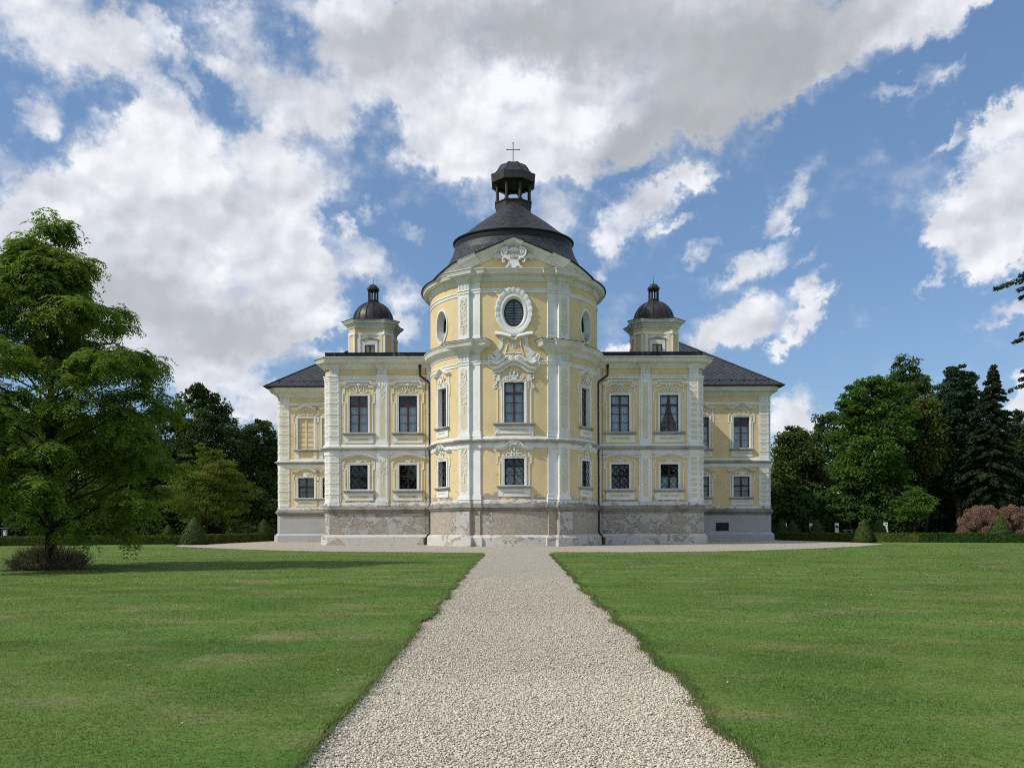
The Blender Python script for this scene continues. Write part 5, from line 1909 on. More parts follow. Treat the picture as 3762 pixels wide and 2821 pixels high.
def blades(y0, y1, dens, h, w, name):
    half = lambda y: 0.71 * y + 4.5
    n = int((half(y0) + half(y1)) * (y1 - y0) * dens)
    y = np.sqrt(RNG.uniform(y0 ** 2, y1 ** 2, n))
    x = RNG.uniform(-1, 1, n) * half(y)
    k = lawn_mask(x, y)
    # sparse worn patches
    wn = np.sin(x * 1.7 + 3 * np.sin(y * 0.6)) * np.sin(y * 1.3 + 2 * np.sin(x * 0.8)) + 0.5 * np.sin(x * 5.1) * np.sin(y * 4.3 + x)
    k &= RNG.uniform(0, 1, n) > np.clip((wn - 0.75) * 1.6, 0, 0.75)
    x, y, wn = x[k], y[k], wn[k]
    n = len(x)
    hh = h * np.exp(RNG.normal(0, 0.35, n)) * (1.0 + 0.25 * np.sin(x * 2.3 + y) * np.sin(y * 1.9))
    ww = w * RNG.uniform(0.7, 1.3, n)
    an = RNG.uniform(0, 2 * math.pi, n)
    le = np.abs(RNG.normal(1.15, 0.6, n)) * hh
    dx, dy = np.cos(an), np.sin(an)
    px, py = -dy, dx
    z0 = np.full(n, LZ - 0.01)
    P = lambda a, s, z: np.stack([x + dx * a + px * s, y + dy * a + py * s, z0 + z], 1)
    v = np.stack([P(0, -ww, 0), P(0, ww, 0), P(le * 0.35, ww * 0.75, hh * 0.6), P(le * 0.35, -ww * 0.75, hh * 0.6), P(le, ww * 0.12, hh), P(le, -ww * 0.12, hh)], 1).reshape(-1, 3)
    i = (np.arange(n) * 6)[:, None]
    f = np.concatenate([i + np.array([[0, 1, 2, 3]]), i + np.array([[3, 2, 4, 5]])], 0)
    return tag(np_mesh(name, v, f, M['blade']), kind='stuff')


blades(2.6, 11, 3400, 0.021, 0.0028, 'grass')
blades(11, 22, 1000, 0.022, 0.0052, 'grass')
blades(22, 44, 230, 0.024, 0.0100, 'grass')
blades(44, 66, 45, 0.028, 0.020, 'grass')

# dry longer grass hanging over the path edges
pts = []
for poly_, sg in ((rimL, -1), (rimR, 1)):
    for (x0, y0), (x1, y1) in zip(poly_, poly_[1:]):
        if y1 < 4 or y0 > 45: continue
        l = math.hypot(x1 - x0, y1 - y0)
        for i in range(int(l * (320 if y0 < 14 else 100) + random.random())):
            t = random.random()
            pts.append((x0 + (x1 - x0) * t + sg * random.gauss(0.012, 0.04), y0 + (y1 - y0) * t, -sg, y0))
A = np.array(pts)
n = len(A)
hh = 0.055 * np.exp(RNG.normal(0, 0.35, n))
an = np.where(A[:, 2] > 0, 0, math.pi) + RNG.normal(0, 0.9, n)
le = hh * RNG.uniform(0.5, 1.5, n)
w = np.where(A[:, 3] < 14, 0.003, 0.007)
dx, dy = np.cos(an), np.sin(an)
P = lambda a, s, z: np.stack([A[:, 0] + dx * a - dy * s, A[:, 1] + dy * a + dx * s, LZ - 0.02 + z], 1)
v = np.stack([P(0, -w, 0 * hh), P(0, w, 0 * hh), P(le * 0.4, w * .8, hh * 0.65), P(le * .4, -w * .8, hh * .65), P(le, w * .15, hh * 0.9), P(le, -w * .15, hh * .9)], 1).reshape(-1, 3)
i = (np.arange(n) * 6)[:, None]
f = np.concatenate([i + np.array([[0, 1, 2, 3]]), i + np.array([[3, 2, 4, 5]])], 0)
tag(np_mesh('edge_grass', v, f, M['blade']), kind='stuff')

# small white clover heads
n = 70
y = np.sqrt(RNG.uniform(6 ** 2, 34 ** 2, n)); x = RNG.uniform(-0.6, 0.6, n) * y
k = lawn_mask(x, y); x, y = x[k], y[k]; n = len(x)
v, f = [], []
s = 0.006 + 0.0002 * y
loc = IV[None] * s[:, None, None]
v = (loc + np.stack([x, y, np.full(n, LZ + 0.06)], 1)[:, None, :]).reshape(-1, 3)
f = (IF[None] + (np.arange(n) * len(IV))[:, None, None]).reshape(-1, 3)
tag(np_mesh('clover_flowers', v, f, M['paper']), kind='stuff')

# rusted edging board along the left path side
b = MB()
pa = [p for p in gl if p[1] <= G(1460, 2398)[1] + 0.01 and p[1] > -1]
for (x0, y0), (x1, y1) in zip(pa, pa[1:]):
    fa = Flat(x0, y0, x1 - x0, y1 - y0)
    l = math.hypot(x1 - x0, y1 - y0)
    b.box(fa, 0, l - 0.015, -0.03, 0.036 + random.uniform(-0.012, 0.010), -0.004, 0.010)
tag(b.build('edging_board', M['edging']), 'rusty brown edging board between the left lawn and the gravel path', 'edging')

# ================================================================== HEDGES AND TOPIARY
M['box1'] = leaf_mat('box hedge leaves', (0.036, 0.058, 0.010), (0.078, 0.105, 0.018), (0.10, 0.11, 0.028), 1.2, 0.2)
M['box2'] = leaf_mat('dark hedge leaves', (0.018, 0.044, 0.009), (0.046, 0.088, 0.017), None, 1.2, 0.2)
M['yew'] = leaf_mat('yew leaves', (0.026, 0.046, 0.010), (0.050, 0.078, 0.016), None, 1.0, 0.15)


def shell_leaves(P, N, size, jit, rng=RNG):
    """small leaf quads lying roughly on a surface"""
    n = len(P)
    a = rng.normal(0, 1, (n, 3))
    t = np.cross(N + 0.55 * a, rng.normal(0, 1, (n, 3)))
    t /= np.linalg.norm(t, axis=1)[:, None] + 1e-9
    bt = np.cross(N + 0.35 * rng.normal(0, 1, (n, 3)), t)
    bt /= np.linalg.norm(bt, axis=1)[:, None] + 1e-9
    s = size * rng.uniform(0.6, 1.4, (n, 1))
    c = P + N * rng.normal(0, jit, (n, 1))
    v = np.stack([c - t * s, c + bt * s * 0.55, c + t * s, c - bt * s * 0.55], 1).reshape(-1, 3)
    f = np.arange(n * 4).reshape(n, 4)
    return v, f


def hedge(pa, pb, width, height, mname, label, group='low clipped box hedges', dens=130):
    (x0, y0), (x1, y1) = pa, pb
    L = math.hypot(x1 - x0, y1 - y0)
    t = np.array([(x1 - x0) / L, (y1 - y0) / L, 0]); nn = np.array([t[1], -t[0], 0])
    o = empty('hedge', ((x0 + x1) / 2, (y0 + y1) / 2, 0))
    tag(o, label, 'hedge', group)
    fa = Flat(x0, y0, x1 - x0, y1 - y0)
    fa.step = 1.0
    b = MB()
    b.box(fa, 0, L, 0.0, height - 0.03, -width + 0.03, -0.03)
    b.build('inner_mass', M[mname], o)
    n1, n2 = int(L * height * dens), int(L * width * dens * 0.8)
    u = RNG.uniform(0, L, n1 + n2); z = np.concatenate([RNG.uniform(0.01, height, n1), np.full(n2, height)])
    w = np.concatenate([np.zeros(n1), RNG.uniform(-width, 0, n2)])
    z = z + 0.02 * np.sin(u * 2.1) * (z > height - 0.1)
    P = np.array([x0, y0, 0]) + u[:, None] * t + w[:, None] * nn
    P[:, 2] = z
    N = np.concatenate([np.repeat(nn[None], n1, 0), np.repeat(np.array([[0, 0, 1.0]]), n2, 0)])
    v, f = shell_leaves(P, N, 0.085, 0.035)
    np_mesh('leaves', v, f, M[mname], o)
    for e, sg in ((0, -1), (L, 1)):
        pass
    return o


def cone(xs0, xs1, ytop, ybase, D, label, base_on_ground=True, group='clipped yew cones', zb=None):
    xa, xb = U(xs0, ybase, D)[0], U(xs1, ybase, D)[0]
    x = (xa + xb) / 2
    r = (xb - xa) / 2
    h = U((xs0 + xs1) / 2, ytop, D)[2]
    o = empty('topiary_cone', (x, D, 0))
    tag(o, label, 'topiary', group)
    if not base_on_ground:  # widen for the hidden foot
        zb = U(xs0, ybase, D)[2]
        r = r * h / max(0.2, h - zb * 0.85)
        r = min(r, h * 0.52)
    prof_ = [(r * 0.96, 0.0), (r, h * 0.06), (r * 0.97, h * 0.16), (r * 0.86, h * 0.32), (r * 0.66, h * 0.54), (r * 0.42, h * 0.76), (r * 0.2, h * 0.92), (r * 0.08, h * 0.98), (0.0, h)]
    b = MB()
    b.lathe((x, D), [(max(0, a - 0.03), z) for a, z in prof_], 28)
    b.build('inner_mass', M['yew'], o)
    n = int(420 * r * h)
    zz = h * (1 - np.sqrt(RNG.uniform(0, 1, n)))
    rr = np.interp(zz, [p[1] for p in prof_], [p[0] for p in prof_])
    an = RNG.uniform(0, 2 * math.pi, n)
    P = np.stack([x + rr * np.sin(an), D - rr * np.cos(an), zz], 1)
    N = np.stack([np.sin(an), -np.cos(an), np.full(n, 0.45)], 1)
    v, f = shell_leaves(P, N, 0.09, 0.04)
    np_mesh('leaves', v, f, M['yew'], o)
    return o


xcL, xcR = U(713, 2000, 76.0)[0], U(3173, 1995, 77.5)[0]
xL0, xL1 = U(0, 2004, 70)[0], U(636, 2001, 76.5)[0]
hedge((-60, 68.2), (xcL - 0.2, 76.6), 1.0, 0.74, 'box1', 'long low clipped hedge behind the left lawn, left of the big yew cone')
hL = (U(760, 1995, 79)[0], 79.5)
hedge((xcL + 0.2, 76.8), (U(1018, 1983, 98)[0], 99.0), 1.0, 0.86, 'box1', 'low clipped hedge running from the big left yew cone to the chateau corner')
hedge((-60, 84.0), (U(840, 1960, 97)[0], 97.0), 0.8, 0.72, 'box1', 'thin back row of clipped hedge seen over the left front hedge')
xR0 = U(3210, 1993, 76)[0]
hedge((U(2852, 1977, 92)[0], 92.0), (xcR - 0.2, 78.0), 1.0, 0.80, 'box1', 'low clipped hedge between the right chateau corner and the big yew cone')
xm = U(3385, 1996, 74)[0]
hedge((xcR + 0.2, 77.9), (xm, 74.4), 1.0, 0.80, 'box1', 'bright clipped hedge just right of the big right yew cone')
hedge((xm + 0.02, 74.3), (62, 67.4), 1.0, 0.80, 'box2', 'darker bushy hedge at the far right end of the right lawn')
hedge((U(2890, 1950, 94)[0], 94.0), (64, 82.0), 0.8, 0.74, 'box1', 'thin back row of clipped hedge seen over the right front hedge')
cone(662, 764, 1900, 1999, 76.0, 'big yew cone at the left tip of the gravel forecourt')
cone(835, 887, 1905.6, 1959, 102, 'yew cone over the hedge right of the big left cone', False)
cone(892, 906, 1944, 1960, 108, 'tiny yew tip between the two yew cones left of the chateau', False)
cone(945, 993, 1905.6, 1956, 106, 'yew cone nearest to the left chateau corner', False)
cone(600, 640, 1926, 1962, 100, 'yew cone half hidden behind the big left tree leaves', False)
cone(2853, 2892, 1903, 1955, 96.5, 'slim dark yew cone beside the right chateau corner', False)
cone(2892, 2932, 1909, 1950, 98, 'sunlit green yew cone right of the slim dark one', False)
cone(2977, 3024, 1906.5, 1957, 95.5, 'dark yew cone partly covering the second white board', False)
cone(3136.8, 3210, 1905, 1995, 77.5, 'largest yew cone, standing in front of the right hedge')
cone(3208, 3252, 1908, 1955, 95, 'yew cone behind the largest one, beside the white board', False)
cone(3548, 3592, 1927.5, 1957, 92, 'small rounded yew cone in front of the pink smoke bush', False)
cone(3635, 3716, 1897, 1958, 86, 'broad yew cone in front of the pink smoke bush', False)


# ================================================================== BOARDS
def board(x0, x1, y0, y1, D, label, kind):
    xa, _, zt = U(x0, y0, D)
    xb, _, zb = U(x1, y1, D)
    zb = min(zb, 0.75) if kind != 'info' else zb
    xc, w = (xa + xb) / 2, xb - xa
    o = empty('display_board', (xc, D, 0))
    tag(o, label, 'board', 'display boards in the garden')
    fa = Flat(xc, D)
    b = MB()
    b.box(fa, -w / 2, w / 2, zb, zt, -0.02, 0.02)
    b.build('panel', M['paper'], o)
    b = MB()
    h = zt - zb
    if kind == 'info':
        b.box(fa, -w * 0.22, w * 0.05, zb + h * 0.7, zb + h * 0.9, 0.021, 0.025)
        pts = cr([(0.0, zb + h * 0.82), (w * 0.14, zb + h * 0.62), (w * 0.28, zb + h * 0.5), (w * 0.2, zb + h * 0.34), (w * 0.1, zb + h * 0.2)], 5)
        b.tube(fa, [(u, z, 0.022) for u, z in pts], 0.045, 5)
        b.build('print', M['inkblue'], o)
    else:
        r = random.Random(int(x0))
        if kind == 'a':
            b.box(fa, -w * 0.36, w * 0.36, zb + h * 0.50, zb + h * 0.72, 0.021, 0.025)
            b.prism(fa, [(-w * 0.2, zb + h * 0.72), (w * 0.05, zb + h * 0.72), (-w * 0.08, zb + h * 0.86)], 0.021, 0.026)
            b.box(fa, w * 0.1, w * 0.3, zb + h * 0.38, zb + h * 0.48, 0.021, 0.025)
        elif kind == 'b':
            b.prism(fa, [(-w * 0.4, zb + h * 0.46), (-w * 0.1, zb + h * 0.42), (w * 0.02, zb + h * 0.6), (-w * 0.2, zb + h * 0.72), (-w * 0.4, zb + h * 0.62)], 0.021, 0.025)
            b.box(fa, -w * 0.1, w * 0.38, zb + h * 0.78, zb + h * 0.88, 0.021, 0.025)
        else:
            for i in range(4):
                b.box(fa, -w * 0.34, w * (0.05 + 0.28 * r.random()), zb + h * (0.3 + 0.15 * i), zb + h * (0.38 + 0.15 * i), 0.021, 0.025)
        b.build('print', M['ink'], o)
    if kind == 'info':
        b = MB()
        b.sweep(fa, [(-w / 2 - 0.06, zb - 0.06), (-w / 2 - 0.06, zt + 0.10), (w / 2 + 0.06, zt + 0.10), (w / 2 + 0.06, zb - 0.06)], [(-0.07, -0.05), (-0.07, 0.05), (0.07, 0.05), (0.07, -0.05)], closed=True)
        for sg in (-1, 1):
            b.box(fa, sg * (w / 2 + 0.06) - 0.05, sg * (w / 2 + 0.06) + 0.05, 0, zb - 0.12, -0.04, 0.04)
        b.build('frame', M['black'], o)
        b = MB()
        b.box(fa, -w / 2 - 0.2, w / 2 + 0.2, zt + 0.18, zt + 0.24, -0.2, 0.22)
        b.build('roof_board', M['boardwood'], o)
    else:
        for sg in (-1, 1):
            b = MB()
            b.tube(fa, [(sg * w * 0.62, 0.0, 0.25), (sg * w * 0.34, zt + 0.06, -0.06)], 0.028, 6)
            b.build('leg', M['boardwood'], o)
        b = MB()
        b.tube(fa, [(0, 0, -0.7), (0, zt, -0.06)], 0.028, 6)
        b.build('leg', M['boardwood'], o)
    return o


board(10.5, 26, 1946, 1967, 88, 'black framed information board with a white map at the far left edge', 'info')
board(2880, 2891, 1922, 1941, 100.5, 'white picture board between the slim dark cone and the sunlit cone', 'c')
board(2973.6, 2986, 1922, 1950, 99, 'white board with dark writing left of a dark yew cone', 'c')
board(3067, 3081.5, 1921, 1950, 98.5, 'white picture board on splayed wooden legs standing clear of the cones', 'a')
board(3155, 3167, 1919, 1946, 99, 'white board almost hidden behind the top of the largest yew cone', 'c')
board(3245.5, 3261.5, 1919, 1948, 98, 'white board with black shapes at the right of the yew cones', 'b')

# low wooden bench behind the right hedge
bx0, _, _ = U(3098, 1944, 99)
bx1, _, bz = U(3132, 1945, 99)
o = tag(empty('bench', ((bx0 + bx1) / 2, 99, 0)), 'low brown wooden bench behind the right hedge, beside the largest cone', 'bench')
fa = Flat(0, 99)
b = MB()
b.box(fa, bx0, bx1, bz - 0.1, bz, -0.25, 0.2)
b.build('seat', M['boardwood'], o)
for x in (bx0 + 0.15, bx1 - 0.15):
    b = MB()
    b.box(fa, x - 0.05, x + 0.05, 0, bz - 0.1, -0.2, 0.15)
    b.build('leg', M['boardwood'], o)

# house far behind the trees, only a corner of its red roof shows
o = tag(empty('brick_house', (U(2900, 1900, 140)[0], 145, 0)), 'house with a red tiled roof just behind the right chateau corner', 'house')
xe, _, ze = U(2782, 1842, 140)
xr, _, zr = U(2902, 1752, 140)
b = MB()
W = xr - xe
b.add([(xe + 0.5, 140.4, 0), (xr + W - 0.5, 140.4, 0), (xr + W - 0.5, 140.4, ze), (xr, 140.4, zr - 0.2), (xe + 0.5, 140.4, ze), (xe + 0.5, 152, 0), (xr + W - 0.5, 152, 0), (xr + W - 0.5, 152, ze), (xr, 152, zr - 0.2), (xe + 0.5, 152, ze)],
      [(0, 1, 2, 3, 4), (9, 8, 7, 6, 5), (0, 5, 6, 1), (1, 6, 7, 2), (0, 4, 9, 5)])
b.build('wall', M['housewall'], o)
for sg in (-1, 1):
    b = MB()
    xa = xe if sg < 0 else xr + W
    vs = [(xa, 139.8, ze), (xr, 139.8, zr), (xr, 152.5, zr), (xa, 152.5, ze)]
    vs += [(p[0], p[1], p[2] - 0.25) for p in vs]
    b.add(vs, [(0, 1, 2, 3), (7, 6, 5, 4), (0, 4, 5, 1), (1, 5, 6, 2), (2, 6, 7, 3), (3, 7, 4, 0)])
    b.build('roof', M['redtile'], o)
# ================================================================== TREES
LEAFM = {
    'mixed': leaf_mat('green leaves yellowing in patches', (0.048, 0.082, 0.024), (0.105, 0.150, 0.036), (0.15, 0.165, 0.045), 0.3, 0.35),  # darkest to palest leaf of each kind
    'dark': leaf_mat('dark broad leaves', (0.030, 0.054, 0.022), (0.068, 0.108, 0.036), None, 0.25, 0.35),
    'deep': leaf_mat('deep green leaves', (0.036, 0.075, 0.023), (0.086, 0.148, 0.040), None, 0.25, 0.35),
    'fresh': leaf_mat('fresh green leaves', (0.048, 0.112, 0.022), (0.118, 0.205, 0.038), None, 0.25, 0.4),
    'olive': leaf_mat('yellow green leaves', (0.070, 0.112, 0.022), (0.140, 0.185, 0.038), (0.145, 0.165, 0.044), 0.3, 0.4),
    'rust': leaf_mat('olive leaves', (0.075, 0.100, 0.028), (0.140, 0.160, 0.044), (0.145, 0.135, 0.042), 0.3, 0.35),
    'needle': leaf_mat('blue green needles', (0.024, 0.052, 0.029), (0.062, 0.104, 0.058), None, 0.3, 0.25),
    'needle2': leaf_mat('dark needles', (0.020, 0.038, 0.020), (0.050, 0.076, 0.036), (0.06, 0.055, 0.03), 0.4, 0.2),
    'ash': leaf_mat('feathered leaflets', (0.080, 0.150, 0.022), (0.190, 0.270, 0.042), (0.20, 0.255, 0.046), 0.35, 0.5),
    'smoke': leaf_mat('pink smoke plumes', (0.25, 0.145, 0.13), (0.38, 0.235, 0.205), (0.28, 0.19, 0.14), 0.8, 0.35),
    'weed': leaf_mat('dry weeds', (0.19, 0.16, 0.115), (0.34, 0.28, 0.20), (0.15, 0.17, 0.07), 1.2, 0.4),
}


def unit(a):
    return a / (np.linalg.norm(a, axis=-1, keepdims=True) + 1e-9)


def leaf_quads(C, out_dir, size, droop=0.5, rng=RNG, asp=0.5):
    """rhombic leaves at C pointing along out_dir (with scatter) and drooping"""
    n = len(C)
    d = unit(out_dir + 0.9 * rng.normal(0, 1, (n, 3)) + np.array([0, 0, -droop]))
    up = unit(np.array([0, 0, 1.0]) + 0.6 * rng.normal(0, 1, (n, 3)))
    s = unit(np.cross(d, up))
    L = size * rng.uniform(0.6, 1.35, (n, 1))
    v = np.stack([C - d * L * 0.5, C + s * L * asp * 0.5, C + d * L * 0.5, C - s * L * asp * 0.5], 1).reshape(-1, 3)
    return v, np.arange(4 * n).reshape(n, 4)


def limb_mesh(name, segs, m, parent, sides=7):
    b = MB()
    for pts, r0, r1 in segs:
        b.tube(WORLD, [(p[0], p[2], -p[1]) for p in pts], r0, sides, r1)
    return b.build(name, m, parent, smooth=60)


def bent(a, c, n=5, sag=0.0, jit=0.1, rng=random):
    out = []
    L = math.dist(a, c)
    for i in range(n + 1):
        t = i / n
        j = jit * L * 0.12 * (0 < i < n)
        out.append((a[0] + (c[0] - a[0]) * t + rng.uniform(-j, j), a[1] + (c[1] - a[1]) * t + rng.uniform(-j, j), a[2] + (c[2] - a[2]) * t + sag * L * math.sin(math.pi * t) + rng.uniform(-j, j)))
    return out


def broad_tree(x, y, H, R, z0, kind, label, seed, name='broadleaf_tree', clumps=220, leaves=115, leaf=0.46, env=None, cr_=1.5, squash=0.6,
               group='park trees behind the hedges', bark='bark', droop=0.45, trunk_r=None, hole=0.0):
    rng = np.random.default_rng(seed)
    rr = random.Random(seed)
    o = tag(empty(name, (x, y, 0)), label, 'tree', group)
    if env is None:
        env = [(0, 0.55), (0.12, 0.85), (0.35, 1.0), (0.6, 0.9), (0.8, 0.66), (0.93, 0.36), (1.0, 0.10)]
    tt = [e[0] for e in env]; ee = [e[1] for e in env]
    ph = rng.uniform(0, 6.28, 6)
    clumps = int(clumps * 1.5)
    t = rng.uniform(0, 1, clumps * 4)
    e = np.interp(t, tt, ee)
    keep = rng.uniform(0, 1, len(t)) < e
    t = t[keep][:clumps]
    e = np.interp(t, tt, ee)
    n = len(t)
    an = rng.uniform(0, 2 * math.pi, n)
    lob = 1 + 0.20 * np.sin(3 * an + 7 * t + ph[0]) + 0.16 * np.sin(2 * an - 11 * t + ph[1]) + 0.10 * np.sin(5 * an + 17 * t + ph[2])
    rho = R * e * lob * np.power(rng.uniform(0.12, 1.0, n), 0.42)
    C = np.stack([x + rho * np.cos(an), y + rho * np.sin(an), z0 + t * (H - z0) + 0.5 * np.sin(4 * an + ph[3])], 1)
    cs = cr_ * rng.uniform(0.6, 1.35, n) * np.clip(0.5 + e * 0.6, 0.45, 1.1)
    k = leaves
    off = rng.normal(0, 1, (n, k, 3))
    off = unit(off) * np.power(rng.uniform(0.05, 1, (n, k, 1)), 0.45)
    off[..., 2] *= squash
    P = C[:, None, :] + off * cs[:, None, None]
    outd = np.stack([np.cos(an), np.sin(an), np.zeros(n)], 1)[:, None, :] * 0.7 + off
    v, f = leaf_quads(P.reshape(-1, 3), outd.reshape(-1, 3), leaf, droop, rng, 0.55)
    np_mesh('crown', v, f, LEAFM[kind], o)
    tr = trunk_r or H * 0.018
    segs = [(bent((x, y, -0.1), (x + rr.uniform(-.3, .3), y, z0 + (H - z0) * 0.8), 7, 0, 0.15, rr), tr, tr * 0.25)]
    order = rr.sample(range(n), min(n, 26))
    for i in order:
        c = C[i]
        zb = max(z0 * 0.7, c[2] - (0.5 + 0.8 * math.hypot(c[0] - x, c[1] - y)))
        zb = min(zb, z0 + (H - z0) * 0.75)
        segs.append((bent((x, y, zb), tuple(c), 4, 0.04, 0.3, rr), tr * 0.32, tr * 0.08))
    limb_mesh('trunk', segs, M[bark], o)
    return o


def conifer(x, y, H, R, z0, kind, label, seed, levels=26, per=7, env=None, droop=0.25, name='spruce_tree', group='park trees behind the hedges', spray=0.42, bark='bark_pale',
            lean=0.0, dens=30, tr=None, extra=(), tpow=1.0):
    rng = np.random.default_rng(seed)
    rr = random.Random(seed)
    o = tag(empty(name, (x, y, 0)), label, 'tree', group)
    if env is None: env = [(0, 0.8), (0.2, 1.0), (0.5, 0.68), (0.8, 0.32), (1.0, 0.03)]
    tt = [e[0] for e in env]; ee = [e[1] for e in env]
    tr = tr or H * 0.012
    segs = [(bent((x, y, -0.1), (x + lean, y, H), 8, 0, 0.06, rr), tr, 0.02)]
    Cs, Ds = [], []

    def branch(az, zb, L, dr):
        n = 7
        pts = []
        xx = x + lean * zb / H
        for i in range(n + 1):
            q = i / n
            pts.append((xx + math.cos(az) * L * q, y + math.sin(az) * L * q, zb + L * (0.22 * q - (0.22 + dr) * q * q)))
        segs.append((pts, max(0.012, tr * 0.22), 0.008))
        m = max(8, int(L * dens))
        q = np.power(rng.uniform(0.12, 1, m), 0.8)
        pos_ = np.stack([np.interp(q, np.linspace(0, 1, n + 1), [p[k] for p in pts]) for k in range(3)], 1)
        side = rng.choice([-1, 1], m)
        wid = (0.10 + 0.34 * L * 0.42 * (1 - q) ** 0.7 * np.minimum(1, q * 4)) * rng.uniform(0.1, 1, m)
        sd = np.array([-math.sin(az), math.cos(az), 0])
        P = pos_ + sd[None] * (side * wid)[:, None]
        P[:, 2] -= 0.25 * wid + rng.uniform(0, 0.10, m)
        D = np.array([math.cos(az), math.sin(az), 0])[None] * 0.8 + sd[None] * (side * 0.8)[:, None] + np.array([0, 0, -droop])
        Cs.append(P); Ds.append(D)

    for i in range(levels):
        t = ((i + rr.random() * 0.5) / levels) ** tpow
        zb = z0 + (H - z0) * t
        e = np.interp(t, tt, ee)
        for k in range(per):
            az = rr.uniform(0, 2 * math.pi)
            branch(az, zb + rr.uniform(-.5, .5) * (H - z0) / levels, R * e * rr.uniform(0.6, 1.15) + 0.15, droop)
    for az, zb, L in extra:
        branch(az, zb, L, droop)
    P = np.concatenate(Cs); D = np.concatenate(Ds)
    v, f = leaf_quads(P, D, spray, 0.2, rng, 0.42)
    np_mesh('crown', v, f, LEAFM[kind], o)
    limb_mesh('trunk', segs, M[bark], o, 6)
    return o


def dx(px, D):   # display px (2212 wide) -> x at D
    return (px - 1106) * D / 1780.0


def dz(py, D):
    return EYE + (1138 - py) * D / 1780.0


def bt(px, hw, yt, yb, D, kind, label, seed, **k):
    return broad_tree(dx(px, D), D, dz(yt, D), hw * D / 1780.0, max(0.3, dz(yb, D)), kind, label, seed, **k)


WIDE = [(0, 0.85), (0.2, 1.0), (0.5, 0.95), (0.75, 0.72), (0.9, 0.45), (1.0, 0.16)]
COLM = [(0, 0.8), (0.3, 1.0), (0.6, 0.95), (0.85, 0.7), (0.95, 0.42), (1.0, 0.15)]
SHRB = [(0, 0.95), (0.4, 1.0), (0.75, 0.75), (1.0, 0.25)]
# left background
bt(432, 95, 838, 1130, 118, 'dark', 'tall dark round tree left of the chateau with the highest top behind the yellowish tree', 21, clumps=300, leaves=115, env=WIDE)
bt(562, 66, 908, 1140, 126, 'dark', 'dark tree next to the left chateau corner', 22, clumps=260, leaves=115, env=WIDE)
bt(445, 92, 962, 1120, 96, 'olive', 'yellowish green loose tree in front of the dark trees left of the chateau', 23, clumps=170, leaves=95, env=[(0, 0.6), (0.2, 0.95), (0.5, 0.9), (0.8, 0.5), (1, 0.1)], squash=0.32, cr_=1.1, leaf=0.26)
bt(280, 125, 905, 1130, 120, 'dark', 'dark tree behind the right half of the big feathery tree', 24, clumps=280, env=WIDE)
bt(110, 130, 885, 1130, 122, 'dark', 'dark tree behind the trunk of the big feathery tree', 25, clumps=280, env=WIDE)
bt(-60, 120, 870, 1130, 117, 'dark', 'dark tree at the left frame edge behind the big feathery tree', 26, clumps=240, env=WIDE)
for i, (px, hw, yt, k, lb) in enumerate(((520, 90, 1040, 'dark', 'dark undergrowth bush nearest the left chateau corner'), (390, 80, 1055, 'dark', 'dark undergrowth bush under the yellowish tree'), (265, 90, 1060, 'dark', 'dark bush behind the hedge under the right boughs of the big tree'),
                                   (120, 95, 1050, 'deep', 'green bush behind the hedge near the big tree trunk'), (-20, 90, 1055, 'dark', 'dark bush behind the information board'))):
    bt(px, hw, yt, 1158, 112, k, lb, 40 + i, name='bush', clumps=150, leaves=95, env=SHRB, cr_=1.2, group='bushes under the trees')
# right background
bt(1714, 52, 932, 1110, 122, 'mixed', 'round tree with a yellowish top just right of the chateau', 50, clumps=210, env=[(0, 0.75), (0.3, 1.0), (0.65, 0.85), (0.88, 0.55), (1, 0.2)])
bt(1792, 58, 892, 1120, 130, 'deep', 'loose tree with gaps between the yellowish tree and the big chestnut', 51, clumps=150, leaves=95, env=WIDE)
bt(1884, 72, 824, 1105, 112, 'fresh', 'big bright green chestnut tree, the broadest of the right group', 52, clumps=330, leaves=115, env=[(0, 0.82), (0.25, 1.0), (0.5, 1.0), (0.75, 0.92), (0.92, 0.68), (1, 0.3)], squash=0.42, cr_=1.25)
bt(1955, 66, 778, 1100, 132, 'deep', 'tall dark tree rising behind the chestnut', 53, clumps=240, env=COLM)
bt(1996, 32, 872, 1020, 113, 'rust', 'olive brown tree between the chestnut and the pines', 54, clumps=150, leaves=95, env=COLM)
bt(2205, 62, 895, 1105, 124, 'dark', 'dark tree behind the pointed spruce at the right edge', 55, clumps=150, leaves=95, env=WIDE)
bt(2075, 55, 830, 1090, 130, 'dark', 'dark broad tree behind the pines', 57, clumps=150, leaves=95, env=WIDE)
bt(2300, 80, 850, 1105, 120, 'dark', 'dark tree beyond the right edge of the view', 56, clumps=180, env=WIDE)
bt(2070, 60, 799, 1075, 115, 'needle', 'broad blue green pine with a bare lower trunk', 60, name='pine_tree', clumps=330, leaves=120, leaf=0.42, cr_=1.15, squash=0.42, bark='bark_pale',
   env=[(0, 0.75), (0.15, 1.0), (0.45, 0.95), (0.7, 0.74), (0.88, 0.5), (1, 0.2)], trunk_r=0.32)
conifer(dx(2132, 110), 110, dz(792, 110), 66 * 110 / 1780, 4.0, 'needle2', 'pointed dark spruce at the right, highest of the conifers', 61, levels=40, per=9,
        env=[(0, 0.7), (0.2, 1.0), (0.45, 0.8), (0.7, 0.46), (0.88, 0.22), (1, 0.03)], droop=0.16, spray=0.55, dens=60, lean=0.9)
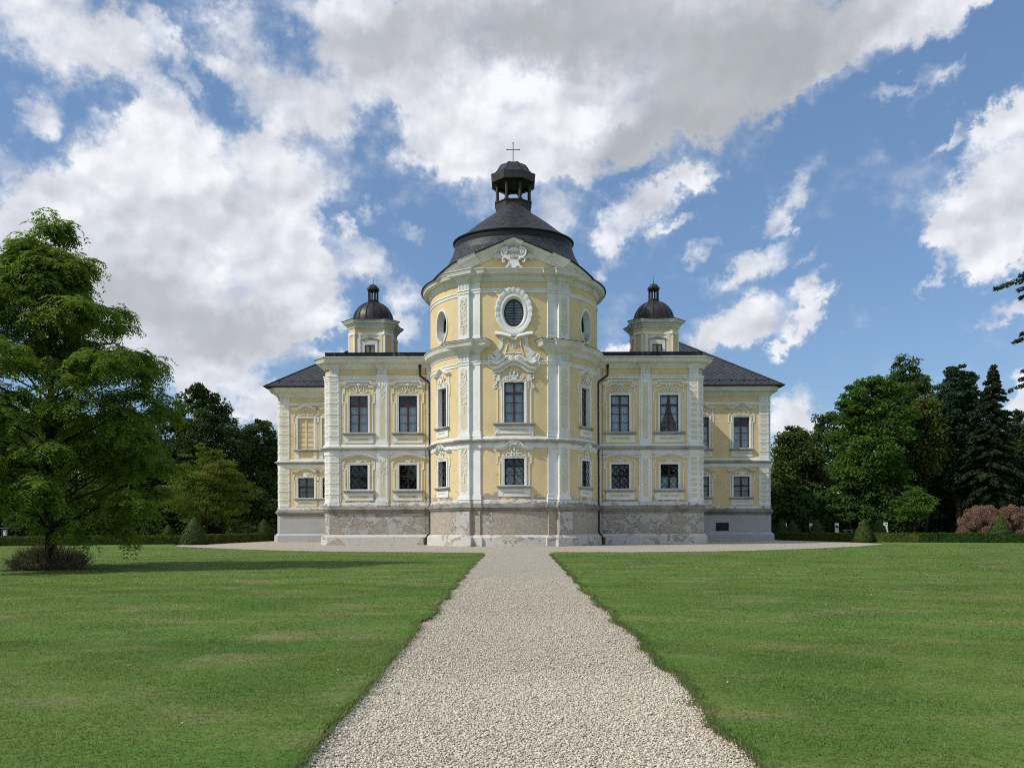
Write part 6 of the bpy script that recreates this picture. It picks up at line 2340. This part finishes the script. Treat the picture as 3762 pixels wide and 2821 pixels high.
for i, (px, hw, yt, D, k, lb) in enumerate(((1712, 48, 1042, 110, 'deep', 'green bush beside the right chateau corner'), (1785, 52, 1068, 111, 'deep', 'low green bush behind the second and third white boards'),
                                      (1865, 62, 1055, 111, 'deep', 'green bush at the foot of the chestnut'), (1932, 40, 1035, 109, 'deep', 'green bush left of the young tree'),
                                      (2010, 60, 1060, 120, 'dark', 'dark bush behind the young tree'), (2085, 60, 1085, 119, 'dark', 'dark bush between the pine trunks'),
                                      (2165, 60, 1095, 121, 'dark', 'dark bush behind the smoke bush'), (2250, 70, 1090, 119, 'dark', 'dark bush at the right edge behind the smoke bush'))):
    bt(px, hw, yt, 1158, D, k, lb, 70 + i, name='bush', clumps=120, leaves=95, env=SHRB, cr_=1.15, group='bushes under the trees')
bt(1977, 36, 1050, 1115, 100, 'fresh', 'young tree with a thin bare stem and bright green crown', 80, name='young_tree', clumps=60, leaves=95, leaf=0.26, cr_=0.8, trunk_r=0.06,
   env=[(0, 0.9), (0.3, 1.0), (0.7, 0.6), (1, 0.12)], squash=0.4)


def smoke_bush(px, hw, yt, D, seed, label):
    rng = np.random.default_rng(seed)
    x, H, R = dx(px, D), dz(yt, D), hw * D / 1780
    o = tag(empty('smoke_bush', (x, D, 0)), label, 'bush', 'pink smoke bushes')
    n = 130
    an = rng.uniform(0, 2 * math.pi, n)
    t = rng.uniform(0.02, 1, n)
    rho = R * np.sqrt(np.clip(1 - (t - 0.25) ** 2 * 1.5, 0.02, 1)) * np.power(rng.uniform(0.3, 1, n), 0.4)
    C = np.stack([x + rho * np.cos(an), D + rho * 0.7 * np.sin(an), t * H * 0.92], 1)
    k = 320
    off = unit(rng.normal(0, 1, (n, k, 3))) * np.power(rng.uniform(0.1, 1, (n, k, 1)), 0.3)
    P = C[:, None, :] + off * (0.42 * rng.uniform(0.6, 1.3, n))[:, None, None]
    v, f = leaf_quads(P.reshape(-1, 3), off.reshape(-1, 3), 0.085, 0.0, rng, 0.8)
    np_mesh('crown', v, f, LEAFM['smoke'], o)
    segs = [(bent((x + 0.1 * math.cos(i), D + 0.1 * math.sin(i), -0.05), tuple(C[i]), 4, 0.05, 0.2), 0.05, 0.015) for i in range(20)]
    limb_mesh('stem', segs, M['bark'], o, 5)
    # a few green leaves below
    Q = C[rng.integers(0, n, 900)] + rng.normal(0, 0.35, (900, 3)) * np.array([1, 1, 0.6])
    v, f = leaf_quads(Q, rng.normal(0, 1, (900, 3)), 0.12, 0.2, rng, 0.6)
    np_mesh('leaves', v, f, LEAFM['deep'], o)


smoke_bush(2124, 56, 1095, 92, 91, 'pink smoke bush, the left one behind the broad yew cone')
smoke_bush(2208, 60, 1091, 90.5, 92, 'pink smoke bush at the right edge of the view')

# far wood closing the horizon
rng = np.random.default_rng(5)
n = 16000
X = rng.uniform(-190, 190, n)
Hh = 5.2 + 1.2 * np.sin(X * 0.13) + 0.9 * np.sin(X * 0.41 + 1)
gap = (X > dx(2186, 160)) & (X < dx(2216, 160))
P = np.stack([X, 160 + rng.uniform(0, 8, n), rng.uniform(0, 1, n) ** 0.8 * np.where(gap, 2.5, Hh)], 1)
v, f = leaf_quads(P, np.tile([0, -1.0, 0.2], (n, 1)), 1.0, 0.3, rng, 0.7)
tag(np_mesh('distant_wood', v, f, LEAFM['dark']), kind='stuff')

# ------------------------------------------------------------------ big feathery tree on the left lawn
def feather_tree(x, y, env, label, seed, limbs=70, name='walnut_tree', frond=0.82):
    rng = np.random.default_rng(seed)
    rr = random.Random(seed)
    o = tag(empty(name, (x, y, 0)), label, 'tree')
    H = env[-1][0]
    segs = [(bent((x, y, -0.1), (x + 0.15, y, H * 0.72), 8, 0, 0.05, rr), 0.21, 0.08), (bent((x + 0.15, y, H * 0.72), (x + 0.5, y, H - 0.5), 5, 0, 0.1, rr), 0.07, 0.015)]
    zs = [e[0] for e in env]; es = [e[1] for e in env]
    tips, dirs = [], []
    ga = 2.39996
    lobes = []
    for i in range(limbs):
        q = (i + 0.5) / limbs
        zc = env[0][0] + 0.5 + (H - 1.2 - env[0][0]) * (q ** 1.05) + rr.uniform(-0.5, 0.5)
        zc = min(zc, H - 1.9)
        az = i * ga + rr.uniform(-0.4, 0.4)
        E = float(np.interp(zc, zs, es))
        r_ = min(E * 0.7, rr.uniform(0.65, 1.25)) * (0.85 if zc > H - 3 else 1.0)
        rad_ = max(0.0, E - 0.9 * r_ - 0.35) * rr.uniform(0.62, 1.06)
        lobes.append((az, rad_, zc, r_))
        if i % 3 == 0 and E > 3:   # inner lobes fill the middle
            lobes.append((az + 2.0, rad_ * 0.45, zc + 0.4, r_))
    lobes += [(0.3, 0.35, H - 0.7, 0.45), (2.5, 0.5, H - 1.2, 0.6), (4.4, 0.75, H - 1.7, 0.75), (0.0, 0.9, H - 1.9, 0.75), (1.5, 0.3, H - 2.2, 0.9), (3.3, 1.0, H - 2.4, 0.8)]
    for az, rad_, zc, r_ in lobes:
        if math.cos(az) < -0.2 and zc < 3.0: zc += 1.1
        c = np.array([x + rad_ * math.cos(az), y + rad_ * math.sin(az), zc])
        rise = min(zc * 0.5, 0.25 + rad_ * rr.uniform(0.4, 0.7))
        zb = max(1.5, zc - rise)
        pts = bent((x + 0.02 * zb, y, zb), tuple(c), 6, 0.05, 0.3, rr)
        segs.append((pts, 0.022 + 0.05 * min(1, rad_ / 5), 0.014))
        m = int(6 + 7 * r_ * r_)
        for j in range(m):
            o_ = unit(rng.normal(0, 1, 3) + np.array([0.55 * math.cos(az), 0.55 * math.sin(az), 0.35]))
            e = c + o_ * np.array([r_, r_, r_ * 0.55]) * (rng.uniform(0.25, 1.0) ** 0.4) * (1.35 if j % 7 == 0 else 1.0)
            if e[2] < 0.95: e[2] = 0.95 + 0.4 * rr.random()
            if j % 2 == 0: segs.append(([tuple(c), tuple((c + e) / 2 + np.array([0, 0, 0.10])), tuple(e)], 0.013, 0.005))
            tips.append(e)
            dirs.append(o_)
    for k in range(7):   # leading shoots
        e = np.array([x + 0.5 + rr.uniform(-.5, .5), y + rr.uniform(-.5, .5), H - rr.uniform(0, 0.8)])
        tips.append(e); dirs.append(np.array([0, 0, 1.0]))
    T = np.array(tips); Dd = np.array(dirs)
    nt_ = len(T)
    nf = 8          # fronds in a rosette
    az = (np.arange(nf)[None] * ga + rng.uniform(0, 6.28, (nt_, 1))) + rng.normal(0, 0.25, (nt_, nf))
    hd = np.stack([np.cos(az), np.sin(az), np.zeros_like(az)], -1)
    hd = unit(hd + 0.55 * Dd[:, None, :] * np.array([1, 1, 0]))
    L = frond * rng.uniform(0.6, 1.25, (nt_, nf))
    npair = 9
    s = (np.arange(npair) + 1.0) / npair
    rise, drop = rng.uniform(0.15, 0.55, (nt_, nf)), rng.uniform(0.45, 1.05, (nt_, nf))
    B = T[:, None, :] - np.array([0, 0, 0.0]) + rng.normal(0, 0.06, (nt_, nf, 3))
    Pm = B[:, :, None, :] + hd[:, :, None, :] * (L[:, :, None] * (s - 0.22 * s * s)[None, None])[..., None]
    Pm[..., 2] += L[:, :, None] * (rise[:, :, None] * s - drop[:, :, None] * s * s)
    tang = hd[:, :, None, :] * np.ones((1, 1, npair, 1)) * (1 - 0.44 * s)[None, None, :, None]
    tang = tang.copy()
    tang[..., 2] = rise[:, :, None] - 2 * drop[:, :, None] * s
    tang = unit(tang)
    side = unit(np.cross(tang, np.array([0, 0, 1.0]) + 0.15 * rng.normal(0, 1, tang.shape)))
    V = []
    llen = 0.20 * (1.15 - 0.5 * (s - 0.4) ** 2 * 3)[None, None, :, None]
    for sg in (-1, 1):
        d = unit(side * sg + 0.55 * tang + np.array([0, 0, -0.30]) + 0.12 * rng.normal(0, 1, tang.shape))
        w = unit(np.cross(d, np.cross(tang, side) + 0.2 * rng.normal(0, 1, tang.shape)))
        ln = llen * rng.uniform(0.8, 1.2, tang.shape[:3] + (1,))
        a = Pm
        V.append(np.stack([a, a + d * ln * 0.45 + w * 0.030, a + d * ln, a + d * ln * 0.45 - w * 0.030], -2).reshape(-1, 3))
    v = np.concatenate(V)
    np_mesh('crown', v, np.arange(len(v)).reshape(-1, 4), LEAFM['ash'], o)
    limb_mesh('trunk', segs, M['bark'], o, 6)
    return o


TD = 30.5
k = TD / 1780
tx_ = dx(105, TD)
ENV = [(dz(1150, TD), 3.2), (dz(1120, TD), 4.9), (dz(1000, TD), 5.1), (dz(860, TD), 4.9), (dz(760, TD), 3.9), (dz(700, TD), 3.4), (dz(640, TD), 3.0), (dz(612, TD), 1.4), (dz(560, TD), 1.5), (dz(520, TD), 1.35), (dz(490, TD), 0.9), (dz(458, TD), 0.25)]
feather_tree(tx_, TD, ENV, 'big feathery tree with drooping leaves standing alone on the left lawn', 101)

# dry weeds round its foot
rng = np.random.default_rng(8)
n = 5200
an = rng.uniform(0, 2 * math.pi, n)
rho = 1.05 * np.sqrt(rng.uniform(0.0, 1, n))
bx, by = tx_ + rho * np.cos(an), TD + rho * np.sin(an)
hh = rng.uniform(0.3, 1.05, n) * (1 - 0.45 * rho) * (1 + 0.35 * np.sin(3 * an + 1))
lean = rng.normal(0, 0.22, (n, 2)) + np.stack([np.cos(an), np.sin(an)], 1) * 0.22 * rho[:, None]
w = 0.011
pa = rng.uniform(0, 6.28, n)
c0, s0 = np.cos(pa) * w, np.sin(pa) * w
z0 = np.zeros(n)
v = np.stack([np.stack([bx - c0, by - s0, z0], 1), np.stack([bx + c0, by + s0, z0], 1), np.stack([bx + lean[:, 0] + c0 * .4, by + lean[:, 1] + s0 * .4, hh], 1), np.stack([bx + lean[:, 0] - c0 * .4, by + lean[:, 1] - s0 * .4, hh], 1)], 1).reshape(-1, 3)
v2, f2 = leaf_quads(np.stack([bx + lean[:, 0] * 0.8, by + lean[:, 1] * 0.8, hh * 0.85], 1), rng.normal(0, 1, (n, 3)), 0.075, 0.2, rng, 0.5)
f = np.concatenate([np.arange(4 * n).reshape(n, 4), f2 + 4 * n])
tag(np_mesh('dry_weeds', np.concatenate([v, v2]), f, LEAFM['weed']), kind='stuff')

# conifer just outside the right edge: its long boughs reach into view
XC, DC = 21.2, 26.5
ext = []
for xs, ys in ((3664, 1050), (3726, 1066), (3747, 1088), (3722, 1252), (3748, 1222), (3742, 1362), (3735, 1012)):
    px_, _, pz = U(xs, ys, DC)
    L = XC - px_
    ext.append((math.pi + random.uniform(-0.03, 0.03), pz + L * 0.10, L))
conifer(XC, DC, 17.5, 3.9, 2.6, 'needle2', 'tall spruce beyond the right edge whose bough tips hang into view', 131, levels=30, per=7, droop=0.10, spray=0.13, dens=170, name='overhanging_spruce', group='trees on the lawn',
        env=[(0, 0.6), (0.3, 1.0), (0.6, 0.8), (1.0, 0.05)], extra=ext)

# ================================================================== CAMERA, LIGHT, SKY
cam = bpy.data.cameras.new('camera')
co = bpy.data.objects.new('camera', cam)
COL.objects.link(co)
r = math.atan(ROLL)
co.matrix_world = Matrix(((math.cos(r), math.sin(r), 0, 0), (0, 0, -1, 0), (-math.sin(r), math.cos(r), 0, EYE), (0, 0, 0, 1)))
cam.sensor_width = 36
cam.lens = 36 * F_PX / 3762
cam.shift_y = (H_PX - 2821 / 2) / 3762
cam.clip_start = 0.1
cam.clip_end = 6000
SC.camera = co

EL, PHI = R_(43), R_(22)
to_sun = Vector((-math.cos(PHI) * math.cos(EL), -math.sin(PHI) * math.cos(EL), math.sin(EL)))
sl = bpy.data.lights.new('sun', 'SUN')
sl.energy = 2.5
sl.angle = R_(0.53)
sl.color = (1.0, 0.95, 0.87)
so = bpy.data.objects.new('sun', sl)
so.rotation_euler = (-to_sun).to_track_quat('-Z', 'Y').to_euler()
COL.objects.link(so)

world = bpy.data.worlds.new('World')
SC.world = world
world.use_nodes = True
nt = NT(world.node_tree)
wout = nt.n('ShaderNodeOutputWorld')
sky = nt.n('ShaderNodeTexSky', sky_type='NISHITA')
sky.sun_disc = False
sky.sun_elevation = EL
sky.sun_rotation = math.atan2(to_sun.x, to_sun.y)
sky.air_density = 1.0
sky.dust_density = 0.7
sky.ozone_density = 1.6
# clouds live in direction space: azimuth and elevation in degrees
gen = nt.n('ShaderNodeTexCoord').outputs['Generated']
sx = nt.n('ShaderNodeSeparateXYZ', {0: gen})
az = nt.math('MULTIPLY', nt.math('ARCTAN2', sx.outputs[0], sx.outputs[1]), 57.29578)
el = nt.math('MULTIPLY', nt.math('ARCSINE', sx.outputs[2]), 57.29578)
ae = nt.n('ShaderNodeCombineXYZ', {0: az, 1: el, 2: 1.0}).outputs[0]
# ragged edges: warp by two octaves of noise
w1 = nt.n('ShaderNodeTexNoise', {'Vector': ae, 'Scale': 0.16, 'Detail': 3, 'Roughness': 0.55}).outputs['Color']
w1 = nt.n('ShaderNodeVectorMath', {0: w1, 1: (0.5, 0.5, 0.5)}, operation='SUBTRACT').outputs[0]
w1 = nt.scaled(w1, (5.0, 4.2, 0.0))
w2 = nt.n('ShaderNodeTexNoise', {'Vector': ae, 'Scale': 0.7, 'Detail': 6, 'Roughness': 0.65}).outputs['Color']
w2 = nt.n('ShaderNodeVectorMath', {0: w2, 1: (0.5, 0.5, 0.5)}, operation='SUBTRACT').outputs[0]
w2 = nt.scaled(w2, (3.2, 2.8, 0.0))
aw = nt.n('ShaderNodeVectorMath', {0: ae, 1: w1}, operation='ADD').outputs[0]
aw = nt.n('ShaderNodeVectorMath', {0: aw, 1: w2}, operation='ADD').outputs[0]
w3 = nt.n('ShaderNodeTexNoise', {'Vector': ae, 'Scale': 2.0, 'Detail': 5, 'Roughness': 0.65}).outputs['Color']
w3 = nt.n('ShaderNodeVectorMath', {0: w3, 1: (0.5, 0.5, 0.5)}, operation='SUBTRACT').outputs[0]
w3 = nt.scaled(w3, (1.5, 1.2, 0.0))
aw = nt.n('ShaderNodeVectorMath', {0: aw, 1: w3}, operation='ADD').outputs[0]
# flatten noise towards the horizon like a cloud deck
nv = nt.scaled(ae, (1.0, 1.35, 1.0))
nA = nt.noise(nv, 0.20, 7, 0.50)
nB = nt.noise(nt.n('ShaderNodeVectorMath', {0: nv, 1: (0.55, -0.95, 0.0)}, operation='ADD').outputs[0], 0.20, 7, 0.50)
nC = nt.noise(nv, 0.75, 7, 0.58)


def d2a(px, py):
    a = math.atan((px - 1106) / 1780)
    e = math.atan((1138 - py) / 1780 * math.cos(a))
    return math.degrees(a), math.degrees(e), math.degrees(1 / 1780) * math.cos(a) ** 2, math.degrees(1 / 1780) * math.cos(e) ** 2 * math.cos(a)


def blobs(lst, vec):
    """sum of soft tilted ellipses in (azimuth, elevation); vec carries 1 in its third slot"""
    acc = None
    for i, b_ in enumerate(lst):
        px, py, rx, ry = b_[:4]
        rot = R_(b_[4]) if len(b_) > 4 else 0
        wt = b_[5] if len(b_) > 5 else 1.0
        a, e, ka, ke = d2a(px, py)
        ix, iy = math.sqrt(0.4) / (rx * ka), math.sqrt(0.4) / (ry * ke)
        c, s = math.cos(rot), math.sin(rot)
        if acc is not None and i % 6 == 0:  # keeps the evaluation strictly one after another
            vec = nt.n('ShaderNodeVectorMath', {0: acc, 1: (1e-7, 1e-7, 0), 2: vec}, operation='MULTIPLY_ADD').outputs[0]
        u = nt.n('ShaderNodeVectorMath', {0: vec, 1: (c * ix, s * ix, -(c * a + s * e) * ix)}, operation='DOT_PRODUCT').outputs['Value']
        v = nt.n('ShaderNodeVectorMath', {0: vec, 1: (-s * iy, c * iy, (s * a - c * e) * iy)}, operation='DOT_PRODUCT').outputs['Value']
        q = nt.math('MULTIPLY_ADD', u, u, nt.math('MULTIPLY', v, v))
        f = nt.math('SUBTRACT', 1.0, q, clamp=True)
        g = nt.math('MULTIPLY', f, wt)
        acc = nt.math('MULTIPLY', g, f) if acc is None else nt.math('MULTIPLY_ADD', g, f, acc)
    return acc


CLOUDS = [
    (640, 470, 70, 90, 10, .7), (700, 640, 60, 60, 0, .6), (600, 680, 90, 60, 0, .8), (280, 760, 120, 60, 0, .8), (170, 700, 120, 70, 0, .8), (420, 810, 60, 30, 0, .7),
    (140, 55, 190, 95), (260, 90, 70, 60, 0, .7), (95, 235, 60, 36, 30, .6), (10, 330, 60, 40, 0, .6),
    (395, 150, 100, 26, -52, .62), (480, 110, 70, 60, 0, .6), (560, 150, 100, 55, 0, .62), (530, 60, 50, 35, 0, .4),
    (340, 250, 60, 90, 0, .8), (350, 330, 130, 100), (240, 420, 170, 90), (120, 430, 120, 55), (40, 455, 90, 40, 0, .8), (430, 420, 200, 130), (330, 560, 280, 150), (560, 560, 140, 120),
    (430, 680, 230, 120), (520, 770, 150, 60, 20), (590, 330, 55, 90, -20, .95), (690, 380, 70, 55, 20, .6), (700, 260, 70, 60, 0, .6), (650, 225, 100, 55, 0, .62), (240, 640, 160, 80),
    (80, 560, 120, 90), (660, 560, 60, 60, 0, .8), (740, 205, 60, 70, 0, .6),
    (800, 50, 160, 70), (820, 150, 130, 60, 0, .8), (1000, 60, 320, 110), (1300, 90, 380, 150), (1600, 80, 330, 120), (1060, 250, 200, 120), (1010, 325, 120, 45), (1200, 330, 130, 70), (1350, 220, 250, 110),
    (1500, 150, 240, 110), (1430, 280, 110, 50, 15), (1850, 60, 280, 55, 10), (2060, 20, 180, 40, 15), (1750, 130, 110, 50, 20), (950, 250, 100, 70), (900, 200, 60, 40), (1160, 370, 110, 40),
    (800, 565, 70, 50), (760, 500, 40, 40, 0, .55), (890, 640, 45, 40, 0, .75), (880, 700, 45, 30, 0, .6), (640, 715, 45, 24, 40, .75), (745, 480, 25, 20, 0, .5), (820, 450, 35, 22, 0, .45), (900, 490, 35, 20, 0, .4), (700, 700, 20, 16, 0, .5),
    (1390, 440, 120, 50, 28), (1480, 380, 50, 26, 30, .7), (1320, 520, 45, 40, 0, .75), (1185, 455, 60, 60, 0, .6), (1060, 430, 50, 34, 0, .5), (1300, 585, 30, 22, 0, .7), (1465, 485, 40, 12, 10, .6),
    (1685, 450, 80, 34, 35, .62), (1610, 590, 85, 30, 20, .85), (1525, 540, 36, 20, 40, .6), (1700, 490, 30, 14, 30, .55), (1730, 560, 30, 12, 25, .55),
    (1600, 700, 125, 44, 0, 1), (1555, 720, 70, 40), (1752, 640, 36, 38), (1745, 700, 28, 44, -20), (1700, 750, 40, 26, 20, .9), (1655, 775, 40, 14, 25, .8), (1790, 580, 16, 14, 0, .4),
    (2150, 280, 75, 42, 25), (2200, 260, 60, 60), (2110, 440, 130, 70, 25), (2190, 400, 100, 80), (2150, 520, 120, 60, 5), (2030, 500, 50, 30, 20, .9), (2160, 560, 60, 46), (2200, 660, 90, 22, 4), (1990, 590, 40, 16, 40, .75), (2050, 290, 60, 16, 30, .55), (2080, 590, 40, 16, 0, .6),
    (560, 860, 70, 34), (540, 895, 70, 22), (620, 870, 50, 30), (1715, 880, 55, 40), (1700, 925, 90, 34), (1760, 930, 40, 20, 0, .7), (2205, 850, 30, 34), (2200, 900, 50, 30), (1345, 755, 60, 14, 0, .9), (720, 760, 40, 20, 0, .8),
    (1800, 945, 60, 20, 0, .5), (1960, 190, 70, 18, 15, .5), (2050, 170, 50, 18, 25, .5),
]
GREY = [(1620, 235, 190, 60, 22, .55), (1780, 150, 130, 50, 25, .4), (1330, 330, 110, 50, 10, .4), (1500, 60, 420, 110, 0, .75), (1560, 180, 220, 110, 15, .75), (1400, 290, 140, 60, 15, .6), (960, 70, 240, 90, 0, .65), (1250, 60, 200, 80, 0, .5), (760, 120, 120, 70, 0, .45), (620, 200, 110, 60, 0, .4),
        (420, 700, 240, 90, 0, .55), (560, 740, 160, 60, 0, .45), (260, 620, 170, 80, 0, .35), (480, 470, 120, 60, 0, .22), (1750, 90, 150, 70, 10, .5), (240, 40, 130, 60, 0, .30), (1950, 90, 120, 40, 0, .25), (2150, 620, 130, 20, 0, .2), (2130, 480, 110, 30, 0, .18),
        (350, 520, 120, 40, 0, .25)]
LIGHT = [(1100, 180, 90, 70, 0, .7), (1020, 310, 120, 40, 0, .5), (1180, 240, 110, 70, 0, .5), (1010, 250, 110, 60, 0, .25), (320, 320, 90, 90, 0, .35), (400, 340, 90, 60, 0, .35), (1560, 30, 120, 40, 0, .3)]
dens = blobs(CLOUDS, aw)
front = nt.ss(nt.math('ABSOLUTE', az), 36.0, 46.0, 1.0, 0.0)
rear = nt.math('MULTIPLY', nt.ss(nt.noise(nt.scaled(ae, (0.5, 1.0, 1)), 0.10, 4, 0.5), 0.45, 0.62), nt.math('SUBTRACT', 1.0, front))
overhead = nt.math('MULTIPLY', nt.ss(nt.noise(gen, 2.2, 4, 0.5), 0.45, 0.6), nt.ss(el, 36, 48))
dens = nt.math('MULTIPLY', dens, nt.ss(el, 36, 50, 1.0, 0.0))
dens = nt.math('MAXIMUM', nt.math('MAXIMUM', dens, rear), overhead)
grey = blobs(GREY, aw)
lite = blobs(LIGHT, aw)
d1 = nt.math('MINIMUM', dens, 1.15)
# puffs: rounded cauliflower lobes from inverted cell distance, two sizes
def puff(vec, sc_):
    v_ = nt.n('ShaderNodeTexVoronoi', {'Vector': vec, 'Scale': sc_, 'Smoothness': 0.7, 'Randomness': 1.0}, feature='SMOOTH_F1', voronoi_dimensions='2D')
    return nt.math('SUBTRACT', 1.0, v_.outputs['Distance'])
wv = nt.n('ShaderNodeVectorMath', {0: ae, 1: nt.scaled(w2, (0.9, 0.9, 0.0))}, operation='ADD').outputs[0]
pf = nt.math('ADD', nt.math('MULTIPLY', puff(wv, 0.22), 0.6), nt.math('MULTIPLY', puff(wv, 0.55), 0.4))
wv2 = nt.n('ShaderNodeVectorMath', {0: wv, 1: (0.5, -0.9, 0.0)}, operation='ADD').outputs[0]
pf2 = nt.math('ADD', nt.math('MULTIPLY', puff(wv2, 0.22), 0.6), nt.math('MULTIPLY', puff(wv2, 0.55), 0.4))
d2 = nt.math('ADD', d1, nt.math('MULTIPLY', nt.math('SUBTRACT', nA, 0.5), 1.15))
d2 = nt.math('ADD', d2, nt.math('MULTIPLY', nt.math('SUBTRACT', nC, 0.5), 0.75))
d2 = nt.math('ADD', d2, nt.math('MULTIPLY', nt.math('SUBTRACT', pf, 0.6), 0.45))
alpha = nt.ss(d2, 0.02, 1.12)
veil = nt.math('MULTIPLY', nt.ss(dens, 0.02, 0.5), nt.ss(nC, 0.32, 0.75, 0.0, 0.5))
alpha = nt.math('MAXIMUM', alpha, veil)
thick = nt.ss(d2, 0.6, 1.7)
relief = nt.math('MULTIPLY', nt.math('SUBTRACT', nA, nB), 1.3)
relief = nt.math('ADD', relief, nt.math('MULTIPLY', nt.math('SUBTRACT', pf, pf2), 0.55))
soft = nt.math('SUBTRACT', 1.0, nt.math('MULTIPLY', grey, 0.55, clamp=True))
lum = nt.math('ADD', 1.02, nt.math('MULTIPLY', relief, soft))
lum = nt.math('SUBTRACT', lum, nt.math('MULTIPLY', grey, 0.54))
lum = nt.math('ADD', lum, nt.math('MULTIPLY', lite, 0.30))
lum = nt.math('SUBTRACT', lum, nt.math('MULTIPLY', thick, 0.12))
lum = nt.n('ShaderNodeMapRange', {0: lum, 1: 0.0, 2: 1.2, 3: 0.0, 4: 1.2}).outputs[0]
ramp = nt.n('ShaderNodeValToRGB', {0: nt.math('DIVIDE', lum, 1.2)})
e_ = ramp.color_ramp.elements
CK = 0.765
for q in range(3): e_.new(0.5)
for q, (p_, c_) in enumerate(((0.0, (0.36, 0.38, 0.42)), (0.25, (0.43, 0.45, 0.49)), (0.5, (0.52, 0.54, 0.585)), (0.75, (0.70, 0.72, 0.785)), (1.0, (0.93, 0.945, 0.985)))):
    e_[q].position = p_
    e_[q].color = tuple(x * CK for x in c_) + (1,)
SKYS = 0.118
cl = nt.n('ShaderNodeVectorMath', {0: ramp.outputs[0], 1: (1 / SKYS,) * 3}, operation='MULTIPLY').outputs[0]
tint = nt.mix(1.0, sky.outputs[0], (0.71, 0.775, 0.84), 'MULTIPLY')
tint = nt.mix(0.42, tint, (0.130 / SKYS, 0.235 / SKYS, 0.42 / SKYS))
col = nt.mix(alpha, tint, cl)
bg = nt.n('ShaderNodeBackground', {0: col, 1: SKYS})
nt.t.links.new(bg.outputs[0], wout.inputs[0])
world.cycles.sampling_method = 'NONE'

SC.view_settings.view_transform = 'Standard'
SC.view_settings.look = 'None'
SC.view_settings.exposure = 0.42
SC.view_settings.gamma = 1.0
SC.render.engine = 'CYCLES'
SC.cycles.use_denoising = False
SC.cycles.filter_width = 1.05
SC.cycles.max_bounces = 6
SC.cycles.diffuse_bounces = 3
SC.cycles.transparent_max_bounces = 12
SC.cycles.sample_clamp_indirect = 6.0
